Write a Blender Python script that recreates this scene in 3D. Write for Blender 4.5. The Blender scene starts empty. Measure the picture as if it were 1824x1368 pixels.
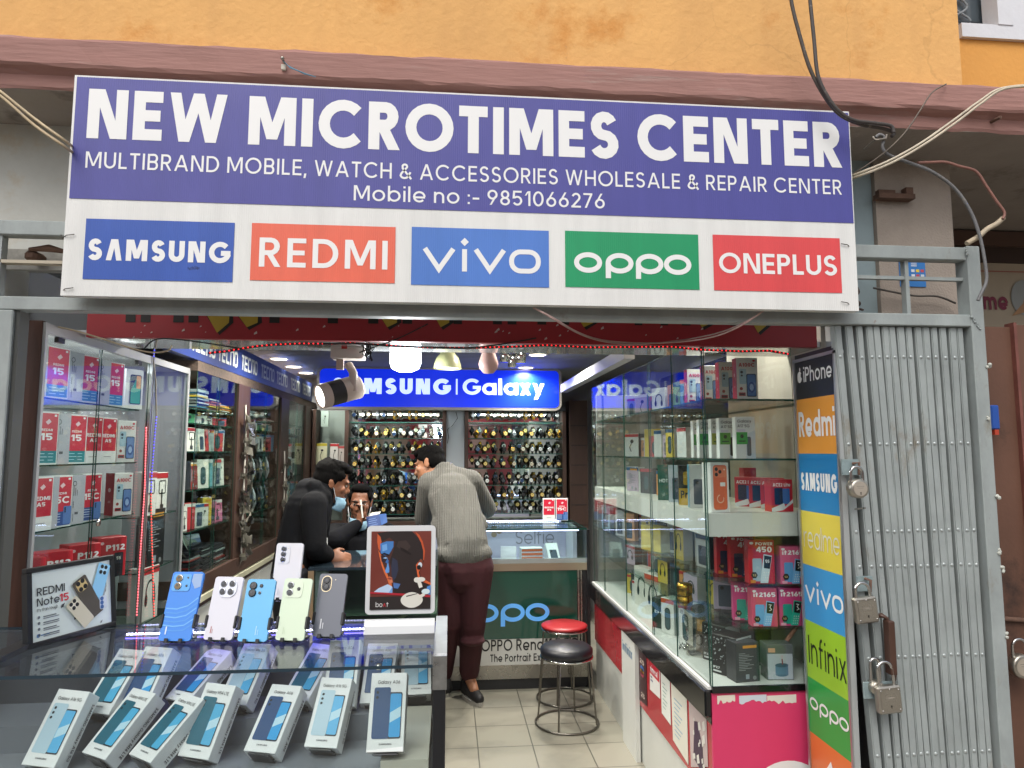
import bpy, bmesh, math, random
from mathutils import Matrix, Vector
SC = bpy.context.scene
COL = SC.collection
R = math.radians
rnd = random.Random(7)

# ------------------------------------------------------------------ camera
FPX, CX, CY, CAMZ = 1220.0, 912.0, 684.0, 1.6
TH = math.atan(121 / FPX)
PS = math.atan(112 / FPX * math.cos(TH))
cam = bpy.data.cameras.new('camera')
cam.sensor_width = 36
cam.lens = FPX / 1824 * 36
cam.clip_start = .05
cam.clip_end = 500
camo = bpy.data.objects.new('camera', cam)
camo.location = (0, 0, CAMZ)
camo.rotation_euler = (R(90) + TH, 0, -PS)
COL.objects.link(camo)
SC.camera = camo

# ------------------------------------------------------------------ world, sun, exposure
SUN_EL, SUN_AZ = 52, 205
w = bpy.data.worlds.new('World')
SC.world = w
w.use_nodes = True
nt = w.node_tree
sky = nt.nodes.new('ShaderNodeTexSky')
sky.sky_type = 'NISHITA'
sky.sun_disc = False
sky.sun_elevation = R(SUN_EL)
sky.sun_rotation = R(SUN_AZ)
sky.dust_density = 4
hs = nt.nodes.new('ShaderNodeHueSaturation')
hs.inputs['Saturation'].default_value = .42
nt.links.new(sky.outputs[0], hs.inputs['Color'])
nt.links.new(hs.outputs[0], nt.nodes['Background'].inputs[0])
nt.nodes['Background'].inputs[1].default_value = .15
sun = bpy.data.lights.new('sun', 'SUN')
sun.energy = .8
sun.angle = R(40)
sun.color = (1, .95, .88)
suno = bpy.data.objects.new('sun', sun)
_d = Vector((math.sin(R(SUN_AZ)) * math.cos(R(SUN_EL)), math.cos(R(SUN_AZ)) * math.cos(R(SUN_EL)), math.sin(R(SUN_EL))))
suno.rotation_euler = _d.to_track_quat('Z', 'Y').to_euler()
suno.location = (-3, -8, 12)
COL.objects.link(suno)
SC.view_settings.view_transform = 'Standard'
SC.view_settings.look = 'None'
SC.view_settings.gamma = 1
SC.view_settings.exposure = 0.36
cy = SC.cycles
cy.max_bounces = 9
cy.diffuse_bounces = 4
cy.glossy_bounces = 5
cy.transparent_max_bounces = 40
cy.sample_clamp_indirect = 5
cy.caustics_reflective = False
cy.caustics_refractive = False
cy.use_denoising = True

# ------------------------------------------------------------------ pixel (1824x1368) -> point on a plane
_st, _ct, _sp, _cp = math.sin(TH), math.cos(TH), math.sin(PS), math.cos(PS)
_F = Vector((_sp * _ct, _cp * _ct, _st)); _R = Vector((_cp, -_sp, 0)); _U = Vector((-_sp * _st, -_cp * _st, _ct))


def P(px, py, X=None, Y=None, Z=None):
    d = _F + _R * ((px - CX) / FPX) - _U * ((py - CY) / FPX)
    t = Y / d.y if Y is not None else X / d.x if X is not None else (Z - CAMZ) / d.z
    return Vector((0, 0, CAMZ)) + d * t


# ------------------------------------------------------------------ materials
def hx(s):
    s = s.lstrip('#')
    o = []
    for i in (0, 2, 4):
        c = int(s[i:i + 2], 16) / 255
        o.append(c / 12.92 if c <= .04045 else ((c + .055) / 1.055) ** 2.4)
    return (*o, 1)


_mats = {}


def M(col, rough=.5, metal=0, var=0, vscale=8, bump=0, bscale=60, emit=0, spec=.5, coat=0, stretch=None, dirt=None, detail=6, dirt2=None):
    """Principled material: base colour with noise variation (var), dirt colour in blotches, noise bump."""
    key = (col, rough, metal, var, vscale, bump, bscale, emit, spec, coat, stretch, dirt, detail, dirt2)
    if key in _mats:
        return _mats[key]
    m = bpy.data.materials.new('mat_' + str(col).strip('#') + '_%d' % len(_mats))
    m.use_nodes = True
    n, l = m.node_tree.nodes, m.node_tree.links
    b = n['Principled BSDF']
    c = hx(col)
    b.inputs['Base Color'].default_value = c
    b.inputs['Roughness'].default_value = rough
    b.inputs['Metallic'].default_value = metal
    b.inputs['Specular IOR Level'].default_value = spec
    b.inputs['Coat Weight'].default_value = coat
    b.inputs['Coat Roughness'].default_value = .06
    if emit:
        b.inputs['Emission Color'].default_value = c
        b.inputs['Emission Strength'].default_value = emit
    if var or bump or dirt:
        tc = n.new('ShaderNodeTexCoord')
        mp = n.new('ShaderNodeMapping')
        l.new(tc.outputs['Object'], mp.inputs[0])
        if stretch:
            mp.inputs['Scale'].default_value = stretch
        src = None
        if var:
            tx = n.new('ShaderNodeTexNoise')
            tx.inputs['Scale'].default_value = vscale
            tx.inputs['Detail'].default_value = detail
            tx.inputs['Roughness'].default_value = .65
            l.new(mp.outputs[0], tx.inputs['Vector'])
            rp = n.new('ShaderNodeMapRange')
            rp.inputs['From Min'].default_value = .28
            rp.inputs['From Max'].default_value = .72
            rp.inputs['To Min'].default_value = 1 - var
            rp.inputs['To Max'].default_value = 1 + var * .55
            l.new(tx.outputs['Fac'], rp.inputs['Value'])
            mx = n.new('ShaderNodeVectorMath')
            mx.operation = 'SCALE'
            mx.inputs[0].default_value = c[:3]
            l.new(rp.outputs[0], mx.inputs['Scale'])
            src = mx.outputs[0]
            r2 = n.new('ShaderNodeMapRange')
            r2.inputs['To Min'].default_value = max(0, rough - .12)
            r2.inputs['To Max'].default_value = min(1, rough + .12)
            l.new(tx.outputs['Fac'], r2.inputs['Value'])
            l.new(r2.outputs[0], b.inputs['Roughness'])
        for dd in [q for q in (dirt, dirt2) if q]:
            dc, ds, dlo = dd
            t2 = n.new('ShaderNodeTexNoise')
            t2.inputs['Scale'].default_value = ds
            t2.inputs['Detail'].default_value = 8
            t2.inputs['Roughness'].default_value = .7
            l.new(mp.outputs[0], t2.inputs['Vector'])
            rr = n.new('ShaderNodeMapRange')
            rr.inputs['From Min'].default_value = dlo
            rr.inputs['From Max'].default_value = dlo + .12
            l.new(t2.outputs['Fac'], rr.inputs['Value'])
            mm = n.new('ShaderNodeMix')
            mm.data_type = 'RGBA'
            mm.inputs[6].default_value = c
            mm.inputs[7].default_value = hx(dc)
            if src:
                l.new(src, mm.inputs[6])
            l.new(rr.outputs[0], mm.inputs[0])
            src = mm.outputs[2]
        if src:
            l.new(src, b.inputs['Base Color'])
        if bump:
            t3 = n.new('ShaderNodeTexNoise')
            t3.inputs['Scale'].default_value = bscale
            t3.inputs['Detail'].default_value = 5
            l.new(mp.outputs[0], t3.inputs['Vector'])
            bp = n.new('ShaderNodeBump')
            bp.inputs['Strength'].default_value = bump
            bp.inputs['Distance'].default_value = .004
            l.new(t3.outputs['Fac'], bp.inputs['Height'])
            l.new(bp.outputs[0], b.inputs['Normal'])
    _mats[key] = m
    return m


def GLASS(tint='f2f7f5', refl=.05, name='glass', rough=0.0, dust=0, k=.55):
    key = ('g', tint, refl, rough, dust, k)
    if key in _mats:
        return _mats[key]
    m = bpy.data.materials.new('mat_' + name + '_%d' % len(_mats))
    m.use_nodes = True
    n, l = m.node_tree.nodes, m.node_tree.links
    n.remove(n['Principled BSDF'])
    out = n['Material Output']
    tr = n.new('ShaderNodeBsdfTransparent'); tr.inputs[0].default_value = tuple(q ** .5 for q in hx(tint))
    gl = n.new('ShaderNodeBsdfGlossy'); gl.inputs['Roughness'].default_value = rough
    lw = n.new('ShaderNodeLayerWeight'); lw.inputs[0].default_value = .5
    pw = n.new('ShaderNodeMath'); pw.operation = 'POWER'; pw.inputs[1].default_value = 5
    ml = n.new('ShaderNodeMath'); ml.operation = 'MULTIPLY_ADD'; ml.inputs[1].default_value = k; ml.inputs[2].default_value = refl
    l.new(lw.outputs['Facing'], pw.inputs[0]); l.new(pw.outputs[0], ml.inputs[0])
    mx = n.new('ShaderNodeMixShader')
    l.new(ml.outputs[0], mx.inputs[0]); l.new(tr.outputs[0], mx.inputs[1]); l.new(gl.outputs[0], mx.inputs[2])
    last = mx
    if dust:
        df = n.new('ShaderNodeBsdfDiffuse'); df.inputs[0].default_value = hx('b9b8ae')
        tc = n.new('ShaderNodeTexCoord'); tx = n.new('ShaderNodeTexNoise'); tx.inputs['Scale'].default_value = 7; tx.inputs['Detail'].default_value = 7
        l.new(tc.outputs['Object'], tx.inputs['Vector'])
        mr = n.new('ShaderNodeMapRange'); mr.inputs['From Min'].default_value = .4; mr.inputs['From Max'].default_value = .85; mr.inputs['To Max'].default_value = dust
        l.new(tx.outputs['Fac'], mr.inputs['Value'])
        m2 = n.new('ShaderNodeMixShader')
        l.new(mr.outputs[0], m2.inputs[0]); l.new(mx.outputs[0], m2.inputs[1]); l.new(df.outputs[0], m2.inputs[2])
        last = m2
    l.new(last.outputs[0], out.inputs[0])
    _mats[key] = m
    return m


# ------------------------------------------------------------------ mesh builder
class MB:
    def __init__(s):
        s.v, s.f, s.fm, s.sm, s.mats, s.M, s.T = [], [], [], [], [], None, 0

    def mi(s, m):
        if m not in s.mats:
            s.mats.append(m)
        return s.mats.index(m)

    def add(s, vs, fs, m, smooth=False):
        k, i = len(s.v), s.mi(m)
        s.v += [s.M @ Vector(p) for p in vs] if s.M else [Vector(p) for p in vs]
        for f in fs:
            s.f.append([a + k for a in f]); s.fm.append(i); s.sm.append(smooth)

    def frame(s, O, u, v):
        u = Vector(u).normalized(); v = Vector(v); v = (v - u * v.dot(u)).normalized(); n = u.cross(v)
        s.M = Matrix((( u.x, v.x, n.x, O[0]), (u.y, v.y, n.y, O[1]), (u.z, v.z, n.z, O[2]), (0, 0, 0, 1)))
        return s

    def bx(s, x0, x1, y0, y1, z0, z1, m, c=0):
        if c <= 0:
            s.add([(x0, y0, z0), (x1, y0, z0), (x1, y1, z0), (x0, y1, z0), (x0, y0, z1), (x1, y0, z1), (x1, y1, z1), (x0, y1, z1)],
                  [(0, 3, 2, 1), (4, 5, 6, 7), (0, 1, 5, 4), (1, 2, 6, 5), (2, 3, 7, 6), (3, 0, 4, 7)], m)
            return s
        vs, idx = [], {}
        X, Y, Z = (x0, x1), (y0, y1), (z0, z1)
        for i in (0, 1):
            for j in (0, 1):
                for k in (0, 1):
                    sx, sy, sz = (1, -1)[i], (1, -1)[j], (1, -1)[k]
                    for a, q in enumerate(((X[i], Y[j] + sy * c, Z[k] + sz * c), (X[i] + sx * c, Y[j], Z[k] + sz * c), (X[i] + sx * c, Y[j] + sy * c, Z[k]))):
                        idx[i, j, k, a] = len(vs); vs.append(q)
        g = lambda i, j, k, a: idx[i, j, k, a]
        fs = []
        for i in (0, 1):
            q = [g(i, 0, 0, 0), g(i, 1, 0, 0), g(i, 1, 1, 0), g(i, 0, 1, 0)]; fs.append(q if i else q[::-1])
            q = [g(0, i, 0, 1), g(1, i, 0, 1), g(1, i, 1, 1), g(0, i, 1, 1)]; fs.append(q[::-1] if i else q)
            q = [g(0, 0, i, 2), g(1, 0, i, 2), g(1, 1, i, 2), g(0, 1, i, 2)]; fs.append(q if i else q[::-1])
        for i in (0, 1):
            for j in (0, 1):
                q = [g(i, j, 0, 0), g(i, j, 1, 0), g(i, j, 1, 1), g(i, j, 0, 1)]; fs.append(q if i == j else q[::-1])
                q = [g(i, 0, j, 0), g(i, 1, j, 0), g(i, 1, j, 2), g(i, 0, j, 2)]; fs.append(q[::-1] if i == j else q)
                q = [g(0, i, j, 1), g(1, i, j, 1), g(1, i, j, 2), g(0, i, j, 2)]; fs.append(q if i == j else q[::-1])
                for k in (0, 1):
                    q = [g(i, j, k, 0), g(i, j, k, 1), g(i, j, k, 2)]; fs.append(q if (i + j + k) % 2 else q[::-1])
        s.add(vs, fs, m)
        return s

    def poly(s, pts, m, z=0):
        s.add([(p[0], p[1], p[2] if len(p) > 2 else z) for p in pts], [tuple(range(len(pts)))], m)
        return s

    def rect(s, x0, y0, x1, y1, m, z=.0006):
        return s.poly([(x0, y0), (x1, y0), (x1, y1), (x0, y1)], m, z)

    def rrect(s, x0, y0, x1, y1, r, m, z=.0006, n=4):
        return s.poly(rr_pts(x0, y0, x1, y1, r, n), m, z)

    def ell(s, cx, cy, rx, ry, m, z=.0006, n=20, a0=0, a1=360):
        full = abs(a1 - a0) >= 360
        return s.poly([(cx + rx * math.cos(R(a0 + (a1 - a0) * i / n)), cy + ry * math.sin(R(a0 + (a1 - a0) * i / n))) for i in range(n if full else n + 1)], m, z)

    def stroke(s, pts, w, m, z=.0006, closed=False):
        pts = [Vector((p[0], p[1])) for p in pts]
        if closed and (pts[0] - pts[-1]).length < 1e-7:
            pts.pop()
        n = len(pts)
        L, Rr = [], []
        for i in range(n):
            a = pts[i] - pts[i - 1] if (i or closed) else None
            b = pts[(i + 1) % n] - pts[i] if (i < n - 1 or closed) else None
            ds = [q.normalized() for q in (a, b) if q is not None and q.length > 1e-9]
            if not ds:
                ds = [Vector((1, 0))]
            t = ds[0] + ds[-1]
            t = t.normalized() if t.length > 1e-6 else ds[0]
            nn = Vector((-t.y, t.x))
            k = w / 2 / max(.35, abs(nn.dot(Vector((-ds[0].y, ds[0].x)))))
            L.append(pts[i] + nn * k); Rr.append(pts[i] - nn * k)
        vs = [(p.x, p.y, z) for p in L] + [(p.x, p.y, z) for p in Rr]
        fs = [(i, n + i, n + (i + 1) % n, (i + 1) % n) for i in range(n if closed else n - 1)]
        s.add(vs, fs, m)
        return s

    def tube(s, pts, r, m, n=8, closed=False, caps=True, smooth=True):
        pts = [Vector(p) for p in pts]
        N = len(pts)
        rs = r if isinstance(r, (list, tuple)) else [r] * N
        vs, fs = [], []
        up = Vector((.31, .17, .93))
        for i, p in enumerate(pts):
            t = (pts[(i + 1) % N] - pts[i - 1]) if closed else (pts[min(i + 1, N - 1)] - pts[max(i - 1, 0)])
            if t.length < 1e-9:
                t = Vector((0, 0, 1))
            t.normalize()
            a = t.cross(up)
            if a.length < .05:
                a = t.cross(Vector((1, 0, 0)))
            a.normalize(); b = t.cross(a)
            up = a.cross(t) if False else up
            for k in range(n):
                q = 2 * math.pi * k / n
                vs.append(p + (a * math.cos(q) + b * math.sin(q)) * rs[i])
        for i in range(N if closed else N - 1):
            for k in range(n):
                i2, k2 = (i + 1) % N, (k + 1) % n
                fs.append((i * n + k, i * n + k2, i2 * n + k2, i2 * n + k))
        s.add(vs, fs, m, smooth)
        if caps and not closed:
            s.add(vs[:n], [tuple(range(n))[::-1]], m)
            s.add(vs[-n:], [tuple(range(n))], m)
        return s

    def lathe(s, prof, m, n=24, smooth=True, O=(0, 0, 0), axis='z'):
        vs, fs = [], []
        k = len(prof)
        for i in range(n):
            a = 2 * math.pi * i / n
            for r, z in prof:
                q = (r * math.cos(a), r * math.sin(a), z)
                if axis == 'y':
                    q = (q[0], q[2], -q[1])
                elif axis == 'x':
                    q = (q[2], q[0], q[1])
                vs.append((q[0] + O[0], q[1] + O[1], q[2] + O[2]))
        for i in range(n):
            for j in range(k - 1):
                i2 = (i + 1) % n
                fs.append((i * k + j, i2 * k + j, i2 * k + j + 1, i * k + j + 1))
        s.add(vs, fs, m, smooth)
        return s

    def prism(s, pts, z0, z1, m):
        n = len(pts)
        s.add([(p[0], p[1], z0) for p in pts] + [(p[0], p[1], z1) for p in pts],
              [tuple(range(n))[::-1], tuple(range(n, 2 * n))] + [(i, (i + 1) % n, n + (i + 1) % n, n + i) for i in range(n)], m)
        return s

    def sphere(s, c, r, m, n=12, sc=(1, 1, 1)):
        k = n // 2 + 1
        s2 = [(math.sin(math.pi * j / (k - 1)), -math.cos(math.pi * j / (k - 1))) for j in range(k)]
        vs, fs = [], []
        for i in range(n):
            a = 2 * math.pi * i / n
            for q, z in s2:
                vs.append((c[0] + r * sc[0] * q * math.cos(a), c[1] + r * sc[1] * q * math.sin(a), c[2] + r * sc[2] * z))
        for i in range(n):
            for j in range(k - 1):
                i2 = (i + 1) % n
                fs.append((i * k + j, i2 * k + j, i2 * k + j + 1, i * k + j + 1))
        s.add(vs, fs, m, True)
        return s

    def text(s, t, x, y, h, m, w=.16, width=None, align='l', track=.12, z=.0008, space=.34):
        """Stroke lettering: cap height h, baseline y, stem width w (of cap height)."""
        prims, X = [], 0
        for ch in t:
            if ch == ' ':
                X += space; continue
            gw, pr = glyph(ch, w)
            prims.append((X, pr)); X += gw + track
        X -= track
        sx = h if width is None else width / X
        W = X * sx
        ox = x - (W if align == 'r' else W / 2 if align == 'c' else 0)
        k = 0
        for gx, pr in prims:
            for p in pr:
                k += 1
                zz = z + (k % 4) * .00005
                f = lambda q: (ox + (q[0] + gx) * sx, y + q[1] * h)
                if p[0] == 'q':
                    s.poly([f(q) for q in p[1]], m, zz)
                else:
                    L, Rr, cl = strip(p[1], w, p[2])
                    n = len(L)
                    s.add([(*f(q), zz) for q in L] + [(*f(q), zz) for q in Rr], [(i, n + i, n + (i + 1) % n, (i + 1) % n) for i in range(n if cl else n - 1)], m)
        return W

    def build(s, name, parent=None, loc=None, rot=None, fix=False, bevel=0):
        me = bpy.data.meshes.new(name)
        me.from_pydata([tuple(p) for p in s.v], [], s.f)
        for m in s.mats:
            me.materials.append(m)
        me.polygons.foreach_set('material_index', s.fm)
        me.polygons.foreach_set('use_smooth', s.sm)
        me.update()
        o = bpy.data.objects.new(name, me)
        COL.objects.link(o)
        if parent:
            o.parent = parent
        if loc is not None:
            o.location = loc
        if rot is not None:
            o.rotation_euler = rot
        return o


def rr_pts(x0, y0, x1, y1, r, n=4):
    o = []
    for cx, cy, a in ((x1 - r, y0 + r, -90), (x1 - r, y1 - r, 0), (x0 + r, y1 - r, 90), (x0 + r, y0 + r, 180)):
        o += [(cx + r * math.cos(R(a + 90 * i / n)), cy + r * math.sin(R(a + 90 * i / n))) for i in range(n + 1)]
    return o


def strip(pts, w, closed):
    pts = [Vector((p[0], p[1])) for p in pts]
    if closed and (pts[0] - pts[-1]).length < 1e-6:
        pts.pop()
    n = len(pts)
    L, Q = [], []
    for i in range(n):
        ds = []
        if i or closed:
            ds.append((pts[i] - pts[i - 1]).normalized())
        if i < n - 1 or closed:
            ds.append((pts[(i + 1) % n] - pts[i]).normalized())
        t = ds[0] + ds[-1]
        t = t.normalized() if t.length > 1e-6 else ds[0]
        nn = Vector((-t.y, t.x))
        k = w / 2 / max(.4, abs(nn.dot(Vector((-ds[0].y, ds[0].x)))))
        L.append(pts[i] + nn * k); Q.append(pts[i] - nn * k)
    return L, Q, closed


def arc(cx, cy, rx, ry, a0, a1, n=None):
    n = n or max(4, int(abs(a1 - a0) / 18))
    return [(cx + rx * math.cos(R(a0 + (a1 - a0) * i / n)), cy + ry * math.sin(R(a0 + (a1 - a0) * i / n))) for i in range(n + 1)]


def glyph(c, w):
    h = w / 2
    xh = .74
    V = lambda x, y0, y1: ('q', [(x - h, y0), (x + h, y0), (x + h, y1), (x - h, y1)])
    Hh = lambda y, x0, x1: ('q', [(x0, y - h), (x1, y - h), (x1, y + h), (x0, y + h)])

    def D(x0, y0, x1, y1, k=1.0):
        t = h * k * math.hypot(x1 - x0, y1 - y0) / abs(y1 - y0)
        q = [(x0 - t, y0), (x0 + t, y0), (x1 + t, y1), (x1 - t, y1)]
        return ('q', q if y1 > y0 else q[::-1])
    S = lambda pts, cl=False: ('s', pts, cl)
    ring = lambda cx, cy, rx, ry: S(arc(cx, cy, rx, ry, 0, 360, 24), True)
    if c == 'A': return .86, [D(h * 1.1, 0, .43 - h * .1, 1, .95), D(.86 - h * 1.1, 0, .43 + h * .1, 1, .95), Hh(.3, .22, .64)]
    if c == 'Λ': return .72, [D(h * 1.1, 0, .36 - h * .3, 1, .95), D(.72 - h * 1.1, 0, .36 + h * .3, 1, .95)]
    if c == 'B': return .64, [V(h, 0, 1), S([(w * .9, 1 - h)] + arc(.38, .75 - h / 2 + .01, .22 - h + .02, .25 - h / 2, 90, -90, 8) + [(w * .9, .5 + .01)]), S([(w * .9, .5)] + arc(.4, .25 + h / 2, .24 - h, .25 - h / 2, 90, -90, 8) + [(w * .9, h)])]
    if c == 'C': return .9, [S(arc(.5, .5, .5 - h, .5 + .01 - h, 42, 318, 18))]
    if c == 'D': return .78, [V(h, 0, 1), S([(w * .9, 1 - h)] + arc(.33, .5, .45 - h, .5 - h, 90, -90, 12) + [(w * .9, h)])]
    if c == 'E': return .56, [V(h, 0, 1), Hh(1 - h, w, .56), Hh(.5, w, .52), Hh(h, w, .56)]
    if c == 'F': return .54, [V(h, 0, 1), Hh(1 - h, w, .54), Hh(.5, w, .48)]
    if c == 'G': return .94, [S(arc(.5, .5, .5 - h, .51 - h, 42, 340, 18) + [(1 - w * .6 - .02, .46)]), Hh(.46, .54, .97)]
    if c == 'H': return .72, [V(h, 0, 1), V(.72 - h, 0, 1), Hh(.5, w, .72 - w)]
    if c == 'I': return w, [V(h, 0, 1)]
    if c == 'J': return .46, [S([(.46 - h, 1)] + arc(.22, .26, .24 - h, .26 - h, 0, -160, 8))]
    if c == 'K': return .68, [V(h, 0, 1), D(w + .0, .4, .6 - h, 1, .8), D(.66 - h, 0, w + .1, .58, .8)]
    if c == 'L': return .5, [V(h, 0, 1), Hh(h, w, .5)]
    if c == 'M': return .94, [V(h, 0, 1), V(.94 - h, 0, 1), D(.47, .12, w * .9, 1, .9), D(.47, .12, .94 - w * .9, 1, .9)]
    if c == 'N': return .76, [V(h, 0, 1), V(.76 - h, 0, 1), D(.76 - w * .9, 0, w * .9, 1, .9)]
    if c == 'O': return 1.0, [ring(.5, .5, .5 - h, .51 - h)]
    if c == 'P': return .6, [V(h, 0, 1), S([(w * .9, 1 - h)] + arc(.34, .7, .26 - h, .3 - h, 90, -90, 8) + [(w * .9, .4 + h)])]
    if c == 'Q': return 1.0, [ring(.5, .5, .5 - h, .51 - h), D(.92 - h, -.03, .6, .34, .8)]
    if c == 'R': return .64, [V(h, 0, 1), S([(w * .9, 1 - h)] + arc(.34, .7, .27 - h, .3 - h, 90, -90, 8) + [(w * .9, .4 + h)]), D(.64 - h, 0, .3, .46, .95)]
    if c == 'S':
        r = (1.02 - w) / 4
        return .62, [S(arc(.31, .5 + r, .29 - h, r, 22, 270, 10)[:-1] + arc(.31, .5 - r, .31 - h, r, 90, -158, 10))]
    if c == 'T': return .6, [V(.3, 0, 1 - w), Hh(1 - h, 0, .6)]
    if c == 'U': return .7, [S([(h, 1)] + arc(.35, .35, .35 - h, .35 - h, 180, 360, 10) + [(.7 - h, 1)])]
    if c == 'V': return .8, [D(.4 - h * .1, 0, h * 1.1, 1, .95), D(.4 + h * .1, 0, .8 - h * 1.1, 1, .95)]
    if c == 'W': return 1.16, [D(.32, 0, h * 1.1, 1, .9), D(.32, 0, .58, 1, .9), D(.84, 0, .58, 1, .9), D(.84, 0, 1.16 - h * 1.1, 1, .9)]
    if c == 'X': return .74, [D(h * 1.2, 0, .74 - h * 1.2, 1, .95), D(.74 - h * 1.2, 0, h * 1.2, 1, .95)]
    if c == 'Y': return .74, [D(.37, .42, h * 1.1, 1, .95), D(.37, .42, .74 - h * 1.1, 1, .95), V(.37, 0, .46)]
    if c == 'Z': return .66, [Hh(1 - h, .02, .64), Hh(h, 0, .66), D(h * 1.5, w * .8, .64 - h * 1.5, 1 - w * .8)]
    if c == '0': return .66, [ring(.33, .5, .33 - h, .51 - h)]
    if c == '1': return .34, [V(.34 - h, 0, 1), D(.04, .76 - h, .34 - w, 1 - h * .3, .7)]
    if c == '2': return .6, [S(arc(.3, .7, .28 - h, .3 - h, 165, -38, 9) + [(w * .55, h)]), Hh(h, 0, .6)]
    if c == '3': return .6, [S(arc(.3, .75 - h / 2, .26 - h, .25 - h / 2, 150, -90, 9)), S(arc(.3, .27 + h / 4, .3 - h, .27 - h * .75, 90, -155, 9))]
    if c == '4': return .68, [V(.5, 0, 1), Hh(.3, 0, .68), D(.08, .3, .46, 1, .85)]
    if c == '5': return .6, [Hh(1 - h, .08, .56), S([(.1, 1)] + [(.07, .54)] + arc(.29, .33, .31 - h, .33 - h, 125, -150, 10))]
    if c == '6': return .62, [ring(.31, .32, .31 - h, .33 - h), D(.09 + h * .3, .4, .42, 1, .85)]
    if c == '7': return .56, [Hh(1 - h, 0, .56), D(.14, 0, .56 - h * 1.1, 1 - w * .8, .95)]
    if c == '8': return .6, [ring(.3, .74 - h / 3, .26 - h, .26 - h * .6), ring(.3, .27, .3 - h, .28 - h)]
    if c == '9': return .62, [ring(.31, .68, .31 - h, .33 - h), D(.2, 0, .53 - h * .3, .6, .85)]
    if c == '&': return .8, [S([(.76, 0), (.2, .68)] + arc(.33, .8, .15, .2 - h, 190, -25, 8)[1:] + [(.1 + h * .3, .36)] + arc(.32, .26, .32 - h, .26 - h, 170, 330, 8)[1:] + [(.7, .45)])]
    if c == '-': return .4, [Hh(.38, 0, .4)]
    if c == ':': return w * 1.1, [V(h, 0, w * 1.05), V(h, .5, .5 + w * 1.05)]
    if c == '.': return w, [V(h, 0, w)]
    if c == ',': return w, [D(h * .4, -.16, h * 1.2, w, 1)]
    if c == '|': return w * .5, [V(h, -.12, 1.1)]
    if c == "'": return w, [V(h, .7, 1)]
    if c == '+': return .5, [Hh(.4, 0, .5), V(.25, .15, .65)]
    r = xh / 2
    if c in 'oae cdbpqg'.replace(' ', ''):
        W = .76
        rg = ring(W / 2, r, W / 2 - h, r + .01 - h)
        st = W - h
        if c == 'o': return W, [rg]
        if c == 'a': return W, [rg, V(st, 0, xh)]
        if c == 'd': return W, [rg, V(st, 0, 1.04)]
        if c == 'b': return W, [rg, V(h, 0, 1.04)]
        if c == 'p': return W, [rg, V(h, -.28, xh)]
        if c == 'q': return W, [rg, V(st, -.28, xh)]
        if c == 'g': return W, [rg, S([(st, xh)] + arc(W / 2, -.02, W / 2 - h, .27 - h, 0, -155, 9))]
        if c == 'c': return W * .9, [S(arc(W / 2, r, W / 2 - h, r + .01 - h, 42, 318, 14))]
        if c == 'e': return W, [S(arc(W / 2, r, W / 2 - h, r + .01 - h, 0, 318, 14)), Hh(r - h * .6, h, W - h * .5)]
    if c == 'f': return .4, [S([(.14, 0), (.14, .82)] + arc(.14 + .2 - h * .5, .84, .2 - h * .5, .2 - h * .5, 180, 80, 5)), Hh(xh - h, 0, .38)]
    if c in 'hnmru':
        if c == 'u': return .62, [S([(h, xh)] + arc(.31, .31, .31 - h, .31 - h, 180, 360, 9)), V(.62 - h, 0, xh)]
        if c == 'r': return .4, [V(h, 0, xh), S(arc(.36, xh - .36, .36 - h, .36 - h, 175, 80, 6))]
        ar = lambda x: S(arc(x + .31, xh - .31, .31 - h, .31 - h, 180, 0, 9) + [(x + .62 - h, 0)])
        if c == 'm': return 1.24 - w, [V(h, 0, xh), ar(0), ar(.62 - w)]
        return .62, [V(h, 0, 1.04 if c == 'h' else xh), ar(0)]
    if c == 'i': return w, [V(h, 0, xh), V(h, .9, .9 + w)]
    if c == 'j': return w + .1, [V(h + .1, -.2, xh), V(h + .1, .9, .9 + w)]
    if c == 'l': return w, [V(h, 0, 1.04)]
    if c == 'k': return .58, [V(h, 0, 1.04), D(w, .28, .52 - h, xh, .8), D(.56 - h, 0, w + .08, .42, .8)]
    if c == 's':
        q = (xh + .02 - w) / 4
        return .5, [S(arc(.25, xh / 2 + q, .24 - h, q, 25, 270, 8)[:-1] + arc(.25, xh / 2 - q, .25 - h, q, 90, -155, 8))]
    if c == 't': return .4, [V(.16, 0, .96), Hh(xh - h, 0, .4)]
    if c == 'v': return .62, [D(.31, 0, h * 1.1, xh, .95), D(.31, 0, .62 - h * 1.1, xh, .95)]
    if c == 'w': return .94, [D(.26, 0, h * 1.1, xh, .9), D(.26, 0, .47, xh, .9), D(.68, 0, .47, xh, .9), D(.68, 0, .94 - h * 1.1, xh, .9)]
    if c == 'x': return .6, [D(h * 1.2, 0, .6 - h * 1.2, xh), D(.6 - h * 1.2, 0, h * 1.2, xh)]
    if c == 'y': return .64, [D(.32, 0, h * 1.1, xh, .95), D(.16, -.28, .64 - h * 1.1, xh, .95)]
    if c == 'z': return .52, [Hh(xh - h, 0, .52), Hh(h, 0, .52), D(h * 1.4, w * .8, .52 - h * 1.4, xh - w * .8)]
    return .5, [V(.25, 0, .6)]


# ------------------------------------------------------------------ things
def tag(o, label=None, cat=None, group=None, kind=None):
    if label: o['label'] = label
    if cat: o['category'] = cat
    if group: o['group'] = group
    if kind: o['kind'] = kind
    return o


def thing(name, label, cat, loc=(0, 0, 0), rot=(0, 0, 0), group=None):
    o = bpy.data.objects.new(name, None)
    o.empty_display_size = .05
    COL.objects.link(o)
    o.location = loc
    o.rotation_euler = rot
    return tag(o, label, cat, group)


def copy_tree(o, parent=None):
    c = o.copy()
    COL.objects.link(c)
    if parent: c.parent = parent
    for ch in list(o.children):
        copy_tree(ch, c)
    return c


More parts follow.
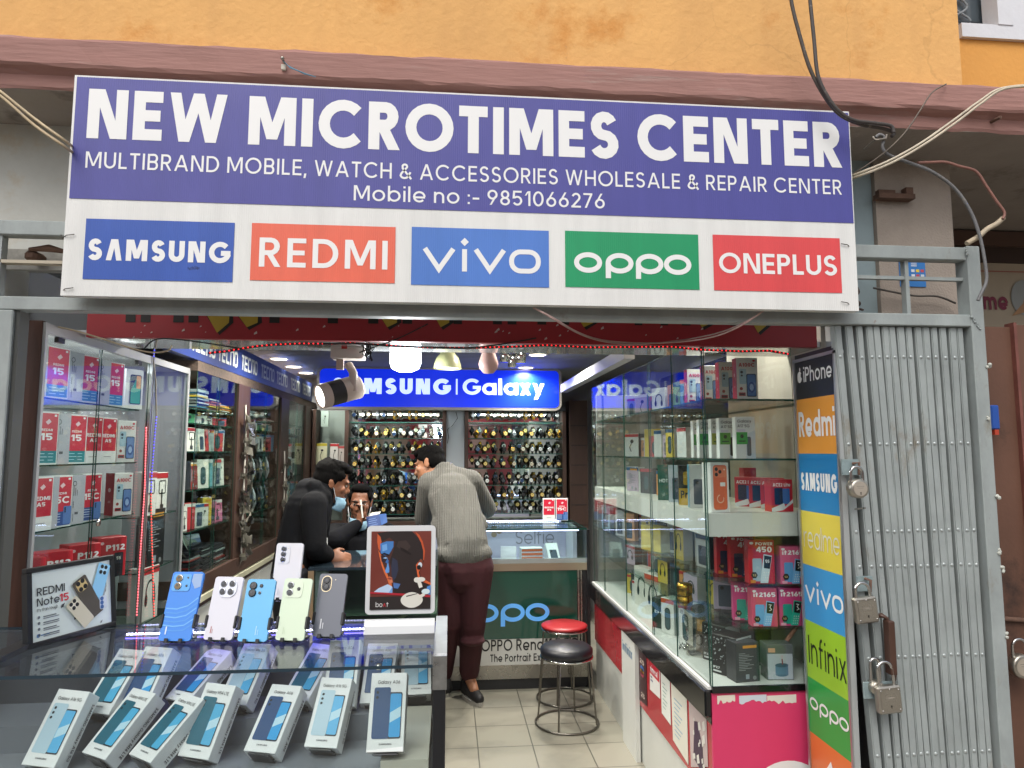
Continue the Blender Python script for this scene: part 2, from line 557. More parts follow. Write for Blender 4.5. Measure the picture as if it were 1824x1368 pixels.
ORD = ['first', 'second', 'third', 'fourth', 'fifth', 'sixth', 'seventh', 'eighth', 'ninth', 'tenth', 'eleventh', 'twelfth', 'thirteenth', 'fourteenth', 'fifteenth', 'sixteenth', 'seventeenth', 'eighteenth', 'nineteenth', 'twentieth', 'twenty-first', 'twenty-second', 'twenty-third', 'twenty-fourth']
UX, UY, UZ = Vector((1, 0, 0)), Vector((0, 1, 0)), Vector((0, 0, 1))
# ------------------------------------------------------------------ common materials
WHITE = M('dfe0de', .45)
WPRINT = M('e4e5e3', .55)
BLACK = M('101112', .4)
GREYBLUE = M('99a1a0', .55, var=.24, vscale=7, bump=.3, bscale=45, dirt=('837f73', 6, .58), dirt2=('74503c', 26, .69), stretch=(1, 1, .55))
ALU = M('b9bcbd', .32, .85, var=.06, vscale=20)
STEEL = M('a7a49c', .28, .95, var=.08, vscale=14)
CHROME = M('c9c9c6', .12, 1)
RUST = M('6a5144', .9, var=.35, vscale=30, bump=.6, bscale=80)
GPANE = GLASS('eef6f3', .045)
GEDGE = M('1f4a40', .15, spec=.8)
CONC = M('a3988d', .92, var=.16, vscale=6, bump=.7, bscale=120, dirt=('5d554e', 4, .62))


def pane(name, parent, x0, x1, y0, y1, z0, z1, g=GPANE, e=GEDGE):
    """A sheet of glass: two clear faces, dark green cut edges."""
    b = MB()
    d = (x1 - x0, y1 - y0, z1 - z0)
    k = d.index(min(d))
    V = [(x0, y0, z0), (x1, y0, z0), (x1, y1, z0), (x0, y1, z0), (x0, y0, z1), (x1, y0, z1), (x1, y1, z1), (x0, y1, z1)]
    F = {2: [(0, 3, 2, 1), (4, 5, 6, 7)], 1: [(0, 1, 5, 4), (2, 3, 7, 6)], 0: [(1, 2, 6, 5), (3, 0, 4, 7)]}
    for a in (0, 1, 2):
        b.add(V, F[a], g if a == k else e)
    return b.build(name, parent)


# ------------------------------------------------------------------ ground, floor
b = MB(); b.bx(-60, 60, -60, 60, -.35, -.3, M('8f897f', .95, var=.2, vscale=3, bump=.4, bscale=70))
tag(b.build('ground'), kind='structure')
b = MB(); b.bx(-3, 4, .9, 2.3, -.3, -.012, M('8d8880', .9, var=.15, vscale=5, bump=.3))
tag(b.build('pavement'), kind='structure')


def tile_mat():
    m = bpy.data.materials.new('mat_tiles'); m.use_nodes = True
    n, l = m.node_tree.nodes, m.node_tree.links
    bs = n['Principled BSDF']
    tc = n.new('ShaderNodeTexCoord'); mp = n.new('ShaderNodeMapping'); mp.inputs['Location'].default_value = (-.17, -3.9, 0)
    br = n.new('ShaderNodeTexBrick'); br.offset = 0; br.squash = 1
    for k, v in (('Scale', 1), ('Mortar Size', .0035), ('Brick Width', .3), ('Row Height', .29), ('Mortar Smooth', .2)):
        br.inputs[k].default_value = v
    br.inputs['Color1'].default_value = hx('8b887b'); br.inputs['Color2'].default_value = hx('938f82'); br.inputs['Mortar'].default_value = hx('55544c')
    nz = n.new('ShaderNodeTexNoise'); nz.inputs['Scale'].default_value = 4; nz.inputs['Detail'].default_value = 8
    mr = n.new('ShaderNodeMapRange'); mr.inputs['From Min'].default_value = .5; mr.inputs['From Max'].default_value = .78; mr.inputs['To Max'].default_value = .55
    mx = n.new('ShaderNodeMix'); mx.data_type = 'RGBA'; mx.inputs[7].default_value = hx('55554f')
    l.new(tc.outputs['Object'], mp.inputs[0]); l.new(mp.outputs[0], br.inputs['Vector']); l.new(tc.outputs['Object'], nz.inputs['Vector'])
    l.new(nz.outputs['Fac'], mr.inputs['Value']); l.new(mr.outputs[0], mx.inputs[0]); l.new(br.outputs['Color'], mx.inputs[6]); l.new(mx.outputs[2], bs.inputs['Base Color'])
    bp = n.new('ShaderNodeBump'); bp.inputs['Strength'].default_value = .4; bp.inputs['Distance'].default_value = .003; bp.invert = True
    l.new(br.outputs['Fac'], bp.inputs['Height']); l.new(bp.outputs[0], bs.inputs['Normal'])
    bs.inputs['Roughness'].default_value = .32
    return m


b = MB(); b.bx(-1.7, 1.7, 2.3, 7.1, -.1, 0, tile_mat())
tag(b.build('shop_floor'), kind='structure')

# ------------------------------------------------------------------ shop building
bld = thing('shop_building', 'orange plastered building with maroon cornice and grey plaster piers round the shop', 'building', (0, 2.3, 0))
bld.location = (0, 0, 0)
XO = P(1705, 70, Y=2.26).x
zb = P(912, 107, Y=2.2).z
zl = P(912, 158, Y=2.2).z
z0 = P(60, 157, Y=2.235).z
OR = M('dfac6b', .92, var=.13, vscale=1.6, bump=.9, bscale=38, dirt=('cc8c46', 1.7, .56), dirt2=('a9825c', 9, .66), detail=9)


def weathered(m):
    m = m.copy(); n, l = m.node_tree.nodes, m.node_tree.links
    bs = n['Principled BSDF']; src = bs.inputs['Base Color'].links[0].from_socket
    tc = n.new('ShaderNodeTexCoord')
    nz = n.new('ShaderNodeTexNoise'); nz.inputs['Scale'].default_value = 3; nz.inputs['Detail'].default_value = 6
    va = n.new('ShaderNodeVectorMath'); va.operation = 'MULTIPLY_ADD'; va.inputs[1].default_value = (.25, .25, .25)
    vo = n.new('ShaderNodeTexVoronoi'); vo.feature = 'DISTANCE_TO_EDGE'; vo.inputs['Scale'].default_value = 1.5
    lt_ = n.new('ShaderNodeMapRange'); lt_.inputs['From Min'].default_value = .002; lt_.inputs['From Max'].default_value = .005; lt_.inputs['To Min'].default_value = .14; lt_.inputs['To Max'].default_value = 0
    n2 = n.new('ShaderNodeTexNoise'); n2.inputs['Scale'].default_value = 1.1
    gt_ = n.new('ShaderNodeMapRange'); gt_.inputs['From Min'].default_value = .5; gt_.inputs['From Max'].default_value = .6
    mu = n.new('ShaderNodeMath'); mu.operation = 'MULTIPLY'
    mp = n.new('ShaderNodeMapping'); mp.inputs['Scale'].default_value = (5, 1, .5)
    n3 = n.new('ShaderNodeTexNoise'); n3.inputs['Scale'].default_value = 2.2; n3.inputs['Detail'].default_value = 8
    r3 = n.new('ShaderNodeMapRange'); r3.inputs['From Min'].default_value = .5; r3.inputs['From Max'].default_value = .8; r3.inputs['To Max'].default_value = .24
    m1 = n.new('ShaderNodeMix'); m1.data_type = 'RGBA'; m1.inputs[7].default_value = hx('b98a5a')
    m2 = n.new('ShaderNodeMix'); m2.data_type = 'RGBA'; m2.inputs[7].default_value = hx('7d5a38')
    l.new(tc.outputs['Object'], nz.inputs['Vector']); l.new(nz.outputs['Color'], va.inputs[0]); l.new(tc.outputs['Object'], va.inputs[2]); l.new(va.outputs[0], vo.inputs['Vector'])
    l.new(vo.outputs['Distance'], lt_.inputs['Value']); l.new(tc.outputs['Object'], n2.inputs['Vector']); l.new(n2.outputs['Fac'], gt_.inputs['Value']); l.new(lt_.outputs[0], mu.inputs[0]); l.new(gt_.outputs[0], mu.inputs[1])
    l.new(tc.outputs['Object'], mp.inputs[0]); l.new(mp.outputs[0], n3.inputs['Vector']); l.new(n3.outputs['Fac'], r3.inputs['Value'])
    l.new(src, m1.inputs[6]); l.new(r3.outputs[0], m1.inputs[0]); l.new(m1.outputs[2], m2.inputs[6]); l.new(mu.outputs[0], m2.inputs[0]); l.new(m2.outputs[2], bs.inputs['Base Color'])
    return m


OR = weathered(OR)
b = MB(); b.bx(-5, XO, 2.25, 2.9, zb - .03, 6.5, OR); b.build('upper_wall', bld)
OR2 = M('e2a354', .9, var=.1, vscale=2, bump=.6, bscale=50)
wx0, wz0, wz1 = P(1708, 60, Y=2.5).x, P(1760, 72, Y=2.5).z, 4.2
b = MB(); b.bx(XO, 6, 2.5, 2.9, zb - .03, wz0, OR2); b.bx(wx0 + 1.3, 6, 2.5, 2.9, wz0, 6.5, OR2); b.bx(XO, wx0 + 1.3, 2.5, 2.9, wz1, 6.5, OR2)
b.build('setback_wall', bld)
win = MB()
WP = M('d9dbe0', .5, var=.06, vscale=12, bump=.2)
px_ = lambda x: P(x, 40, Y=2.5).x
win.bx(wx0 - .0, wx0 + 1.3, 2.482, 2.56, wz0, P(1760, 48, Y=2.5).z, WP)
win.bx(px_(1771), px_(1797), 2.478, 2.56, P(1760, 48, Y=2.5).z, wz1, WP)
win.bx(px_(1799), px_(1822), 2.484, 2.56, P(1760, 48, Y=2.5).z, wz1, WP)
wo = win.build('window', bld)
wg = MB(); wg.bx(wx0, wx0 + 1.3, 2.59, 2.6, wz0 + .03, wz1, M('59636a', .08, spec=.9)); wg.build('pane', wo)
wg = MB()
gx = px_(1737)
for s in (-1, 1):
    for k in range(3):
        wg.tube([(gx + s * .05 * (1 + .0) * math.sin(t * .55) * (1 - t / 26), 2.575, wz0 + .1 + k * .21 + t * .012) for t in range(16)], .005, M('8d9499', .5), 6)
wg.bx(px_(1706), px_(1771), 2.57, 2.58, P(1737, 20, Y=2.5).z, P(1737, 18, Y=2.5).z, M('3a4148', .5))
wg.build('grille', wo)


def moulding(prof, x0, x1, n, m, jit, name, parent):
    b = MB(); vs = []; k = len(prof)
    rr = random.Random(3)
    for i in range(n + 1):
        x = x0 + (x1 - x0) * i / n
        for y, z in prof:
            vs.append((x, y + rr.uniform(-jit, jit), z + rr.uniform(-jit, jit) * 1.3))
    fs = [(i * k + j, i * k + j + 1, (i + 1) * k + j + 1, (i + 1) * k + j) for i in range(n) for j in range(k - 1)]
    b.add(vs, fs, m)
    return b.build(name, parent)


MAR = M('9f7870', .88, var=.16, vscale=3, bump=.8, bscale=26, stretch=(.35, 1, 3), dirt=('a58e86', 4, .58), dirt2=('c9bcb2', 16, .69), detail=9)
moulding([(2.27, zb + .002), (2.24, zb), (2.203, zb - .004), (2.198, zb - .012), (2.2, zl + .012), (2.206, zl + .003), (2.222, zl - .002), (2.236, zl - .01), (2.24, z0 + .01), (2.245, z0)], -5, 7, 190, MAR, .0022, 'cornice', bld)
b = MB(); b.bx(-5, 7, 2.246, 3.5, z0 + .001, z0 + .06, M('9d948b', .95, var=.2, vscale=3, bump=.5, dirt=('6b635b', 2.5, .55)))
b.build('soffit', bld)
# grey plaster wall left, concrete pier right
PLAS = M('c2c3bc', .9, var=.14, vscale=3.5, bump=.35, bscale=40, dirt=('bdb3a0', 3, .6))
b = MB(); b.bx(-4, -1.62, 2.5, 2.75, -.3, z0, PLAS); b.bx(-1.62, P(168, 300, Y=2.5).x, 2.5, 2.75, P(60, 455, Y=2.5).z, z0, PLAS); b.build('plaster_wall', bld)
xp0, xp1 = P(1562, 400, Y=2.5).x, P(1697, 400, Y=2.5).x
b = MB(); b.bx(xp0, xp1, 2.5, 2.8, -.3, z0, CONC); b.build('pier', bld)
b = MB(); b.bx(P(1480, 400, Y=2.5).x, xp0 - .002, 2.52, 2.56, P(1540, 565, Y=2.5).z, P(1540, 262, Y=2.5).z, M('8fa0a4', .6, var=.1, vscale=5, bump=.2)); b.build('cladding', bld)
nb = MB()
rk = P(1600, 345, Y=2.49)
nb.bx(rk.x - .10, rk.x + .05, 2.46, 2.5, rk.z - .03, rk.z - .01, RUST); nb.bx(rk.x - .09, rk.x - .02, 2.478, 2.5, rk.z - .01, rk.z + .01, RUST); nb.bx(rk.x + .02, rk.x + .05, 2.47, 2.5, rk.z - .02, rk.z + .02, RUST)
nb.build('rusty_stub', bld)

# interior shell of the shop
DARKW = M('3a322e', .6, var=.15, vscale=6)
INW = M('8f9092', .6, var=.05)
b = MB(); b.bx(-1.75, -1.66, 2.56, 7.1, 0, 2.5, INW); b.bx(1.66, 1.75, 2.56, 7.1, 0, 2.5, INW); b.bx(-1.75, 1.75, 7.0, 7.1, 0, 2.5, INW)
tag(b.build('shop_wall'), kind='structure')


def ridged():
    m = M('7b7d7d', .6, spec=.3).copy()
    n, l = m.node_tree.nodes, m.node_tree.links
    tc = n.new('ShaderNodeTexCoord'); wv = n.new('ShaderNodeTexWave'); wv.bands_direction = 'Y'; wv.inputs['Scale'].default_value = 4.2
    bp = n.new('ShaderNodeBump'); bp.inputs['Strength'].default_value = .9; bp.inputs['Distance'].default_value = .02
    l.new(tc.outputs['Object'], wv.inputs['Vector']); l.new(wv.outputs['Fac'], bp.inputs['Height']); l.new(bp.outputs[0], n['Principled BSDF'].inputs['Normal'])
    return m


ZC = 2.335
b = MB(); b.bx(-1.75, 1.75, 2.64, 7.1, ZC, ZC + .08, ridged())
tag(b.build('ceiling'), kind='structure')

# red fascia board with cropped lettering
FZ = P(912, 611, Y=2.6).z
fx0, fx1 = P(154, 590, Y=2.6).x, P(1455, 600, Y=2.6).x
fas = thing('fascia_board', 'old red fascia board with cropped yellow lettering under the steel beam', 'fascia board', (0, 2.6, FZ))
RED = M('93232a', .5, var=.12, vscale=5, dirt=('c9bdb8', 9, .76))
b = MB(); b.bx(fx0, fx1, 0, .03, 0, .28, RED); b.build('board', fas)
YEL, YB = M('a58c2b', .5), M('17120f', .5)
b = MB(); b.frame((0, -.001, 0), UX, UZ)
fz = lambda x, y: (P(x, y, Y=2.6).x, P(x, y, Y=2.6).z - FZ)
for x0_, x1_ in ((224, 241), (251, 268), (309, 327), (336, 353), (480, 498), (584, 602), (656, 674), (717, 734), (808, 823), (878, 894), (904, 920), (957, 973), (1000, 1014), (1130, 1144), (1176, 1190), (1214, 1230), (1300, 1316)):
    a, c = fz(x0_, 568), fz(x1_, 579); yy = fz((x0_ + x1_) / 2, 574 + (x0_ - 224) * .006)[1]
    b.rect(a[0], yy, c[0], .2, YB)
for cx_, wd in ((387, 24), (440, 22), (690, 20), (785, 18), (1040, 20), (1250, 22), (1350, 24)):
    q = lambda dx, y: fz(cx_ + dx, y)
    b.poly([q(-wd + 3, 560), q(wd + 4, 560), q(wd + 5, 575), q(4, 597 if wd > 22 else 588)], YB, .0005)
    b.poly([q(-wd + 5, 560), q(wd - 2, 560), q(wd - 3, 575), q(0, 593 if wd > 22 else 583)], YEL, .001)
for k in range(26):
    x_, y_ = rnd.uniform(180, 1400), rnd.uniform(580, 606); a = fz(x_, y_); d_ = rnd.uniform(.004, .013)
    b.poly([a, (a[0] + d_, a[1] + d_ * .4), (a[0] + d_ * .8, a[1] + d_ * 1.1), (a[0] + d_ * .1, a[1] + d_ * .5)], M('b8aaa4', .6), .0014)
b.build('lettering', fas)
# glossy lowered soffit just behind it
SY = P(912, 629, Z=FZ + .005).y
b = MB(); b.bx(-1.6, 1.62, 2.631, SY, FZ + .005, FZ + .03, M('a3a5a7', .08, spec=.6, coat=.6))
tag(b.build('soffit_panel'), 'glossy grey panel lining the underside behind the red fascia', 'ceiling panel')

# ------------------------------------------------------------------ steel gate frame
gf = thing('gate_frame', 'pale blue grey welded steel frame around the shop opening', 'gate frame', (0, 2.25, 0))
gl_ = lambda x, y: P(x, y, Y=2.25)
zB0, zB1 = gl_(900, 568).z, gl_(900, 545.5).z
zU0, zU1 = gl_(60, 420).z, gl_(60, 394).z
XL, XR = -1.49, gl_(1735, 500).x + .014
b = MB(); b.bx(-2.4, XR - .03, -.01, .04, zB0, zB1, GREYBLUE, .003); b.build('beam', gf)
b = MB(); b.bx(-2.4, XR - .03, -.008, .038, zU0, zU1, GREYBLUE, .003); b.build('beam', gf)
b = MB(); b.bx(XR - .045, XR + .005, -.014, .05, -.1, zU1 + .004, GREYBLUE, .003); b.build('post', gf)
lx = gl_(17, 700).x
b = MB(); b.bx(lx - .06, lx, -.012, .05, -.1, zB0 - .001, GREYBLUE, .003); b.bx(lx + .002, lx + .014, .0, .05, -.1, zB0 - .001, M('3c3e3c', .7)); b.build('post', gf)
b = MB(); ym = (zU0 + zB1) / 2
zm = gl_(1600, 493).z
b.bx(gl_(1500, 490).x, XR - .046, .012, .03, zm - .006, zm + .006, GREYBLUE); xm = gl_(1619, 500).x
b.bx(xm - .007, xm + .007, .008, .011, zB1, zU0, GREYBLUE); b.bx(xm - .007, xm + .007, .031, .034, zB1, zU0, GREYBLUE); b.bx(xm - .007, xm - .004, .011, .031, zB1, zm - .006, GREYBLUE)
b.build('infill_bars', gf)
b = MB()
zk = gl_(60, 466).z
b.bx(-2.4, gl_(125, 460).x, .0, .03, zk - .005, zk + .005, M('b0a795', .7)); b.bx(gl_(0, 440).x - .012, gl_(0, 440).x + .005, .0, .03, zB1, zU0, GREYBLUE)
b.bx(-2.4, gl_(125, 440).x, .12, .14, zk + .005, zU0 - .01, M('9b9a94', .8, var=.3, vscale=30))
b.bx(gl_(24, 430).x, gl_(48, 430).x, .05, .12, gl_(24, 455).z, gl_(24, 436).z, RUST, .01); b.tube([gl_(35, 436) - Vector((0, 2.2, 0)), gl_(72, 434) - Vector((0, 2.2, 0)), gl_(104, 441) - Vector((0, 2.2, 0))], [.006, .013, .006], RUST, 8)
b.build('side_infill', gf)
b = MB()
for k in range(14):
    z_ = zU1 - .01 - k * .004 if k < 6 else zB1 - .01 - (k - 6) * .006
    x_ = XR - .045 + rnd.uniform(-.004, .004) + (0 if k < 6 else -(k - 6) * -.004)
    b.sphere((x_, -.016, z_), rnd.uniform(.003, .006), GREYBLUE, 7)
for z_, x_ in ((1.9, XR + .006), (1.72, XR - .005), (1.45, XR + .004), (1.26, XR), (1.2, XR + .006), (.98, XR + .004)):
    for q in range(4):
        b.sphere((x_ + rnd.uniform(-.006, .006), -.016 + rnd.uniform(-.004, .004), z_ + rnd.uniform(-.008, .008)), rnd.uniform(.004, .008), M('b9bcb3', .6), 7)
b.build('weld_beads', gf)

# ------------------------------------------------------------------ folding gate
gate = thing('folding_gate', 'grey blue collapsible steel gate folded against the post beside the brand column', 'folding gate', (0, 2.26, 0))
tops = [1497, 1519, 1536, 1554, 1567, 1581, 1594, 1610, 1623, 1641, 1654, 1668, 1685, 1701, 1714]
rows = [636, 790, 946, 1008, 1170, 1345]
RIV = M('b4bcbb', .35, .5)
DGAP = M('4a4f4b', .8)
for i, tx in enumerate(tops):
    t = i / 14
    xt = P(tx, 636, Y=2.255)
    dx = (66 * (1 - t) + 49 * t) / 707.0
    bx_ = P(tx + dx * 707, 1343, Y=2.255)
    sl = (bx_.x - xt.x) / (bx_.z - xt.z)
    X_ = lambda z: xt.x + (z - xt.z) * sl
    b = MB()
    hw = .0095 + .0012 * math.sin(i * 2.1)
    zt, zb_ = zB0 - .002, -.02
    ns = 5
    for a0, a1, y0_, y1_, mt in ((-hw, hw, -.004, .001, GREYBLUE), (-hw - .0035, -hw, -.001, .026, GREYBLUE), (hw, hw + .003, -.001, .026, GREYBLUE)):
        v = []
        for k in range(ns + 1):
            z_ = zb_ + (zt - zb_) * k / ns; xx = X_(z_) + .0022 * math.sin(k * 1.7 + i * 2.3)
            v += [(xx + a0, y0_, z_), (xx + a1, y0_, z_), (xx + a1, y1_, z_), (xx + a0, y1_, z_)]
        f = [(4 * k + j, 4 * k + (j + 1) % 4, 4 * k + 4 + (j + 1) % 4, 4 * k + 4 + j) for k in range(ns) for j in range(4)] + [(3, 2, 1, 0), (4 * ns, 4 * ns + 1, 4 * ns + 2, 4 * ns + 3)]
        b.add(v, f, mt)
    so = b.build('slat', gate)
    rb = MB()
    for r_ in rows:
        if (i, r_) in ((6, 790),):
            continue
        p = P(1600, r_ + (i - 7) * -.15, Y=2.255)
        rb.sphere((X_(p.z) + rnd.uniform(-.001, .001), -.0045, p.z + rnd.uniform(-.002, .002)), .0062, RIV, 9, (1, .6, 1))
    rb.build('rivets', so)
b = MB(); b.bx(P(1494, 640, Y=2.27).x + .06, XR - .05, .03, .034, -.02, zB0 - .003, DGAP); b.build('gap_shade_sheet', gate)  # plain dark sheet behind the slats; shade of the gaps put into its colour
# pull handle and hasps
pw_ = lambda x, y, Y=2.24: P(x, y, Y=Y) - Vector((0, 2.26, 0))
b = MB()
h0, h1 = pw_(1572, 1098), pw_(1586, 1196)
HB = M('4d352b', .45, var=.2, vscale=20)
b.tube([pw_(1560, 1098, 2.25), pw_(1570, 1096, 2.215), h0 + Vector((0, -.02, 0)), h1 + Vector((0, -.02, 0)), pw_(1592, 1210, 2.25)], .008, HB, 8)
b.bx(h0.x - .008, h0.x + .014, -.065, -.03, h1.z, h0.z - .006, HB, .003)
b.build('handle', gate)
b = MB(); HP = M('8fa1a3', .55, .2, var=.2, vscale=40)
a, c = pw_(1497, 818, 2.25), pw_(1527, 846, 2.25); b.bx(a.x, c.x, -.02, -.012, c.z, a.z, HP); b.tube([pw_(1518, 826, 2.235), pw_(1530, 824, 2.225), pw_(1530, 846, 2.225)], .005, RUST, 6); b.build('hasp', gate); b = MB()
a, c = pw_(1524, 1026, 2.25), pw_(1552, 1052, 2.25); b.bx(a.x, c.x, -.02, -.012, c.z, a.z, HP); b.tube([pw_(1540, 1030, 2.235), pw_(1551, 1034, 2.22), pw_(1550, 1054, 2.22)], .005, RUST, 6); b.build('hasp', gate); b = MB()
a, c = pw_(1532, 1212, 2.25), pw_(1590, 1240, 2.25); b.bx(a.x, c.x, -.03, -.022, c.z, a.z, HP, .002); b.build('hasp', gate); b = MB()
a, c = pw_(1524, 905, 2.25), pw_(1528, 908, 2.25); b.tube([pw_(1523, 907, 2.25), pw_(1541, 905, 2.2)], .003, STEEL, 6)
b.build('hasp', gate)
b = MB(); sx0 = P(1487, 700, Y=2.3).x
b.bx(sx0 + .004, sx0 + .018, .02, .05, -.02, zB0 - .004, M('8b9a9b', .6, var=.25, vscale=25)); b.build('guide_rail', gate)


# padlocks
def padlock(kind, body_c, wpx, hpx, shtop, Y, label, turn=0):
    c = P(*body_c, Y=Y)
    k = Y / FPX
    w_, h_ = wpx * k, hpx * k
    t = thing('padlock', label, 'padlock', c, (0, R(turn), 0), 'steel padlocks')
    PL = M('b3aea3', .34, .9, var=.14, vscale=40, bump=.15, bscale=150)
    b = MB()
    if kind == 'round':
        b.lathe([(0, -.018), (w_ * .42, -.018), (w_ * .48, -.015), (w_ * .5, -.009), (w_ * .5, .009), (w_ * .48, .015), (0, .018)], PL, 32, axis='y')
        b.frame((0, -.0185, 0), UX, UZ); b.ell(0, 0, w_ * .36, h_ * .36, M('cfc6b7', .4, .7), .0004, 28)
        b.rect(-w_ * .2, h_ * .1, w_ * .2, h_ * .14, M('a0988b', .5)); b.rect(-w_ * .16, h_ * .02, w_ * .16, h_ * .05, M('a0988b', .5))
    else:
        b.bx(-w_ / 2, w_ / 2, -.014, .014, -h_ / 2, h_ / 2, PL, .005)
        b.frame((0, -.0142, 0), UX, UZ)
        b.rrect(-w_ * .4, -h_ * .38, w_ * .4, h_ * .38, .006, M('aaa598', .42, .85, bump=.3, bscale=200), .0004)
        for q in ((-.38, .36), (.38, .36), (-.38, -.36), (.38, -.36), (0, .4)):
            b.M = None; b.sphere((q[0] * w_, -.0146, q[1] * h_), .0028, CHROME, 8, (1, .5, 1))
        b.frame((0, -.0146, 0), UX, UZ); b.stroke(rr_pts(-w_ * .24, -h_ * .02, w_ * .24, h_ * .22, w_ * .1), .0012, M('8a8478', .5), .0005, True); b.rect(-w_ * .14, h_ * .07, w_ * .14, h_ * .12, M('979085', .5), .0005)
    b.frame((0, -.0192 if kind == 'round' else -.0152, 0), UX, UZ)
    b.ell(0, -h_ * .2, .0024, .0024, BLACK, .0006, 10); b.rect(-.0012, -h_ * .2 - .007, .0012, -h_ * .2, BLACK, .0006)
    b.build('body', t)
    sh = (body_c[1] - shtop) * k
    r_ = w_ * .32
    b = MB()
    b.tube([(-r_, 0, h_ * .3)] + [(-r_, 0, sh - r_ * 1.05)] + [(r_ * math.cos(R(180 - a)), 0, sh - r_ + r_ * math.sin(R(a))) for a in range(15, 180, 15)] + [(r_, 0, sh - r_ * 1.05), (r_, 0, h_ * .3)], .0052, CHROME, 10)
    b.build('shackle', t)


padlock('round', (1527, 870), 36, 37, 830, 2.2, 'round steel padlock, topmost lock on the folding gate')
padlock('square', (1541, 1086), 42, 46, 1038, 2.2, 'square steel padlock hanging just left of the brown pull handle', -6)
padlock('square', (1582, 1245), 44, 48, 1180, 2.2, 'square steel padlock facing out below the brown pull handle', -4)
padlock('round', (1560, 1224), 26, 26, 1174, 2.225, 'half hidden padlock with its shackle up behind the lower square lock')

# ------------------------------------------------------------------ main sign board
YS = 2.165
sg = thing('shop_sign', 'wide purple and white printed sign board with five brand panels above the shop', 'sign', (0, YS, 0))
sc_ = lambda x, y: P(x, y, Y=YS)
sx0, sx1 = sc_(120, 330).x, sc_(1519, 330).x
sz1, sz0 = (sc_(125, 135).z + sc_(1522, 197).z) / 2, (sc_(115, 528).z + sc_(1515, 552).z) / 2
szm = (sc_(125, 355).z + sc_(1520, 396).z) / 2


def flexmat(c, r=.38):
    m = M(c, r, var=.13, vscale=3, stretch=(3.5, 1, .4), detail=9).copy()
    n, l = m.node_tree.nodes, m.node_tree.links
    tc = n.new('ShaderNodeTexCoord'); wv = n.new('ShaderNodeTexWave'); wv.bands_direction = 'X'; wv.inputs['Scale'].default_value = 46; wv.inputs['Distortion'].default_value = .6
    nz = n.new('ShaderNodeTexNoise'); nz.inputs['Scale'].default_value = 3.2
    ad = n.new('ShaderNodeMath'); ad.operation = 'MULTIPLY_ADD'; ad.inputs[1].default_value = 9
    bp = n.new('ShaderNodeBump'); bp.inputs['Strength'].default_value = .22; bp.inputs['Distance'].default_value = .002
    l.new(tc.outputs['Object'], wv.inputs['Vector']); l.new(tc.outputs['Object'], nz.inputs['Vector'])
    l.new(nz.outputs['Fac'], ad.inputs[0]); l.new(wv.outputs['Fac'], ad.inputs[2]); l.new(ad.outputs[0], bp.inputs['Height']); l.new(bp.outputs[0], n['Principled BSDF'].inputs['Normal'])
    return m


SW = flexmat('dedfdc'); SP = flexmat('4a4a96'); STX = M('e6e7e6', .4)
NX, NZ = 60, 18


def sheet(b, x0, x1, z0, z1, y, m):
    """The flexible face: a gently uneven sheet."""
    vs, fs = [], []
    for i in range(NX + 1):
        for j in range(NZ + 1):
            x, z = x0 + (x1 - x0) * i / NX, z0 + (z1 - z0) * j / NZ
            vs.append((x, y, z))
    for i in range(NX):
        for j in range(NZ):
            a = i * (NZ + 1) + j
            fs.append((a, a + NZ + 1, a + NZ + 2, a + 1))
    b.add(vs, fs, m, True)


b = MB(); b.bx(sx0, sx1, .001, .035, sz0, sz1, SW); b.build('board', sg)
b = MB(); b.frame((0, 0, 0), UX, UZ); b.rect(sx0 + .008, szm, sx1 - .004, sz1 - .006, SP, .0005); b.build('purple_field', sg)


def stext(t, xl, xr, yb, yt, w, track=.14, space=.3, xq=None):
    a = sc_(xl, yb); c = sc_(xr, yb); d = sc_(xl, yt)
    b = MB(); b.frame((0, 0, 0), UX, UZ)
    b.text(t, a.x, a.z, d.z - a.z, STX, w, sc_(xr, yb).x - a.x, track=track, z=.0014, space=space)
    b.build('lettering', sg)


stext('NEW MICROTIMES CENTER', 154, 1497, 246, 158, .226, .115, .3)
stext('MULTIBRAND MOBILE, WATCH & ACCESSORIES WHOLESALE & REPAIR CENTER', 152, 1497, 299, 270, .13, .17, .34)
stext('Mobile no :- 9851066276', 630, 1077, 357, 330, .13, .16, .34)


def panel(x0, x1, yt, yb, c):
    b = MB(); b.frame((0, 0, 0), UX, UZ)
    a, d = sc_(x0, yb), sc_(x0, yt)
    b.rect(a.x, a.z, sc_(x1, yb + (x1 - x0) * .02).x, d.z, flexmat(c), .0007)
    return b, a, d


b, a, d = panel(147, 414, 389, 497, '2f55ac')
po = b.build('brand_panel', sg)
lb = MB(); lb.frame((0, 0, 0), UX, UZ); q0, q1 = sc_(156, 463), sc_(156, 425); lb.text('SΛMSUNG', q0.x, q0.z, q1.z - q0.z, STX, .24, sc_(409, 467).x - q0.x, z=.0014, track=.16)
for k in range(9):
    xx = sc_(335 + k * 2.4, 478); lb.rect(xx.x, xx.z - rnd.uniform(.002, .006), xx.x + .0014, xx.z + rnd.uniform(.001, .007), BLACK, .0013)
lb.build('lettering', po)
b, a, d = panel(445, 703, 397, 499, 'e2674e')
po = b.build('brand_panel', sg)
lb = MB(); lb.frame((0, 0, 0), UX, UZ); q0, q1 = sc_(461, 475), sc_(461, 423); lb.text('REDMI', q0.x, q0.z, q1.z - q0.z, STX, .165, sc_(690, 479).x - q0.x, z=.0014, track=.2); lb.build('lettering', po)
b, a, d = panel(732, 978, 404, 507, '4a79c8')
po = b.build('brand_panel', sg)


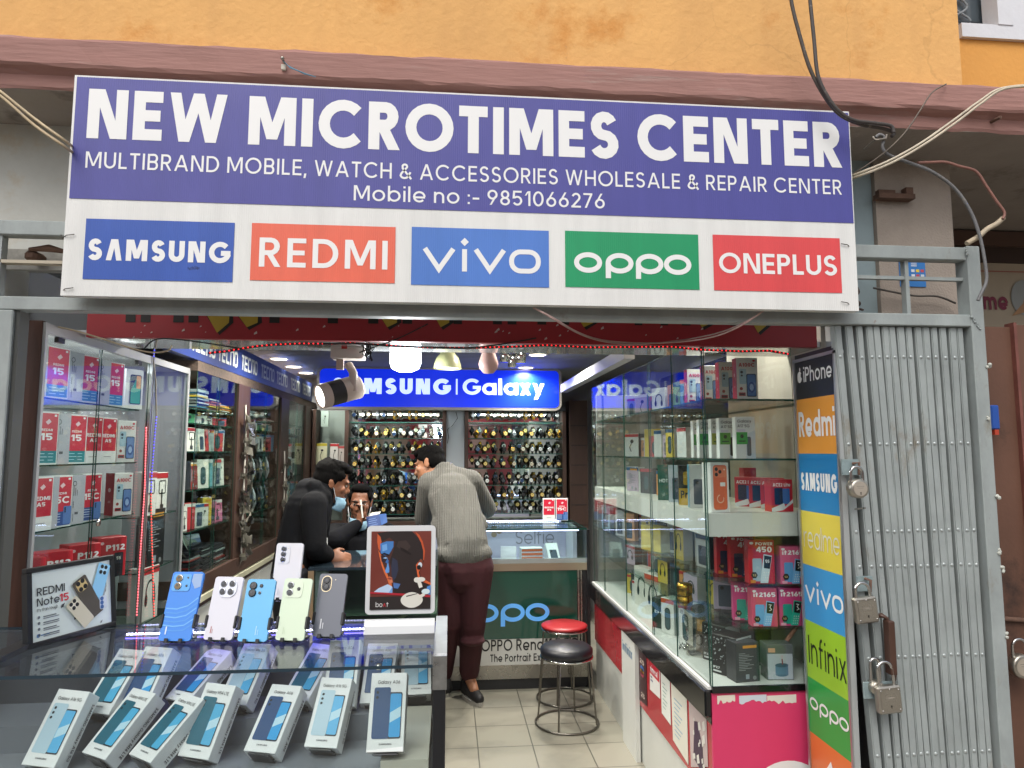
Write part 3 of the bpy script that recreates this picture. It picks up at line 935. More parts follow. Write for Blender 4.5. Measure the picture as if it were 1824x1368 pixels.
def vivo(lb, x0, z0_, W, Hh, m, w=.15, z=.0014):
    s = lambda pts: [(x0 + p[0] * W, z0_ + p[1] * Hh) for p in pts]
    k = w * Hh
    lb.stroke(s([(.02, .74), (.14, .06), (.26, .74)]), k, m, z)
    lb.stroke(s([(.355, 0), (.355, .74)]), k, m, z + .00005)
    lb.poly(s([(.355, .84), (.39, .98), (.355, 1.12), (.32, .98)]), m, z)
    lb.stroke(s([(.45, .74), (.57, .06), (.69, .74)]), k, m, z)
    lb.stroke(rr_pts(x0 + .755 * W, z0_ + .06 * Hh, x0 + .985 * W, z0_ + .7 * Hh, .3 * Hh, 6), k, m, z, True)


def oppo(lb, x0, z0_, W, m, k, z=.0014):
    """Wide ring letters: o p p o; x height = .21 W."""
    rx, ry = W * .097, W * .066
    for i, c in enumerate((.12, .385, .64, .88)):
        cx_ = x0 + c * W
        lb.stroke([(cx_ + rx * math.cos(R(a_)), z0_ + ry + ry * math.sin(R(a_))) for a_ in range(0, 360, 12)], k, m, z, True)
        if i in (1, 2):
            lb.rect(cx_ - rx - k * .5, z0_ - ry * .95, cx_ - rx + k * .55, z0_ + ry, m, z + .0001)


lb = MB(); lb.frame((0, 0, 0), UX, UZ); q0, q1 = sc_(752, 482), sc_(752, 428); vivo(lb, q0.x, q0.z, sc_(962, 485).x - q0.x, q1.z - q0.z, STX, .16); lb.build('lettering', po)
b, a, d = panel(1007, 1246, 411, 511, '11945f')
po = b.build('brand_panel', sg)
lb = MB(); lb.frame((0, 0, 0), UX, UZ); q0 = sc_(1022, 481); oppo(lb, q0.x, q0.z, sc_(1232, 483).x - q0.x, STX, .0165); lb.build('lettering', po)
b, a, d = panel(1272, 1500, 418, 517, 'd9494b')
po = b.build('brand_panel', sg)
lb = MB(); lb.frame((0, 0, 0), UX, UZ); q0, q1 = sc_(1281, 486), sc_(1281, 450); lb.text('ONEPLUS', q0.x, q0.z, q1.z - q0.z, STX, .17, sc_(1491, 490).x - q0.x, z=.0014, track=.12); lb.build('lettering', po)
b = MB()
TW = M('4a4641', .5, .5)
for x_, y_, s in ((120, 420, -1), (118, 515, -1), (1508, 437, 1), (1508, 540, 1)):
    p = sc_(x_, y_)
    b.tube([(p.x + .022 * -s * -1 * -1, -.004, p.z + .004), (p.x, -.006, p.z), (p.x + .02 * s, .01, p.z - .006), (p.x + .035 * s, .03, p.z + .012)], .0014, TW, 6)
b.build('wire_ties', sg)
# ------------------------------------------------------------------ product boxes
CR, CB, CW, CK = '#c8203a', '#2456a8', '#e3e4e2', '#1a1a1c'


def mt(c, r=.38):
    return M(c, r)


def phonepic(b, x, y, w, h, back, screen, z=.0012, cams=3, ang=0):
    """Printed picture: phone back at left, phone front at right."""
    b.rrect(x, y, x + w * .58, y + h, w * .07, mt(back), z)
    b.rrect(x + w * .52, y + h * .0, x + w, y + h * .9, w * .06, mt('#15202c'), z - .0003)
    b.rrect(x + w * .585, y + h * .03, x + w * .97, y + h * .87, w * .05, mt(screen), z + .0002)
    b.poly([(x + w * .6, y + h * .5), (x + w * .97, y + h * .62), (x + w * .97, y + h * .42), (x + w * .6, y + h * .3)], mt('#bfe2f2'), z + .0004)
    for k in range(cams):
        b.ell(x + w * .12, y + h * (.9 - k * .1), w * .05, w * .05, mt('#101820'), z + .0003, 10)


class Box(MB):
    """A carton: local x width, y depth, z height; front faces -y."""

    def __init__(s, w, d, h, body):
        super().__init__()
        s.w, s.d, s.h = w, d, h
        s.bx(-w / 2, w / 2, 0, d, 0, h, body if not isinstance(body, str) else M(body, .42, var=.03, vscale=30), min(w, d) * .02)

    def front(s): return s.frame((-s.w / 2, -.0003, 0), UX, UZ)
    def right(s): return s.frame((s.w / 2 + .0003, 0, 0), UY, UZ)
    def left(s): return s.frame((-s.w / 2 - .0003, s.d, 0), -UY, UZ)
    def top(s): return s.frame((-s.w / 2, 0, s.h + .0003), UX, UY)
    def bottom(s): return s.frame((-s.w / 2, s.d, -.0003), UX, -UY)


def vside(b, t, h, d, m, w=.13, flip=False):
    """Lettering running up a side face."""
    pass


def d_redmi(w, d, h, big, low, name='REDMI'):
    b = Box(w, d, h, CW); b.front()
    b.rect(w * .05, h * .26, w * .95, h * .97, mt(CR))
    if low == 'white':
        b.rect(w * .0, h * .0, w, h * .26, mt(CW)); b.rect(w * .3, h * .13, w * .7, h * .142, mt('#77777a'), .0012)
    else:
        b.rect(w * .05, h * .03, w * .95, h * .26, mt(low))
        for k in range(3):
            b.rect(w * .15, h * (.2 - k * .06), w * (.45 + .1 * (k % 2)), h * (.212 - k * .06), mt('#b9dcea'), .0012)
            b.rect(w * .6, h * (.2 - k * .06), w * .82, h * (.21 - k * .06), mt('#b9dcea'), .0012)
    wt = mt('#f0efee')
    if len(big) == 2 and big[0] == 'A':
        b.text(name, w * .5, h * .56, h * .075, wt, .2, w * .74, 'c', z=.0012); b.text(big, w * .5, h * .45, h * .075, wt, .2, w * .36, 'c', z=.0012)
    else:
        b.text(name, w * .5, h * .63, h * .045, wt, .16, w * .46, 'c', z=.0012); b.text(big, w * .5, h * .46, h * .13, wt, .2, w * (.48 if len(big) == 2 else .76), 'c', z=.0012)
    b.rrect(w * .78, h * .91, w * .88, h * .95, h * .008, wt, .0012)
    b.poly([(w * .42, h * .8), (w * .56, h * .86), (w * .66, h * .81), (w * .52, h * .75)], mt('#e9c9cd'), .0012)
    if big == '15C':
        b.rect(w * .05, h * .03, w * .95, h * .3, mt('#2d4f8f'), .0013); b.rrect(w * .62, h * .05, w * .98, h * .4, w * .05, mt('#5579b6'), .0018)
        for k in range(3): b.ell(w * .7, h * (.36 - k * .035), w * .035, w * .035, mt('#1c2740'), .0022, 8)
        for k in range(4): b.rect(w * .1, h * (.25 - k * .05), w * .5, h * (.262 - k * .05), mt('#c6d4ea'), .0018)
    b.right(); b.rect(0, 0, d, h, mt('#c9c9ca'))
    return b


def d_grey(w, d, h):
    b = Box(w, d, h, '#b1b2b8'); b.front(); k = mt('#4d4f55')
    b.stroke(arc(w * .35, h * .83, w * .1, w * .1, 0, 360, 12), w * .03, k, .0008, True)
    for i in range(3):
        b.rect(w * (.3 + .1 * i), h * (.58), w * (.33 + .1 * i), h * (.78 - .04 * i), k)
    b.rect(w * .3, h * .33, w * .34, h * .47, k); b.rect(w * .42, h * .2, w * .62, h * .25, k)
    b.rect(w * .32, h * .06, w * .35, h * .22, k)
    return b


def d_a100(w, d, h, side='l'):
    b = Box(w, d, h, '#e6e5e2'); b.front()
    b.text('A100C', w * .1, h * .79, h * .085, mt(CR), .2, w * .78, z=.0012)
    b.ell(w * .84, h * .93, w * .07, w * .05, mt(CR), .001, 12)
    b.rrect(w * .12, h * .38, w * .46, h * .74, w * .06, mt('#a9c8d8'), .0008); b.ell(w * .24, h * .66, w * .07, w * .07, mt('#2b3a48'), .0012, 10); b.ell(w * .24, h * .58, w * .05, w * .05, mt('#2b3a48'), .0012, 10)
    b.rrect(w * .46, h * .08, w * .93, h * .62, w * .07, mt('#20344f'), .001); b.rrect(w * .5, h * .1, w * .9, h * .6, w * .06, mt('#5f84c0'), .0014)
    b.ell(w * .7, h * .3, w * .17, h * .13, mt('#37589c'), .0018, 16); b.ell(w * .7, h * .3, w * .1, h * .08, mt('#9ab6e0'), .0022, 14)
    b.ell(w * .2, h * .27, w * .08, w * .08, mt('#9c3a33'), .001, 8); b.rrect(w * .08, h * .1, w * .4, h * .18, h * .01, mt('#b3222f'), .001); b.rect(w * .12, h * .12, w * .36, h * .155, mt('#262022'), .0014)
    for f in (b.left, b.right):
        f(); b.rect(0, 0, d, h, mt('#a81d2b')); b.ell(d * .5, h * .6, d * .16, d * .16, mt('#d9a5a4'), .001, 10)
        b.text('A100C', d * .38, h * .3, h * .05, mt('#d9a5a4'), .16, d * .3, z=.001)
    return b


def d_p112(w, d, h):
    b = Box(w, d, h, '#bb1e2c'); b.front()
    b.text('P112', w * .28, h * .66, h * .15, mt('#eceae8'), .22, w * .66, z=.001)
    b.ell(w * .14, h * .86, w * .07, w * .05, mt('#e4c8c6'), .001, 12)
    b.rrect(w * .3, -.0, w * .62, h * .52, w * .04, mt('#20263f'), .0008); b.rrect(w * .58, 0, w * .9, h * .6, w * .04, mt('#1a1d26'), .001); b.rrect(w * .61, h * .32, w * .87, h * .57, w * .03, mt('#2d3440'), .0014); b.text('55', w * .66, h * .42, h * .08, mt('#dfe8d8'), .2, w * .15, z=.0018)
    b.left(); b.ell(d * .5, h * .5, d * .14, d * .14, mt('#d99a98'), .001, 10)
    return b


def d_feature(w, d, h, c1, top, big, ph1, ph2, bigw=.8):
    """Small feature phone carton: two phones, round badge."""
    b = Box(w, d, h, c1); b.front()
    wt = mt('#f1eeee')
    b.ell(w * .12, h * .93, w * .08, h * .03, wt, .001, 12)
    if top: b.text(top, w * .28, h * .88, h * .07, wt, .22, w * .66, z=.001)
    b.text(big, w * (.3 if top else .08), h * (.72 if top else .78), h * (.13 if top else .12), wt, .22, w * (.6 if top else bigw), z=.001)
    b.rrect(w * .14, h * .06, w * .5, h * .58, w * .05, mt(ph1), .0012)
    b.poly([(w * .42, h * .02), (w * .72, h * .02), (w * .9, h * .64), (w * .58, h * .68)], mt(ph2), .0016)
    b.poly([(w * .57, h * .36), (w * .8, h * .34), (w * .88, h * .62), (w * .6, h * .65)], mt('#17181c'), .002)
    (b.text('55', w * .64, h * .48, h * .07, wt, .2, w * .15, z=.0024) if top else b.stroke([(w * .66, h * .58), (w * .76, h * .57), (w * .7, h * .51), (w * .77, h * .45), (w * .68, h * .42)], w * .025, wt, .0024))
    for k in range(4):
        for q in range(3): b.ell(w * (.52 + .08 * q + .02 * k), h * (.08 + .06 * k), w * .02, h * .012, mt('#f3f3f3'), .0022, 6)
    b.ell(w * .2, h * .2, w * .13, w * .13, mt('#26221c'), .002, 6); b.text('12', w * .2, h * .175, h * .05, mt('#c7b27a'), .2, w * .13, 'c', z=.0024)
    b.rect(w * .05, h * .02, w * .25, h * .09, mt('#d88a2c' if top else '#e9a9bd'), .0014)
    b.right(); b.rect(0, 0, d, h, mt('#a02231' if top else '#b9455f')); b.rect(d * .4, h * .2, d * .6, h * .5, mt('#d8a3a8'))
    return b


def d_galaxy(w, d, h, title, back, screen, cams):
    b = Box(w, d, h, M('#f2f2f2', .5, var=.04, vscale=22)); b.front()
    tk = mt('#24262a')
    b.text(title, w * .5, h * .855, h * .046, tk, .13, w * (.62 if len(title) < 12 else .74), 'c', z=.0008)
    phonepic(b, w * .11, h * .16, w * .79, h * .65, back, screen, .001, cams)
    b.text('SAMSUNG', w * .5, h * .085, h * .022, mt('#5c6066'), .2, w * .34, 'c', z=.0008)
    b.bottom(); b.text('SAMSUNG', w * .5, d * .28, d * .34, tk, .24, w * .72, 'c', z=.0008)
    for f, o in ((b.right, 1), (b.left, -1)):
        f(); mm = b.M
        b.frame(mm @ Vector((d * .64, h * .88, 0)), mm.to_3x3() @ Vector((0, -1, 0)), mm.to_3x3() @ Vector((1, 0, 0)))
        b.text('SAMSUNG ' + title, 0, 0, d * .2, tk, .17, h * .76, z=.0008)
    b.top(); b.text('SAMSUNG', w * .5, d * .3, d * .3, tk, .22, w * .6, 'c', z=.0008)
    return b


def d_a17(w, d, h, l1, l2, tagc='#3fa24a', pic='#3b4252', sidec='#e2d3d6'):
    b = Box(w, d, h, '#e8e7e5'); b.front(); k = mt('#222326')
    b.text(l1, w * .1, h * .86, h * .07, k, .15, w * .72, z=.0008); b.text(l2, w * .1, h * .745, h * .07, k, .15, w * .62, z=.0008)
    b.rect(w * .08, h * .64, w * .5, h * .7, mt('#d8cfe0')); b.rect(w * .04, h * .34, w * .6, h * .63, mt(tagc), .001)
    b.ell(w * .32, h * .53, w * .1, w * .11, mt('#2d3a22'), .0014, 6); b.rect(w * .14, h * .4, w * .5, h * .43, mt('#274a2a'), .0014)
    b.poly([(w * .52, 0), (w, 0), (w, h * .68), (w * .66, h * .6), (w * .52, h * .34)], mt('#cfd6de'), .0007)
    b.rrect(w * .56, h * .06, w * .78, h * .52, w * .08, mt(pic), .0009)
    b.right(); b.rect(0, 0, d, h, mt(sidec))
    return b


def d_plain(w, d, h, c, acc=None, pic=None, words=None, wc='#26282c', side=None, r=.42):
    """Generic carton: accent band, printed product silhouette, words."""
    b = Box(w, d, h, M(c, r, var=.05, vscale=25)); b.front()
    if acc: b.rect(0, h * .86, w, h * .985, mt(acc))
    if pic == 'phone':
        b.rrect(w * .2, h * .08, w * .8, h * .66, w * .06, mt('#3b4a5c'), .001); b.ell(w * .36, h * .58, w * .08, w * .08, mt('#12171d'), .0014, 10)
    elif pic == 'bottle':
        b.rrect(w * .28, h * .12, w * .72, h * .74, w * .2, mt('#1f2f33'), .001); b.rrect(w * .33, h * .16, w * .67, h * .7, w * .16, mt('#345158'), .0013)
    elif pic == 'headphones':
        b.stroke(arc(w * .52, h * .5, w * .24, h * .24, -20, 200, 14), w * .06, mt('#1d2a2c'), .001); b.ell(w * .29, h * .38, w * .08, h * .12, mt('#1d2a2c'), .0013, 12); b.ell(w * .74, h * .38, w * .08, h * .12, mt('#1d2a2c'), .0013, 12)
    elif pic == 'bud':
        b.stroke([(w * .5, h * .2), (w * .4, h * .4), (w * .55, h * .62)], w * .05, mt('#25282a'), .001); b.ell(w * .56, h * .66, w * .12, w * .1, mt('#25282a'), .0013, 10)
    elif pic == 'stand':
        b.rect(w * .44, h * .12, w * .54, h * .6, mt('#222324'), .001); b.stroke(rr_pts(w * .22, h * .5, w * .8, h * .8, w * .08), w * .05, mt('#222324'), .0013, True); b.rrect(w * .36, h * .08, w * .66, h * .24, w * .03, mt('#2d2e2f'), .0013)
    elif pic == 'lines':
        for k in range(11): b.rect(w * .12, h * (.72 - k * .042), w * (.4 + .45 * ((k * 7) % 5) / 5), h * (.735 - k * .042), mt('#8e9296'), .001)
        b.rrect(w * .3, h * .86, w * .9, h * .93, h * .01, mt('#d4902f'), .001); b.ell(w * .78, h * .1, w * .08, w * .08, mt('#7e8285'), .001, 12); b.rrect(w * .4, h * .08, w * .55, h * .2, h * .01, mt('#8f9aa4'), .001)
    elif pic == 'cup':
        b.rect(w * .03, h * .03, w * .97, h * .74, mt('#aeb3bd'), .0008); b.ell(w * .55, h * .16, w * .24, h * .06, mt('#4f6a84'), .0011, 18); b.rect(w * .31, h * .16, w * .79, h * .42, mt('#5b7893'), .0012); b.ell(w * .55, h * .42, w * .25, h * .06, mt('#41566b'), .0014, 18)
        b.stroke([(w * .58, h * .44), (w * .57, h * .6)], w * .05, mt('#8c3a44'), .0018); b.ell(w * .57, h * .66, w * .05, h * .05, mt('#b9a7b0'), .0018, 10); b.rrect(w * .06, h * .78, w * .32, h * .9, h * .01, mt('#c99a7e'), .001)
    elif pic == 'splash':
        rr = random.Random(5)
        for k in range(46):
            a, q = rr.uniform(.1, .8) * w, rr.uniform(.3, .9) * h; s_ = rr.uniform(.008, .03) * h
            b.poly([(a, q), (a + s_ * 2, q + s_ * .6), (a + s_ * 1.3, q + s_ * 2.2), (a - s_ * .4, q + s_)], mt('#9aa0a2'), .0008 + k * .00002)
        b.text('IPX7', w * .08, h * .14, h * .06, mt('#d8dada'), .18, w * .26); b.rect(w * .08, h * .06, w * .4, h * .1, mt('#c8caca'))
    if words:
        yy = h * (.7 if pic else .5)
        for q, t in enumerate(words): b.text(t, w * .1, yy - q * h * .13, h * (.06 if len(t) > 3 else .1), mt(wc), .17, w * min(.8, .17 * len(t) + .05), z=.0016)
    if side: b.right(); b.rect(0, 0, d, h, mt(side)); b.left(); b.rect(0, 0, d, h, mt(side))
    return b


def put(o, label, cat, loc, rz=0, group=None, tilt=0, name=None):
    o.location = loc
    o.rotation_euler = (R(-tilt), 0, R(rz))
    tag(o, label, cat, group)
    return o


_des = {}


def inst(key, fn, name):
    """First call builds the mesh, later calls copy the object."""
    if key not in _des:
        _des[key] = fn().build(name)
        return _des[key]
    o = _des[key].copy(); COL.objects.link(o)
    return o


# ------------------------------------------------------------------ left glass case
XC = -1.345
yA, yB, yC = P(71, 700, X=XC).y, P(262, 800, X=XC).y, P(330, 800, X=XC).y
lt = thing('glass_case', 'tall glass display case of red phone boxes behind a brown wood end panel', 'display case', (XC, yA, 0))
zt_, zbm = P(71, 571, X=XC).z, .62
WOOD = M('4a2c20', .45, var=.3, vscale=14, stretch=(3, 3, .25), bump=.15, bscale=40, coat=.15)
b = MB(); wxl = P(24, 700, Y=yA).x; b.bx(wxl - XC, -.004, -.004, .018, -.1, zt_ + .005, WOOD, .002); b.build('wood_panel', lt)
BACKG = M('97979c', .55, var=.05)
L2, L3 = yB - yA, yC - yA
b = MB(); b.bx(-.3, -.285, .02, L3, 0, zt_, BACKG); b.bx(-.285, -.004, .02, L3 - .012, zt_ - .02, zt_ - .004, M('b9b9b6', .5)); b.bx(-.285, -.004, .02, L3 - .012, zbm - .02, zbm, M('8a8a88', .5)); b.bx(-.285, -.006, L3 - .012, L3 + .0, zbm, zt_, BACKG); b.build('back_panel', lt)
b = MB(); LW_ = M('989a9b', .45, .2, var=.06, vscale=14)
b.bx(-.014, .006, .0, .014, zbm - .3, zt_, LW_); b.bx(-.014, .006, .014, L2 - .004, zt_ - .035, zt_ - .001, LW_); b.bx(-.014, .006, L2 + .02, L3 - .016, zt_ - .03, zt_ - .001, LW_)
b.bx(-.014, .007, L2 - .004, L2 + .003, zbm - .3, zt_, ALU); b.bx(-.014, .007, L2 + .013, L2 + .02, zbm - .3, zt_, ALU); b.bx(-.014, .006, L3 - .016, L3 + .004, zbm - .3, zt_, LW_)
b.bx(-.014, .003, .014, L2 - .004, zbm - .3, zbm, M('2b2b2d', .4)); b.build('frame', lt)
ysp = P(172, 800, X=XC).y - yA
pane('glass_door', lt, -.004, .0, .015, ysp + .004, zbm, zt_ - .036, GLASS('eef5f3', .05, k=.4, dust=.02))
pane('glass_door', lt, -.0095, -.0055, ysp - .004, L2 - .005, zbm, zt_ - .036, GLASS('eef5f3', .05, k=.4, dust=.02))
pane('glass_door', lt, -.004, .0, L2 + .021, L3 - .017, zbm, zt_ - .031, GLASS('eef5f3', .05, k=.4, dust=.02))
LZ = [P(66, 703, X=XC).z, P(66, 829, X=XC).z, P(52, 953, X=XC).z, P(120, 1062, X=XC).z]
for z_ in LZ:
    pane('glass_shelf', lt, -.28, -.03, .02, L2 - .03, z_ - .006, z_, GLASS('dfeee9', .05))
b = MB()
for y_ in (.1, L2 - .12):
    b.lathe([(0, 0), (.014, 0), (.014, .006), (0, .008)], CHROME, 14, O=(.0, ysp + .04, 1.33), axis='x') if y_ == .1 else None
    b.bx(-.01, .004, y_ - .02, y_ + .02, zt_ - .055, zt_ - .037, BLACK)
b.build('door_fittings', lt)

LSH = ['top', 'second', 'third', 'lowest']


def lbox(key, fn, x0, x1, si, label, cat='phone box', rz=78, xoff=-.05, group='boxes in the left glass case'):
    y0, y1 = P(x0, 800, X=XC - .035).y, P(x1, 800, X=XC - .035).y
    o = inst(key, fn, 'phone_box')
    put(o, label, cat, (XC - .03, (y0 + y1) / 2, LZ[si] + .0005), rz, group)
    return o


BW, BH = .105, .182
G15b = lambda: d_redmi(BW, .05, BH, '15', '#2f7fae')
G15t = lambda: d_redmi(BW, .05, BH, '15', '#167f86')
G15c = lambda: d_redmi(BW, .05, BH, '15C', '#2d4f8f')
GA5 = lambda: d_redmi(BW * .98, .05, BH, 'A5', 'white')
GGR = lambda: d_grey(.085, .05, BH * .99)
GA1 = lambda: d_a100(.085, .055, BH * .97)
lbox('15b', G15b, 74, 108, 0, 'red and blue phone box nearest the wood panel, top left shelf')
lbox('grey', GGR, 110, 135, 0, 'grey box side between the first two red boxes on the top left shelf')
lbox('15b', G15b, 136, 163, 0, 'red and blue phone box in the middle of the top left shelf')
lbox('grey', GGR, 164, 184, 0, 'grey box side left of the third red box on the top left shelf')
lbox('15b', G15b, 185, 207, 0, 'red and blue phone box third along the top left shelf')
lbox('m14g', lambda: (lambda b: (b.front(), b.rrect(.02, .02, .075, .15, .008, mt('#1c2a2c'), .001), b.poly([(.024, .024), (.071, .024), (.071, .146), (.055, .146), (.024, .08)], mt('#2fa084'), .0014), b.rrect(.05, .09, .071, .146, .003, mt('#d89342'), .0018), b)[-1])(Box(.085, .05, BH * .95, CW)), 216, 246, 0, 'white phone box picturing a green screened phone at the shelf end', rz=62)
lbox('15t', G15t, 62, 94, 1, 'red and teal phone box nearest the wood panel on the second left shelf')
lbox('grey', GGR, 95, 115, 1, 'grey box side between two red and teal boxes on the second left shelf')
lbox('15t', G15t, 116, 147, 1, 'red and teal phone box right of a grey box on the second left shelf')
lbox('a5', GA5, 150, 174, 1, 'red and white phone box just left of its twin, second left shelf')
lbox('a5', GA5, 177, 200, 1, 'red and white phone box right of its twin, second left shelf')
lbox('a100', GA1, 206, 238, 1, 'white and red phone box picturing a blue phone, end of second left shelf', rz=60)
lbox('a5', GA5, 68, 84, 2, 'red phone box half hidden by the wood panel on the third left shelf')
lbox('grey', GGR, 84, 98, 2, 'grey box side nearest the wood panel on the third left shelf')
lbox('15c', G15c, 95, 127, 2, 'red and blue phone box left of the glass door edge, third left shelf')
lbox('grey', GGR, 129, 149, 2, 'grey box side between two red and blue boxes on the third left shelf')
lbox('15c', G15c, 150, 181, 2, 'red and blue phone box at the glass door edge, third left shelf')
lbox('a100', GA1, 206, 237, 2, 'white and red phone box picturing a blue phone, end of third left shelf', rz=60)
for i, (x0, x1) in enumerate(((46, 70), (92, 124), (144, 175), (196, 219))):
    lbox('p112', lambda: d_p112(.115, .075, .16), x0, x1, 3, 'red keypad phone box, %s from the wood panel on the lowest left shelf' % ORD[i], rz=52)
# second section of the case: accessory boxes
for i, (key, fn, x0, x1, yb_, lab, cat) in enumerate((
        ('carh', lambda: d_plain(.1, .05, .2, '#d9d8d2', '#b5262f', 'stand', None), 258, 276, 918, 'white box picturing a black holder, left of its twin beside the red led strip', 'accessory box'),
        ('carh', None, 277, 297, 916, 'white box picturing a black holder, right of its twin behind the led strip', 'accessory box'),
        ('blk', lambda: d_plain(.16, .05, .27, '#1c1d20', None, 'lines', None, '#d7d7d5'), 262, 297, 1008, 'black accessory bag with a white barcode below the two holder boxes', 'accessory bag'),
        ('hph', lambda: d_plain(.15, .06, .24, '#d8d6d1', '#c23037', 'headphones', None), 256, 292, 1098, 'white and red box picturing dark blue headphones at the case bottom', 'headphone box'))):
    y0, y1 = P(x0, 900, X=XC - .03).y, P(x1, 900, X=XC - .03).y
    o = inst(key, fn, 'accessory_box')
    put(o, lab, cat, (XC - .03, (y0 + y1) / 2, P((x0 + x1) / 2, yb_, X=XC - .03).z), 84, 'boxes behind the led strips')
    if i != 1:
        pane('glass_shelf', lt, -.28, -.02, L2 + .03, L3 - .03, o.location.z - .006, o.location.z - .0005, GLASS('dfeee9', .05))

# ------------------------------------------------------------------ right glass showcase
XS, YF, YE = 1.0, 2.625, 4.76
rs = thing('glass_showcase', 'long corner glass showcase with black ledge and pink front full of phone boxes', 'showcase', (XS, YF, 0))
XW = 1.52
zs = .712
PINK = M('d23c68', .38, var=.05, vscale=4, dirt=('b23358', 5, .7))
RED2 = M('b02a34', .22, var=.06, vscale=5, coat=.3)
WLAM = M('c9cbc5', .35, var=.06, vscale=5)
b = MB(); b.bx(.012, XW - XS, .01, YE - YF, 0, .57, WLAM); b.build('base_cabinet', rs)
zr = P(1219, 1368, X=.99).z
b = MB(); b.bx(.004, .012, .012, 1.02, zr, .598, RED2); b.bx(.004, .012, 1.3, YE - YF, zr + .04, .6, RED2); b.build('red_panel', rs)
b = MB(); b.bx(.0, XW - XS - .002, -.004, .009, 0, .688, PINK)
b.frame((0, -.0042, 0), UX, UZ)
rr = random.Random(2)
fp = lambda x, y: (P(x, y, Y=YF - .008).x - XS, P(x, y, Y=YF - .008).z)
for x0, x1, c in ((1278, 1310, '#d9d2c4'), (1317, 1366, '#c3ccd6'), (1367, 1419, '#d8d3c8')):
    top = fp(x0, 1239)[1]; a = fp(x0, 1240)[0]; c_ = fp(x1, 1240)[0]
    n = 13
    b.poly([(a + (c_ - a) * i / n, top - .018 - rr.uniform(0, .016)) for i in range(n + 1)] + [(c_, top), (a, top - .002)], M(c, .8), .0006)
q = fp(1400, 1368)
b.ell(q[0] + .01, q[1] - .14, .17, .165, M('e2e2e0', .45), .0008, 40)
b.ell(fp(1275, 1234)[0], fp(1275, 1234)[1], .004, .004, BLACK, .001, 10)
b.build('front_panel', rs)
b = MB(); BLG = M('141416', .18, coat=.4)
b.bx(-.028, .0, -.006, YE - YF, .6, .70, BLG, .006); b.bx(.0, XW - XS - .004, -.012, -.001, .69, .712, BLG); b.bx(.0, .02, .0, YE - YF, .57, .7, BLG); b.build('ledge', rs)
b = MB(); b.bx(-.012, XW - XS - .004, -.0, YE - YF, .7005, zs, M('d5d6d3', .3)); b.build('sill', rs)
yp0, yp1 = P(1090, 1160, X=.985).y, P(1067, 1160, X=.985).y
b = MB(); b.bx(-.02, .0035, 1.022, 1.298, 0, .599, M('d0d2cd', .4, var=.05)); b.frame((-.0205, 1.29, .3), -UY, UZ); b.text('infinix', .02, .2, .05, M('5f7f9a', .5), .18, .2); b.build('pilaster', rs)
BW2 = M('aaa498', .6, var=.06, vscale=3)
b = MB(); b.bx(XW - XS - .02, XW - XS, .0, .95, zs, 2.12, BW2); b.bx(XW - XS - .02, XW - XS, .952, YE - YF, zs, 2.12, M('66736e', .06, 1)); b.bx(.03, XW - XS - .021, YE - YF - .015, YE - YF, zs, 2.0, M('8d8f8c', .3)); b.build('back_panel', rs)
ztop = P(1040, 675, X=XS).z
zg = 2.05
joints = [YF + .0, P(1257, 900, X=XS).y, P(1200, 900, X=XS).y, P(1160, 950, X=XS).y, P(1113, 900, X=XS).y, P(1075, 900, X=XS).y, YE]
for k in range(6):
    off = .0055 * (k % 2)
    pane('glass_pane', rs, -.002 + off, .002 + off, joints[k] - YF + (.004 if k == 0 else -.006), joints[k + 1] - YF + .006, zs, zg, GLASS('eaf3f0', .05, k=.36, dust=.05))
pane('glass_pane', rs, -.002, XW - XS - .15, -.002, .0022, zs, zg)
b = MB(); b.bx(-.03, .03, 1.1, 3.3, ztop - .025, ztop + .045, M('c3c5c3', .35, .3)); b.build('top_rail', rs)
RZ = [P(1335, 713, Y=2.72).z, P(1335, 817, Y=2.72).z, P(1330, 913, Y=2.66).z, P(1360, 1042, Y=2.68).z, P(1360, 1119, Y=2.68).z]
SHG = GLASS('dcebe6', .06)
pane('glass_shelf', rs, .02, XW - XS - .022, .02, YE - YF - .02, RZ[0] - .008, RZ[0], GLASS('b9ada0', .08))
pane('glass_shelf', rs, .02, XW - XS - .022, .02, YE - YF - .02, RZ[1] - .006, RZ[1], SHG)
b = MB(); b.bx(.012, XW - XS - .022, .012, YE - YF - .02, RZ[2] - .09, RZ[2], M('cfcfca', .4, var=.05)); b.build('thick_shelf', rs)
b = MB(); b.prism([(.05, .3), (.16, .05), (XW - XS - .022, .05), (XW - XS - .022, YE - YF - .03), (.05, YE - YF - .03)], RZ[3] - .007, RZ[3], SHG); b.build('glass_shelf', rs)
b = MB(); b.prism([(.05, .3), (.16, .05), (XW - XS - .022, .05), (XW - XS - .022, YE - YF - .03), (.05, YE - YF - .03)], RZ[4] - .007, RZ[4], SHG); b.build('glass_shelf', rs)
b = MB()
for y_ in (.35, .9, 1.5):
    for z_ in RZ[3:]: b.bx(.3, XW - XS - .022, y_, y_ + .012, z_ - .03, z_ - .008, M('55585a', .5))
b.build('shelf_brackets', rs)

GR = 'boxes in the corner glass showcase'


def rbox(key, fn, xc, yb_, z, label, cat='phone box', rz=0, Y=None, name='phone_box'):
    p = P(xc, yb_, Y=Y) if Y else P(xc, yb_, Z=z)
    if p.x < 1.075: p = P(xc, yb_, X=1.075)
    return put(inst(key, fn, name), label, cat, (p.x, p.y, z + .0006), rz, GR)


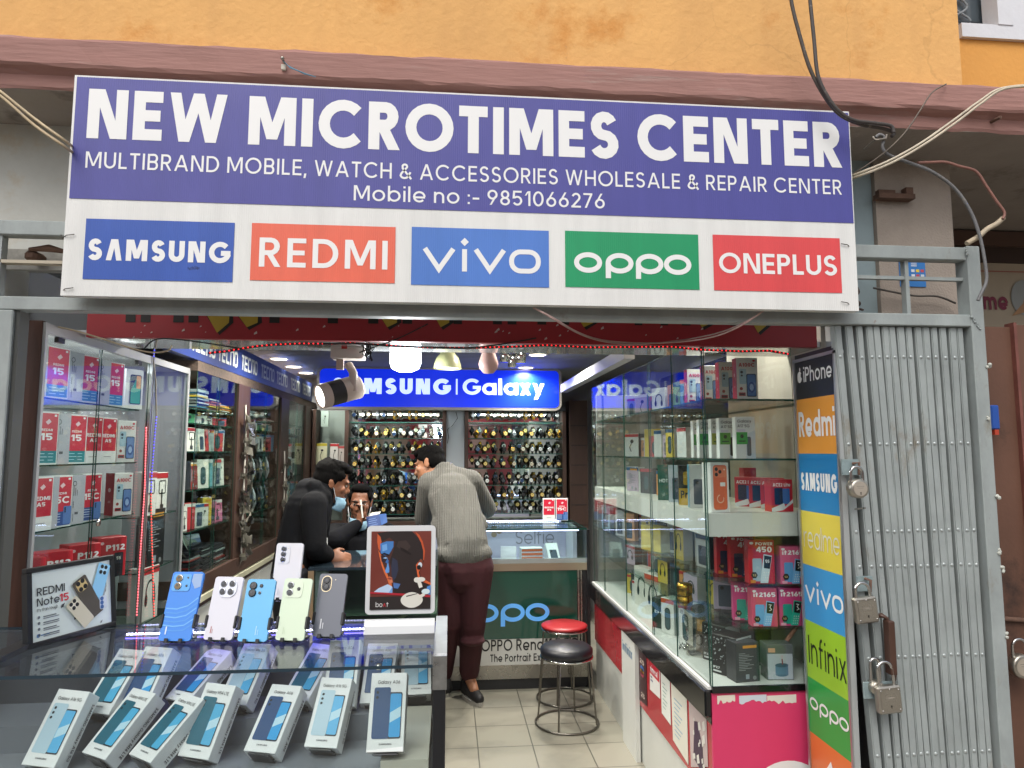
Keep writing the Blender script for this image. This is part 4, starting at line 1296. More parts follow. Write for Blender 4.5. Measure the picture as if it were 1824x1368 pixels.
A1 = lambda: d_a100(.086, .05, .176)
for i, (x, Y, n) in enumerate(((1241, 3.12, 'fourth'), (1271, 2.98, 'third'), (1300, 2.85, 'second'), (1332, 2.72, 'first'))):
    rbox('ra100', A1, x, 712, RZ[0], 'white box with red lettering, %s from the right on the top showcase shelf' % n, Y=Y, rz=-4)
for i, (x, Y, l2, tg, pc, sd, n) in enumerate(((1251, 3.1, 'A07', '#3fa24a', '#8f7fb0', '#cfd0d2', 'fifth'), (1262, 3.0, 'A07', '#3fa24a', '#7f4a8e', '#a889b8', 'fourth'), (1284, 2.92, 'A17 5G', '#a3a83f', '#8a2f4e', '#c59aa8', 'third'), (1299, 2.84, 'A17 5G', '#5ea03c', '#17181c', '#202226', 'second'), (1329, 2.74, 'A17 5G', '#35a548', '#59606a', '#dccfd2', 'first'))):
    rbox('a17_%d' % i, lambda l2=l2, tg=tg, pc=pc, sd=sd: d_a17(.08, .045, .172, 'Galaxy', l2, tg, pc, sd), x, 815, RZ[1], 'white phone box with %s sticker, %s from right on the second showcase shelf' % ('yellow green' if i == 2 else 'green', n), Y=Y, rz=-6)


def d_orange(w, d, h):
    b = Box(w, d, h, '#e2e1de'); b.front()
    b.rrect(w * .12, h * .05, w * .88, h * .95, w * .13, mt('#dd6a44'), .0008); b.rrect(w * .16, h * .7, w * .84, h * .93, w * .1, mt('#e4805a'), .0012)
    for q in ((.3, .87), (.3, .76), (.5, .815)): b.ell(w * q[0], h * q[1], w * .09, w * .09, mt('#2b2422'), .0016, 14)
    b.ell(w * .74, h * .86, w * .035, w * .035, mt('#f3e5d8'), .0016, 8); b.rrect(w * .5, h * .52, w * .78, h * .6, w * .02, mt('#e9e6e2'), .0012)
    b.stroke(arc(w * .5, h * .27, w * .18, w * .18, 100, 380, 14), w * .05, mt('#eab79f'), .0012)
    b.right(); b.rect(d * .38, h * .16, d * .54, h * .4, mt(CR)); b.rect(d * .4, h * .5, d * .5, h * .8, mt('#c98d92'))
    return b


rbox('orange', lambda: d_orange(.085, .06, .196), 1284, 914, RZ[2], 'white box printed with a large orange phone on the thick white showcase shelf', Y=2.68, rz=14)
rbox('hot', lambda: d_plain(.075, .05, .175, '#1f5a4c', None, None, ['HOT'], '#cfe0dc'), 1186, 893, RZ[2], 'dark green phone box, farthest of the upright boxes on the thick white shelf', rz=-20)
rbox('note', lambda: d_plain(.085, .05, .175, '#b9c2cc', None, 'phone', None, side='#6aa0b9'), 1208, 895, RZ[2], 'pale blue phone box between the dark green and yellow ones', rz=-20)
rbox('pro', lambda: (lambda b: (b.front(), b.rect(0, 0, .08, .075, mt('#d9b02f')), b.text('Pro', .008, .03, .035, mt('#1b1b1b'), .2, .055, z=.001), b.rrect(.02, .09, .06, .15, .008, mt('#c9a22c')), b)[-1])(Box(.08, .05, .178, '#22221f')), 1226, 900, RZ[2], 'black and yellow phone box left of a white box on the thick shelf', rz=-15)
rbox('wht', lambda: d_plain(.09, .05, .185, '#dcdedd', None, 'phone', None, side='#4f92ad'), 1248, 905, RZ[2], 'white phone box with blue picture just left of the orange phone box', rz=-12)
ACE = lambda: (lambda b: (b.front(), b.text('ACE2 Lite', .008, .1, .014, mt('#f0eaea'), .2, .078), b.rrect(.014, .028, .05, .095, .004, mt('#1b2a4c'), .0008), b.rrect(.05, .03, .082, .092, .004, mt('#3f6ab0'), .001), b.poly([(.0, .0), (.095, 0), (.095, .05), (.06, .02), (.055, .034), (.0, .014)], mt('#d8dadd'), .0014), b.poly([(.012, 0), (.095, 0), (.095, .035), (.05, .006)], mt('#c42a3b'), .0018), b)[-1])(Box(.096, .05, .128, '#c42a3b'))
rbox('ace', ACE, 1330, 908, RZ[2], 'small red phone box leftmost of the red boxes on the thick shelf', Y=2.95, rz=-30)
rbox('ace', ACE, 1356, 908, RZ[2], 'small red phone box second from the left on the thick shelf', Y=2.88, rz=-30)
rbox('ace', ACE, 1377, 908, RZ[2], 'small red phone box mostly hidden behind the front red box on the thick shelf', Y=2.83, rz=-26)
rbox('ace', ACE, 1394, 911, RZ[2], 'small red phone box in front at the right end of the thick shelf', Y=2.68, rz=6)
rbox('life', lambda: d_plain(.06, .05, .165, '#b72a36', None, None, ['life'], '#e6c9c9'), 1338, 905, RZ[2], 'tall narrow red box behind the small red boxes on the thick shelf', Y=3.1)
PW = lambda a, c: (lambda: d_feature(.105, .05, .172, '#c4202f', 'POWER', '450', a, c))
rbox('pw1', PW('#1c2344', '#27305a'), 1300, 1040, RZ[3], 'red keypad phone box, left of three picturing dark blue handsets', Y=2.92, rz=-8)
rbox('pw1', PW('#1c2344', '#27305a'), 1325, 1040, RZ[3], 'red keypad phone box, middle of three picturing dark blue handsets', Y=2.84, rz=-8)
rbox('pw2', PW('#9fb6c4', '#cfdfe6'), 1358, 1041, RZ[3], 'red keypad phone box picturing a silver handset at the front of its shelf', Y=2.7, rz=-4)
IT = lambda c1, a, c: (lambda: d_feature(.102, .05, .148, c1, None, 'it2165', a, c, .86))
rbox('it1', IT('#d65f86', '#5f9bd0', '#79aede'), 1414, 1042, RZ[3], 'pink keypad phone box right of the red boxes on the upper glass shelf', Y=2.68, rz=-4)
rbox('it2', IT('#d0407f', '#1f9a86', '#2fb09a'), 1330, 1112, RZ[4], 'pink keypad phone box with green handset, left of the lower glass shelf', Y=2.8, rz=-14)
rbox('it3', IT('#d5506f', '#6aa6dd', '#86bcea'), 1363, 1120, RZ[4], 'pink keypad phone box with blue handset, middle of the lower glass shelf', Y=2.7, rz=-6)
rbox('it2', IT('#d0407f', '#1f9a86', '#2fb09a'), 1412, 1119, RZ[4], 'pink keypad phone box with green handset, right end of the lower glass shelf', Y=2.7, rz=-4)
NB = 'accessory_box'
rbox('w1', lambda: d_plain(.085, .05, .15, '#d9d5c6', None, 'bottle', None), 1254, 1003, RZ[3], 'cream box picturing a black earbud case on the upper glass shelf corner', 'accessory box', -40, name=NB)
rbox('w2', lambda: d_plain(.1, .04, .15, '#8fb6c8', None, 'phone', None), 1280, 1012, RZ[3], 'pale blue keypad phone box behind the red boxes', 'phone box', -20)
rbox('w3', lambda: d_plain(.1, .05, .155, '#dcd6c4', None, 'bottle', None), 1262, 1062, RZ[4], 'cream box picturing a dark speaker on the lower glass shelf corner', 'accessory box', -35, name=NB)
rbox('w4', lambda: d_plain(.1, .05, .16, '#b9a9bd', '#c0304a', 'phone', None), 1293, 1086, RZ[4], 'lilac and red phone box left of the pink boxes', 'phone box', -20)
# floor of the showcase
SPK = lambda: (lambda b: (b.right(), b.ell(.05, .12, .012, .012, mt('#6f7478'), .001, 14), b.ell(.05, .06, .012, .012, mt('#6f7478'), .001, 14), b.rect(0, 0, .1, .155, mt('#c3c6c7'), .0006), b)[-1])(d_plain(.12, .1, .155, '#191a1c', None, 'splash', None))
rbox('spk', SPK, 1290, 1208, zs, 'black and white speaker box at the front corner of the showcase floor', 'speaker box', -58, Y=2.74, name='speaker_box')
rbox('spk', SPK, 1272, 1172, zs, 'black and white speaker box behind its twin on the showcase floor', 'speaker box', -58, Y=2.92, name='speaker_box')
rbox('info', lambda: d_plain(.1, .07, .148, '#3a3d42', None, 'lines', None, side='#2a2c30'), 1333, 1218, zs, 'dark grey box of small print between speaker and cup boxes', 'accessory box', 8, Y=2.66, name=NB)
rbox('info2', lambda: d_plain(.1, .08, .16, '#2e3136', '#3e4348', None, None), 1360, 1190, zs, 'dark grey closed box at the back of the showcase floor', 'accessory box', 20, Y=2.86, name=NB)
rbox('cup', lambda: d_plain(.105, .07, .135, '#5a5e60', None, 'cup', None), 1391, 1217, zs, 'grey box picturing a blue cup at the right of the showcase floor', 'accessory box', -4, Y=2.67, name=NB)
CY_ = lambda: d_plain(.085, .08, .17, '#dcdcd8', '#c3542f', 'bottle', None, side='#d6d6d2')
rbox('cyl', CY_, 1190, 1132, zs, 'white and orange box picturing a tall black speaker by the showcase glass', 'speaker box', -62, name='speaker_box')
rbox('cyl2', lambda: d_plain(.085, .08, .19, '#d9d9d6', '#c0392f', 'bottle', None, side='#3c6a8c'), 1222, 1150, zs, 'white box picturing a blue speaker beside the plastic bag', 'speaker box', -62, name='speaker_box')
rbox('hp', lambda: d_plain(.16, .06, .22, '#d8d7cf', None, 'headphones', None), 1143, 1080, zs, 'white headphone box, left of two in the side of the showcase', 'headphone box', -75, name='headphone_box')
rbox('hp2', lambda: d_plain(.16, .06, .22, '#dcdad2', '#bf4b33', 'headphones', None), 1163, 1098, zs, 'white and orange headphone box, right of two in the side of the showcase', 'headphone box', -75, name='headphone_box')
rbox('bo', lambda: d_plain(.16, .1, .15, '#20302c', None, None, ['bo'], '#c9d3cf'), 1185, 1108, zs, 'black speaker box with white letters behind the orange topped box', 'speaker box', -55, Y=3.45, name='speaker_box')
rbox('yel', lambda: d_plain(.17, .07, .13, '#cdbb62', None, None, None, side='#d8cfa0'), 1160, 1010, RZ[3], 'yellow smartwatch box on the upper glass shelf beside the aisle', 'watch box', -70, name='watch_box')
for i, (x, y_, z, c) in enumerate(((1200, 985, RZ[3], '#c9cdd0'), (1222, 992, RZ[3], '#9fb0b8'), (1105, 985, RZ[3], '#b9bfc6'), (1122, 992, RZ[3], '#d9a37f'), (1222, 1052, RZ[4], '#c9d0cc'), (1080, 992, RZ[3], '#8fb0c9'))):
    rbox('thin%d' % i, lambda c=c: d_plain(.08, .035, .16, c, None, 'phone', None), x, y_, z, '%s slim phone box, %s back along the glass shelves' % (['pale grey', 'grey blue', 'silver', 'peach', 'greenish white', 'light blue'][i], ORD[i]), 'phone box', -60)
# boxes and watches farther back on the thick shelf
for i, (x, c, cn) in enumerate(((1168, '#3a3f42', 'charcoal'), (1150, '#cfd2d0', 'white'), (1138, '#2a2c30', 'black'), (1124, '#bcb9b0', 'ivory'))):
    rbox('bk%d' % i, lambda c=c: d_plain(.09, .05, .12, c, None, 'bud', None), x, 880 - i * 3, RZ[2], '%s accessory box at the far part of the thick white shelf' % cn, 'accessory box', -50, name=NB)
KN = [('#c9ccca', 'white'), ('#2a2d31', 'black'), ('#b03a40', 'red'), ('#4a7ba6', 'blue'), ('#c9b24a', 'yellow'), ('#5c8a6a', 'green'), ('#b9a8ba', 'lilac'), ('#c98a55', 'orange'), ('#8f979b', 'grey')]
rq = random.Random(31)
for si, (z_, nm, hmax, ys, n) in enumerate(((RZ[1], 'second shelf', .16, 3.28, 10), (RZ[2], 'thick white shelf', .15, 3.6, 8), (RZ[3], 'upper glass shelf', .19, 3.1, 11), (RZ[4], 'lower glass shelf', .14, 3.1, 11), (zs, 'showcase floor', .15, 3.5, 8), (RZ[0], 'top shelf', .17, 3.3, 8))):
    yy = ys
    for k in range(n):
        if yy > 4.6: break
        c, cn = KN[(si * 4 + k * 2 + rq.randrange(2)) % 9]
        w_ = rq.uniform(.07, .13); o = d_plain(w_, .05, rq.uniform(.65, 1) * hmax, c, rq.choice([None, '#b03038', '#e0e0dc', '#2f5f8a']), rq.choice(['phone', 'bud', 'bottle', 'headphones', 'lines', None]), None, side=rq.choice(['#d5d5d2', '#33373b', None])).build('accessory_box')
        put(o, '%s box, %s from the front of those deep along the %s' % (cn, ORD[k], nm), 'accessory box', (1.12 + rq.uniform(0, .1), yy, z_ + .0007), -72 + rq.uniform(-14, 14), GR); yy += w_ + rq.uniform(.0, .035)
gt = MB(); gt.lathe([(0, 0), (.034, 0), (.036, .008), (.036, .03), (.034, .032), (.034, .05), (.037, .053), (.037, .088), (.03, .095), (0, .097)], M('c79a3c', .25, 1), 26)
o = gt.build('gold_tin'); p = P(1220, 1080, Z=.9); put(o, 'gold cylinder tin above the speaker boxes in the showcase', 'tin', (p.x, p.y, RZ[4] + .0006))
# plastic bag with a boxed speaker
bag = thing('plastic_bag', 'clear crumpled plastic bag holding a brown speaker box', 'plastic bag', P(1250, 1165, Z=zs))
b = MB(); PLA = GLASS('e9e4da', .16, 'plastic', .08)
vs, fs = [], []
rr = random.Random(11); n, k = 16, 9
for i in range(k):
    for j in range(n):
        a = 2 * math.pi * j / n; r_ = (.062 if i < 6 else .062 + .008 * (i - 5)) * (1 + rr.uniform(-.1, .1))
        vs.append((r_ * math.cos(a) * 1.1, r_ * math.sin(a), i * .024 + (rr.uniform(-.015, .02) if i == k - 1 else 0)))
for i in range(k - 1):
    for j in range(n): fs.append((i * n + j, i * n + (j + 1) % n, (i + 1) * n + (j + 1) % n, (i + 1) * n + j))
b.add(vs, fs, PLA); b.build('bag_film', bag)
b = Box(.08, .07, .165, '#6b5a48'); b.front(); b.rect(.01, .1, .07, .15, mt('#c08b3c')); b.rrect(.02, .02, .06, .09, .01, mt('#2b2622')); b.build('carton', bag, (0, -.03, .002), (0, 0, R(-50)))
b = MB(); pc = [P(1392, 1154, Y=2.74), P(1402, 1140, Y=2.73), P(1416, 1120, Y=2.72), P(1424, 1104, Y=2.71), P(1432, 1082, Y=2.7)]
b.tube(pc, [.007, .009, .009, .0085, .008], M('9a6a55', .6, var=.4, vscale=60), 10); b.tube([pc[0] + Vector((.006, 0, -.004)) * 0 + Vector((0, 0, 0)), pc[0] + (pc[0] - pc[1]) * .4], [.0095, .006], BLACK, 10)
tag(b.build('cable_end'), 'burnt stub of brown cable hanging over the cup box', 'cable')
b = MB(); p = P(1218, 1158, Z=zs)
b.frame(p, (0, 1, 0), (-1, 0, 0)); b.M = Matrix.Translation(p)
for k in range(5): b.tube([(.01 * k - .02, .012 * math.sin(k * 2), .004), (.01 * k - .01, .02, .02 + .006 * (k % 2)), (.012 * k, .0, .006)], .004, CHROME, 8)
b.bx(-.0, .05, -.09, -.05, .001, .016, M('26272a', .3), .004)
tag(b.build('metal_holder'), 'small chrome phone holder lying on the sill inside the glass', 'phone holder')

# ------------------------------------------------------------------ papers stuck to the showcase side
XP = XS - .0


def sticker(pts, m, label, deco, cat='sticker'):
    """pts: pixel corners (tl, tr, br, bl) on the side panel."""
    q = [P(x, y, X=.9995) for x, y in pts]
    y0, y1 = max(p.y for p in q), min(p.y for p in q)
    b = MB(); O = Vector((1.0026, y0, 0)); b.frame(O, -UY, UZ)
    loc = [(y0 - p.y, p.z) for p in q]
    xs_, zs_ = [p[0] for p in loc], [p[1] for p in loc]
    pl = [(p[0], p[1]) for p in loc][::-1]
    b.prism(pl, 0, .0012, m)
    deco(b, 0, min(zs_[2], zs_[3]), max(xs_), max(zs_[0], zs_[1]))
    o = b.build('sticker'); tag(o, label, cat, 'stickers on the showcase side')


def deco_lines(c, n=7):
    def f(b, x0, z0, x1, z1):
        for k in range(n):
            zz = z0 + (z1 - z0) * (.2 + .6 * k / n); b.rect(x0 + (x1 - x0) * .2, zz, x0 + (x1 - x0) * (.5 + .3 * (k % 3) / 3), zz + .004, mt(c), .0018)
    return f


def deco_card(b, x0, z0, x1, z1):
    b.rect(x0 + .008, z0 + (z1 - z0) * .45, x1 - .008, z1 - .03, mt('#c5263a'), .0016); b.text('nimrcel', x0 + .016, z1 - .09, .03, mt('#f0eeee'), .2, (x1 - x0) * .7, z=.002); b.rect(x0 + .018, z0 + .05, x0 + .055, z0 + .058, mt('#5b5b80'), .002); b.rect(x0 + .018, z0 + .066, x0 + .045, z0 + .074, mt('#5b5b80'), .002)


def deco_poster(b, x0, z0, x1, z1):
    W, Hh = x1 - x0, z1 - z0
    for c, q in (('#3a6ab0', .62), ('#c79a3c', .57), ('#9c2f4a', .52)): b.ell(x0 + W * .5, z0 + Hh * q, W * .2, Hh * .05, mt(c), .0016, 12)
    b.text('20', x0 + W * .25, z0 + Hh * .7, Hh * .08, mt('#c9b9ae'), .2, W * .5, z=.002); b.text('25', x0 + W * .35, z0 + Hh * .12, Hh * .08, mt('#c9b9ae'), .2, W * .4, z=.002)


def deco_torn(b, x0, z0, x1, z1):
    W, Hh = x1 - x0, z1 - z0; rr = random.Random(4)
    b.poly([(x0 + W * .2, z0 + Hh * .2), (x0 + W * .8, z0 + Hh * .1), (x0 + W * .75, z0 + Hh * .5), (x0 + W * .5, z0 + Hh * .8), (x0 + W * .3, z0 + Hh * .75)], mt('#3d2540'), .0016)
    for k in range(16):
        a, q = x0 + rr.uniform(.05, .85) * W, z0 + rr.uniform(.1, .9) * Hh; s_ = rr.uniform(.01, .03)
        b.poly([(a, q), (a + s_, q + s_ * .5), (a + s_ * .7, q + s_ * 1.6), (a - s_ * .2, q + s_)], mt('#d3d0c8'), .002 + k * .00004)


sticker(((1135, 1150), (1150, 1160), (1152, 1258), (1137, 1245)), M('3a1a1f', .4), 'dark maroon poster sheet, farthest in on the red side panel', deco_poster)
sticker(((1157, 1167), (1174, 1178), (1175, 1245), (1157, 1228)), M('dddcd8', .4), 'red and white payment card sticker between dark poster and papers', deco_card)
sticker(((1176, 1196), (1192, 1206), (1194, 1292), (1178, 1270)), M('d6d9d2', .6), 'small greenish white paper notice on the red side panel', deco_lines('#6a8f86'))
sticker(((1194, 1208), (1222, 1236), (1225, 1362), (1198, 1318)), M('d5d3c6', .6), 'large worn white paper notice with blue strips', deco_lines('#5d93b5', 9))
sticker(((1226, 1245), (1257, 1277), (1260, 1366), (1230, 1366)), M('b9a9a6', .6), 'torn poster scraps nearest the showcase corner', deco_torn)

# ------------------------------------------------------------------ brand column
XJ = 1.345
jt = P(1410, 632, X=XJ); jb = P(1478, 615, X=XJ)
bc = thing('brand_column', 'tall narrow sign of coloured brand blocks beside the folding gate', 'sign', (XJ, 0, 0))
jy0, jy1 = P(1495, 800, X=XJ).y, P(1420, 800, X=XJ).y
b = MB(); b.bx(0, .02, jy0 - .004, jy1, 0, 1.945, M('aeb3b2', .4, .3)); b.build('panel', bc)
cuts = [(1411, 634), (1417, 713), (1421, 808), (1425, 908), (1430, 1003), (1435, 1102), (1440, 1204), (1445, 1303), (1452, 1420)]
zc = [P(x, y, X=XJ).z for x, y in cuts]
CN = ['25272a', 'e39a3a', '1f7db8', 'dcc94a', '3f95cf', '97c22f', '2c9c46', 'dd7437']
W_ = jy1 - jy0
LT = mt('#e8e9e8', .4)
for i in range(8):
    b = MB(); b.frame((-.0012, jy1, 0), -UY, UZ)
    b.rect(.012, zc[i + 1], W_ - .006, zc[i] - (.004 if i == 0 else 0), M(CN[i], .32, var=.04, vscale=4), 0)
    o = b.build('brand_block', bc)
    h_ = zc[i] - zc[i + 1]; zm_ = (zc[i] + zc[i + 1]) / 2
    b = MB(); b.frame((-.0018, jy1, 0), -UY, UZ)
    x0 = .03
    if i == 0:
        b.text('iPhone', .075, zm_ - .025, .056, LT, .14, W_ - .095)
        ax, az = .045, zm_ - .003
        ap = [(ax + .018 * math.cos(R(t)) * (1 - .12 * math.cos(R(2 * t))), az + .022 * math.sin(R(t)) * (1 - .1 * abs(math.cos(R(t))))) for t in range(0, 360, 15)]
        ap = [(x if not (x > ax + .008 and abs(z - az - .004) < .009) else ax + .009, z) for x, z in ap]
        b.poly(ap, LT, .0006); b.ell(ax + .004, az + .029, .004, .008, LT, .0007, 10)
    elif i == 1: b.text('Redmi', .025, zm_ - .04, .095, LT, .19, W_ - .04, track=.1)
    elif i == 2: b.text('SΛMSUNG', .025, zm_ - .03, .066, LT, .27, W_ - .045, track=.16)
    elif i == 3: b.text('realme', .028, zm_ - .035, .08, mt('#d7d6c9'), .085, W_ - .05, track=.14)
    elif i == 4: vivo(b, .022, zm_ - .03, W_ - .04, .075, LT, .15, .0006)
    elif i == 5: b.text('Infinix', .028, zm_ - .05, .1, mt('#20251c'), .1, W_ - .045, track=.16)
    elif i == 6: oppo(b, .02, zm_ - .005, W_ - .035, LT, .0085, .0006)
    else: b.poly([(.1, zc[7] - .11), (.15, zc[7] - .05), (.17, zc[7] - .09), (.16, zc[7] - .16)], LT, .0006); b.stroke([(.14, zc[7] - .08), (.14, zc[7] - .18)], .012, LT, .0008); b.stroke([(.18, zc[7] - .06), (.18, zc[7] - .16)], .012, LT, .0008)
    b.build('lettering', o)
b = MB(); b.bx(-.006, .0, jy1 - .012, jy1, 0, 1.955, ALU); b.bx(-.006, .0, jy0 - .004, jy0 + .006, 0, 1.955, ALU); b.bx(-.006, .03, jy0 - .004, jy1, 1.945, 1.957, ALU); b.build('edge_trim', bc)
# ------------------------------------------------------------------ lit sign, name strip
YG = 6.0
gs = thing('light_box_sign', 'glowing blue light box sign with white letters hung across the back of the shop', 'light sign', (0, YG, 0))
a, c = P(563, 729, Y=YG), P(1000, 656, Y=YG)
b = MB(); b.frame((0, 0, 0), UX, UZ); b.prism(rr_pts(a.x, a.z, c.x, c.z, .06, 6), -.08, 0, M('a5a29c', .35, .4)); b.build('frame', gs)
b = MB(); b.frame((0, -.001, 0), UX, UZ); b.rrect(a.x + .025, a.z + .025, c.x - .025, c.z - .025, .04, M('0a2ee0', .3, emit=.62), .0015, 6); b.build('lit_panel', gs)
WL = M('cfe2ff', .3, emit=.8)
b = MB(); b.frame((0, -.004, 0), UX, UZ)
q = lambda x, y: (P(x, y, Y=YG).x, P(x, y, Y=YG).z)
z0_ = q(700, 702)[1]; hc = q(700, 674)[1] - z0_
b.text('SΛMSUNG', q(592, 702)[0], z0_, hc, WL, .27, q(802, 702)[0] - q(592, 702)[0], track=.18)
b.rect(q(812, 700)[0], z0_, q(815, 700)[0], z0_ + hc, WL)
b.text('Galaxy', q(824, 702)[0], z0_, hc * 1.02, WL, .2, q(970, 702)[0] - q(824, 702)[0], track=.1)
b.build('lettering', gs)

XT = -1.3
tn = thing('name_strip', 'long dark blue strip sign with a repeated white name above the left wall cases', 'sign', (XT, 0, 0))
ty0, ty1 = 3.66, 6.62
tz0, tz1 = 2.075, 2.245
b = MB(); b.bx(-.04, 0, 3.3, ty1, tz0, tz1, M('28386f', .4)); b.build('board', tn)
b = MB(); b.frame((.0012, 0, 0), UY, UZ)
TCM = M('bcc2ba', .45)
for x_ in (359.5, 404, 443, 476, 502, 526, 546):
    yc = P(x_, 680, X=XT).y; w_ = .34; h_ = .095; x0 = yc - w_ / 2; z_ = (tz0 + tz1) / 2 - h_ / 2; s_ = .017; lw = .052
    b.stroke([(x0, z_ + h_ - s_ / 2), (x0 + lw, z_ + h_ - s_ / 2)], s_, TCM); b.rect(x0 + lw / 2 - s_ / 2, z_, x0 + lw / 2 + s_ / 2, z_ + h_ - s_, TCM)
    x0 += .07; b.stroke([(x0 + lw, z_ + h_ - s_ / 2), (x0, z_ + h_ - s_ / 2), (x0, z_ + s_ / 2), (x0 + lw, z_ + s_ / 2)], s_, TCM); b.rect(x0 + s_ / 2, z_ + h_ / 2 - s_ / 2, x0 + lw, z_ + h_ / 2 + s_ / 2, TCM)
    x0 += .075; b.stroke([(x0 + lw, z_ + h_ - s_ / 2), (x0, z_ + h_ - s_ / 2), (x0, z_ + s_ / 2), (x0 + lw, z_ + s_ / 2)], s_, TCM)
    x0 += .075; b.stroke([(x0, z_), (x0, z_ + h_ - s_ / 2), (x0 + lw, z_ + h_ - s_ / 2), (x0 + lw, z_)], s_, TCM)
    x0 += .075; b.stroke(rr_pts(x0, z_ + s_ / 2, x0 + lw, z_ + h_ - s_ / 2, .015, 3), s_, TCM, closed=True)
b.build('lettering', tn)

# ------------------------------------------------------------------ left wall cases
BRN = M('432f26', .5, var=.25, vscale=10, stretch=(2, 2, .4))
wc = thing('wall_case', 'dark framed glass wall cases of accessories along the left side', 'wall case', (XT, 0, 0))
cols = [(3.66, P(420, 800, X=XT).y), (P(441, 800, X=XT).y, P(498, 800, X=XT).y), (P(512, 800, X=XT).y, 6.35)]
SILL = .955
ztc = 2.02
b = MB(); b.bx(-.36, -.345, 3.66, 6.9, SILL, tz0, M('8d9890', .35, spec=.6)); b.bx(-.345, -.002, 3.66, 6.9, ztc, tz0 - .002, M('5a4c42', .8, var=.5, vscale=60, bump=.8, bscale=90)); b.build('back_panel', wc)
b = MB()
b.bx(-.34, .02, 3.64, 6.6, SILL - .09, SILL, BRN); b.bx(-.002, .03, 3.64, 6.6, SILL - .13, SILL - .1, M('b7b59c', .5)); b.bx(-.34, .01, 3.64, 6.6, SILL - .16, SILL - .131, BRN)
prev = 3.655
for (y0, y1) in cols:
    if y0 > 3.7: b.bx(-.3, .006, prev + .0, y0 - .0, SILL, ztc, M('8c8b86', .45) if False else BRN)
    prev = y1
b.bx(-.3, .006, prev, 6.6, SILL, ztc, BRN); b.build('frame', wc)
b = MB(); b.bx(-.34, 0, 3.64, 6.6, 0, SILL - .16, M('b8bab6', .4)); b.build('base_cabinet', wc)
b = MB()
yy = 3.7
for i, (dy, m_) in enumerate(((.42, WLAM), (.3, RED2), (.5, WLAM), (.5, WLAM), (.5, WLAM))):
    b.bx(.001, .014, yy, yy + dy - .012, .05, SILL - .17, m_, .002); yy += dy
b.build('doors', wc)
for y0, y1 in cols:
    ym = (y0 + y1) / 2
    pane('glass_door', wc, -.004, 0, y0 + .004, ym + .01, SILL + .002, ztc - .002, GLASS('e2eeea', .06)); pane('glass_door', wc, -.0105, -.0065, ym - .01, y1 - .004, SILL + .002, ztc - .002, GLASS('e2eeea', .06))
WZ = [SILL + .004, P(332, 951, X=XT).z, P(332, 876, X=XT).z, P(332, 804, X=XT).z, P(334, 751, X=XT).z, P(336, 724, X=XT).z]
for y0, y1 in cols:
    for z_ in WZ[1:]:
        pane('glass_shelf', wc, -.33, -.02, y0 + .01, y1 - .01, z_ - .006, z_, GLASS('d5e8e1', .06))
PAL = ['#c9ccc6', '#d8d6ce', '#b23a3f', '#d2b43c', '#c26f8d', '#3f7fa0', '#3d7a56', '#2b2d33', '#9aa7a6', '#7f2f2c', '#5f9aa5', '#d3d3cf', '#c77a3d', '#8aa05a']
PN = ['pale grey', 'white', 'red', 'yellow', 'pink', 'blue', 'green', 'black', 'grey', 'maroon', 'teal', 'ivory', 'orange', 'olive']
SN = ['floor', 'lowest shelf', 'second shelf up', 'third shelf up', 'fourth shelf up', 'top shelf']
BN = ['nearest', 'middle', 'farthest']
PICS = ['bud', 'phone', None, 'stand', 'bottle', 'lines']
seq = {0: [7, 9, 1, 6, 10, 8, 1, 11, 3], 1: [1, 2, 0, 1, 3, 4, 4, 11, 3]}
GL = 'accessory boxes in the left wall cases'
for ci, (y0, y1) in enumerate(cols):
    for si in (1, 2, 3, 4):
        if ci == 1 and si in (1, 2): continue
        y, k = y0 + .03, 0
        while y < y1 - .1:
            w_ = rnd.uniform(.055, .1); h_ = rnd.uniform(.12, .165)
            if WZ[min(si + 1, 5)] - WZ[si] < h_ + .02: h_ = WZ[min(si + 1, 5)] - WZ[si] - .025
            cidx = seq[si - 1 if si == 1 else 0][k % 9] if (ci == 0 and si in (1, 2)) else rnd.choice([0, 1, 1, 6, 8, 11, 11, 2, 7, 10, 5])
            if ci == 0 and si == 1: cidx = seq[1][k % 9]
            pc = PICS[(k * 5 + si * 3 + ci) % 6]
            o = d_plain(w_, .04, h_, PAL[cidx], rnd.choice([None, None, '#b03038', '#2f5f8a', '#c9c9c4']), pc, None, side=PAL[(cidx + 3) % 14] if k % 3 == 0 else None, r=.3).build('accessory_box')
            put(o, '%s box, %s from the street, %s, %s left wall case' % (PN[cidx], ORD[k], SN[si], BN[ci]), 'accessory box', (XT - .035 - rnd.uniform(0, .03), y + w_ / 2, WZ[si] + .0006), 74 + rnd.uniform(-8, 12), GL, rnd.uniform(-1, 5))
            y += w_ * 1.02 + rnd.uniform(.0, .015); k += 1
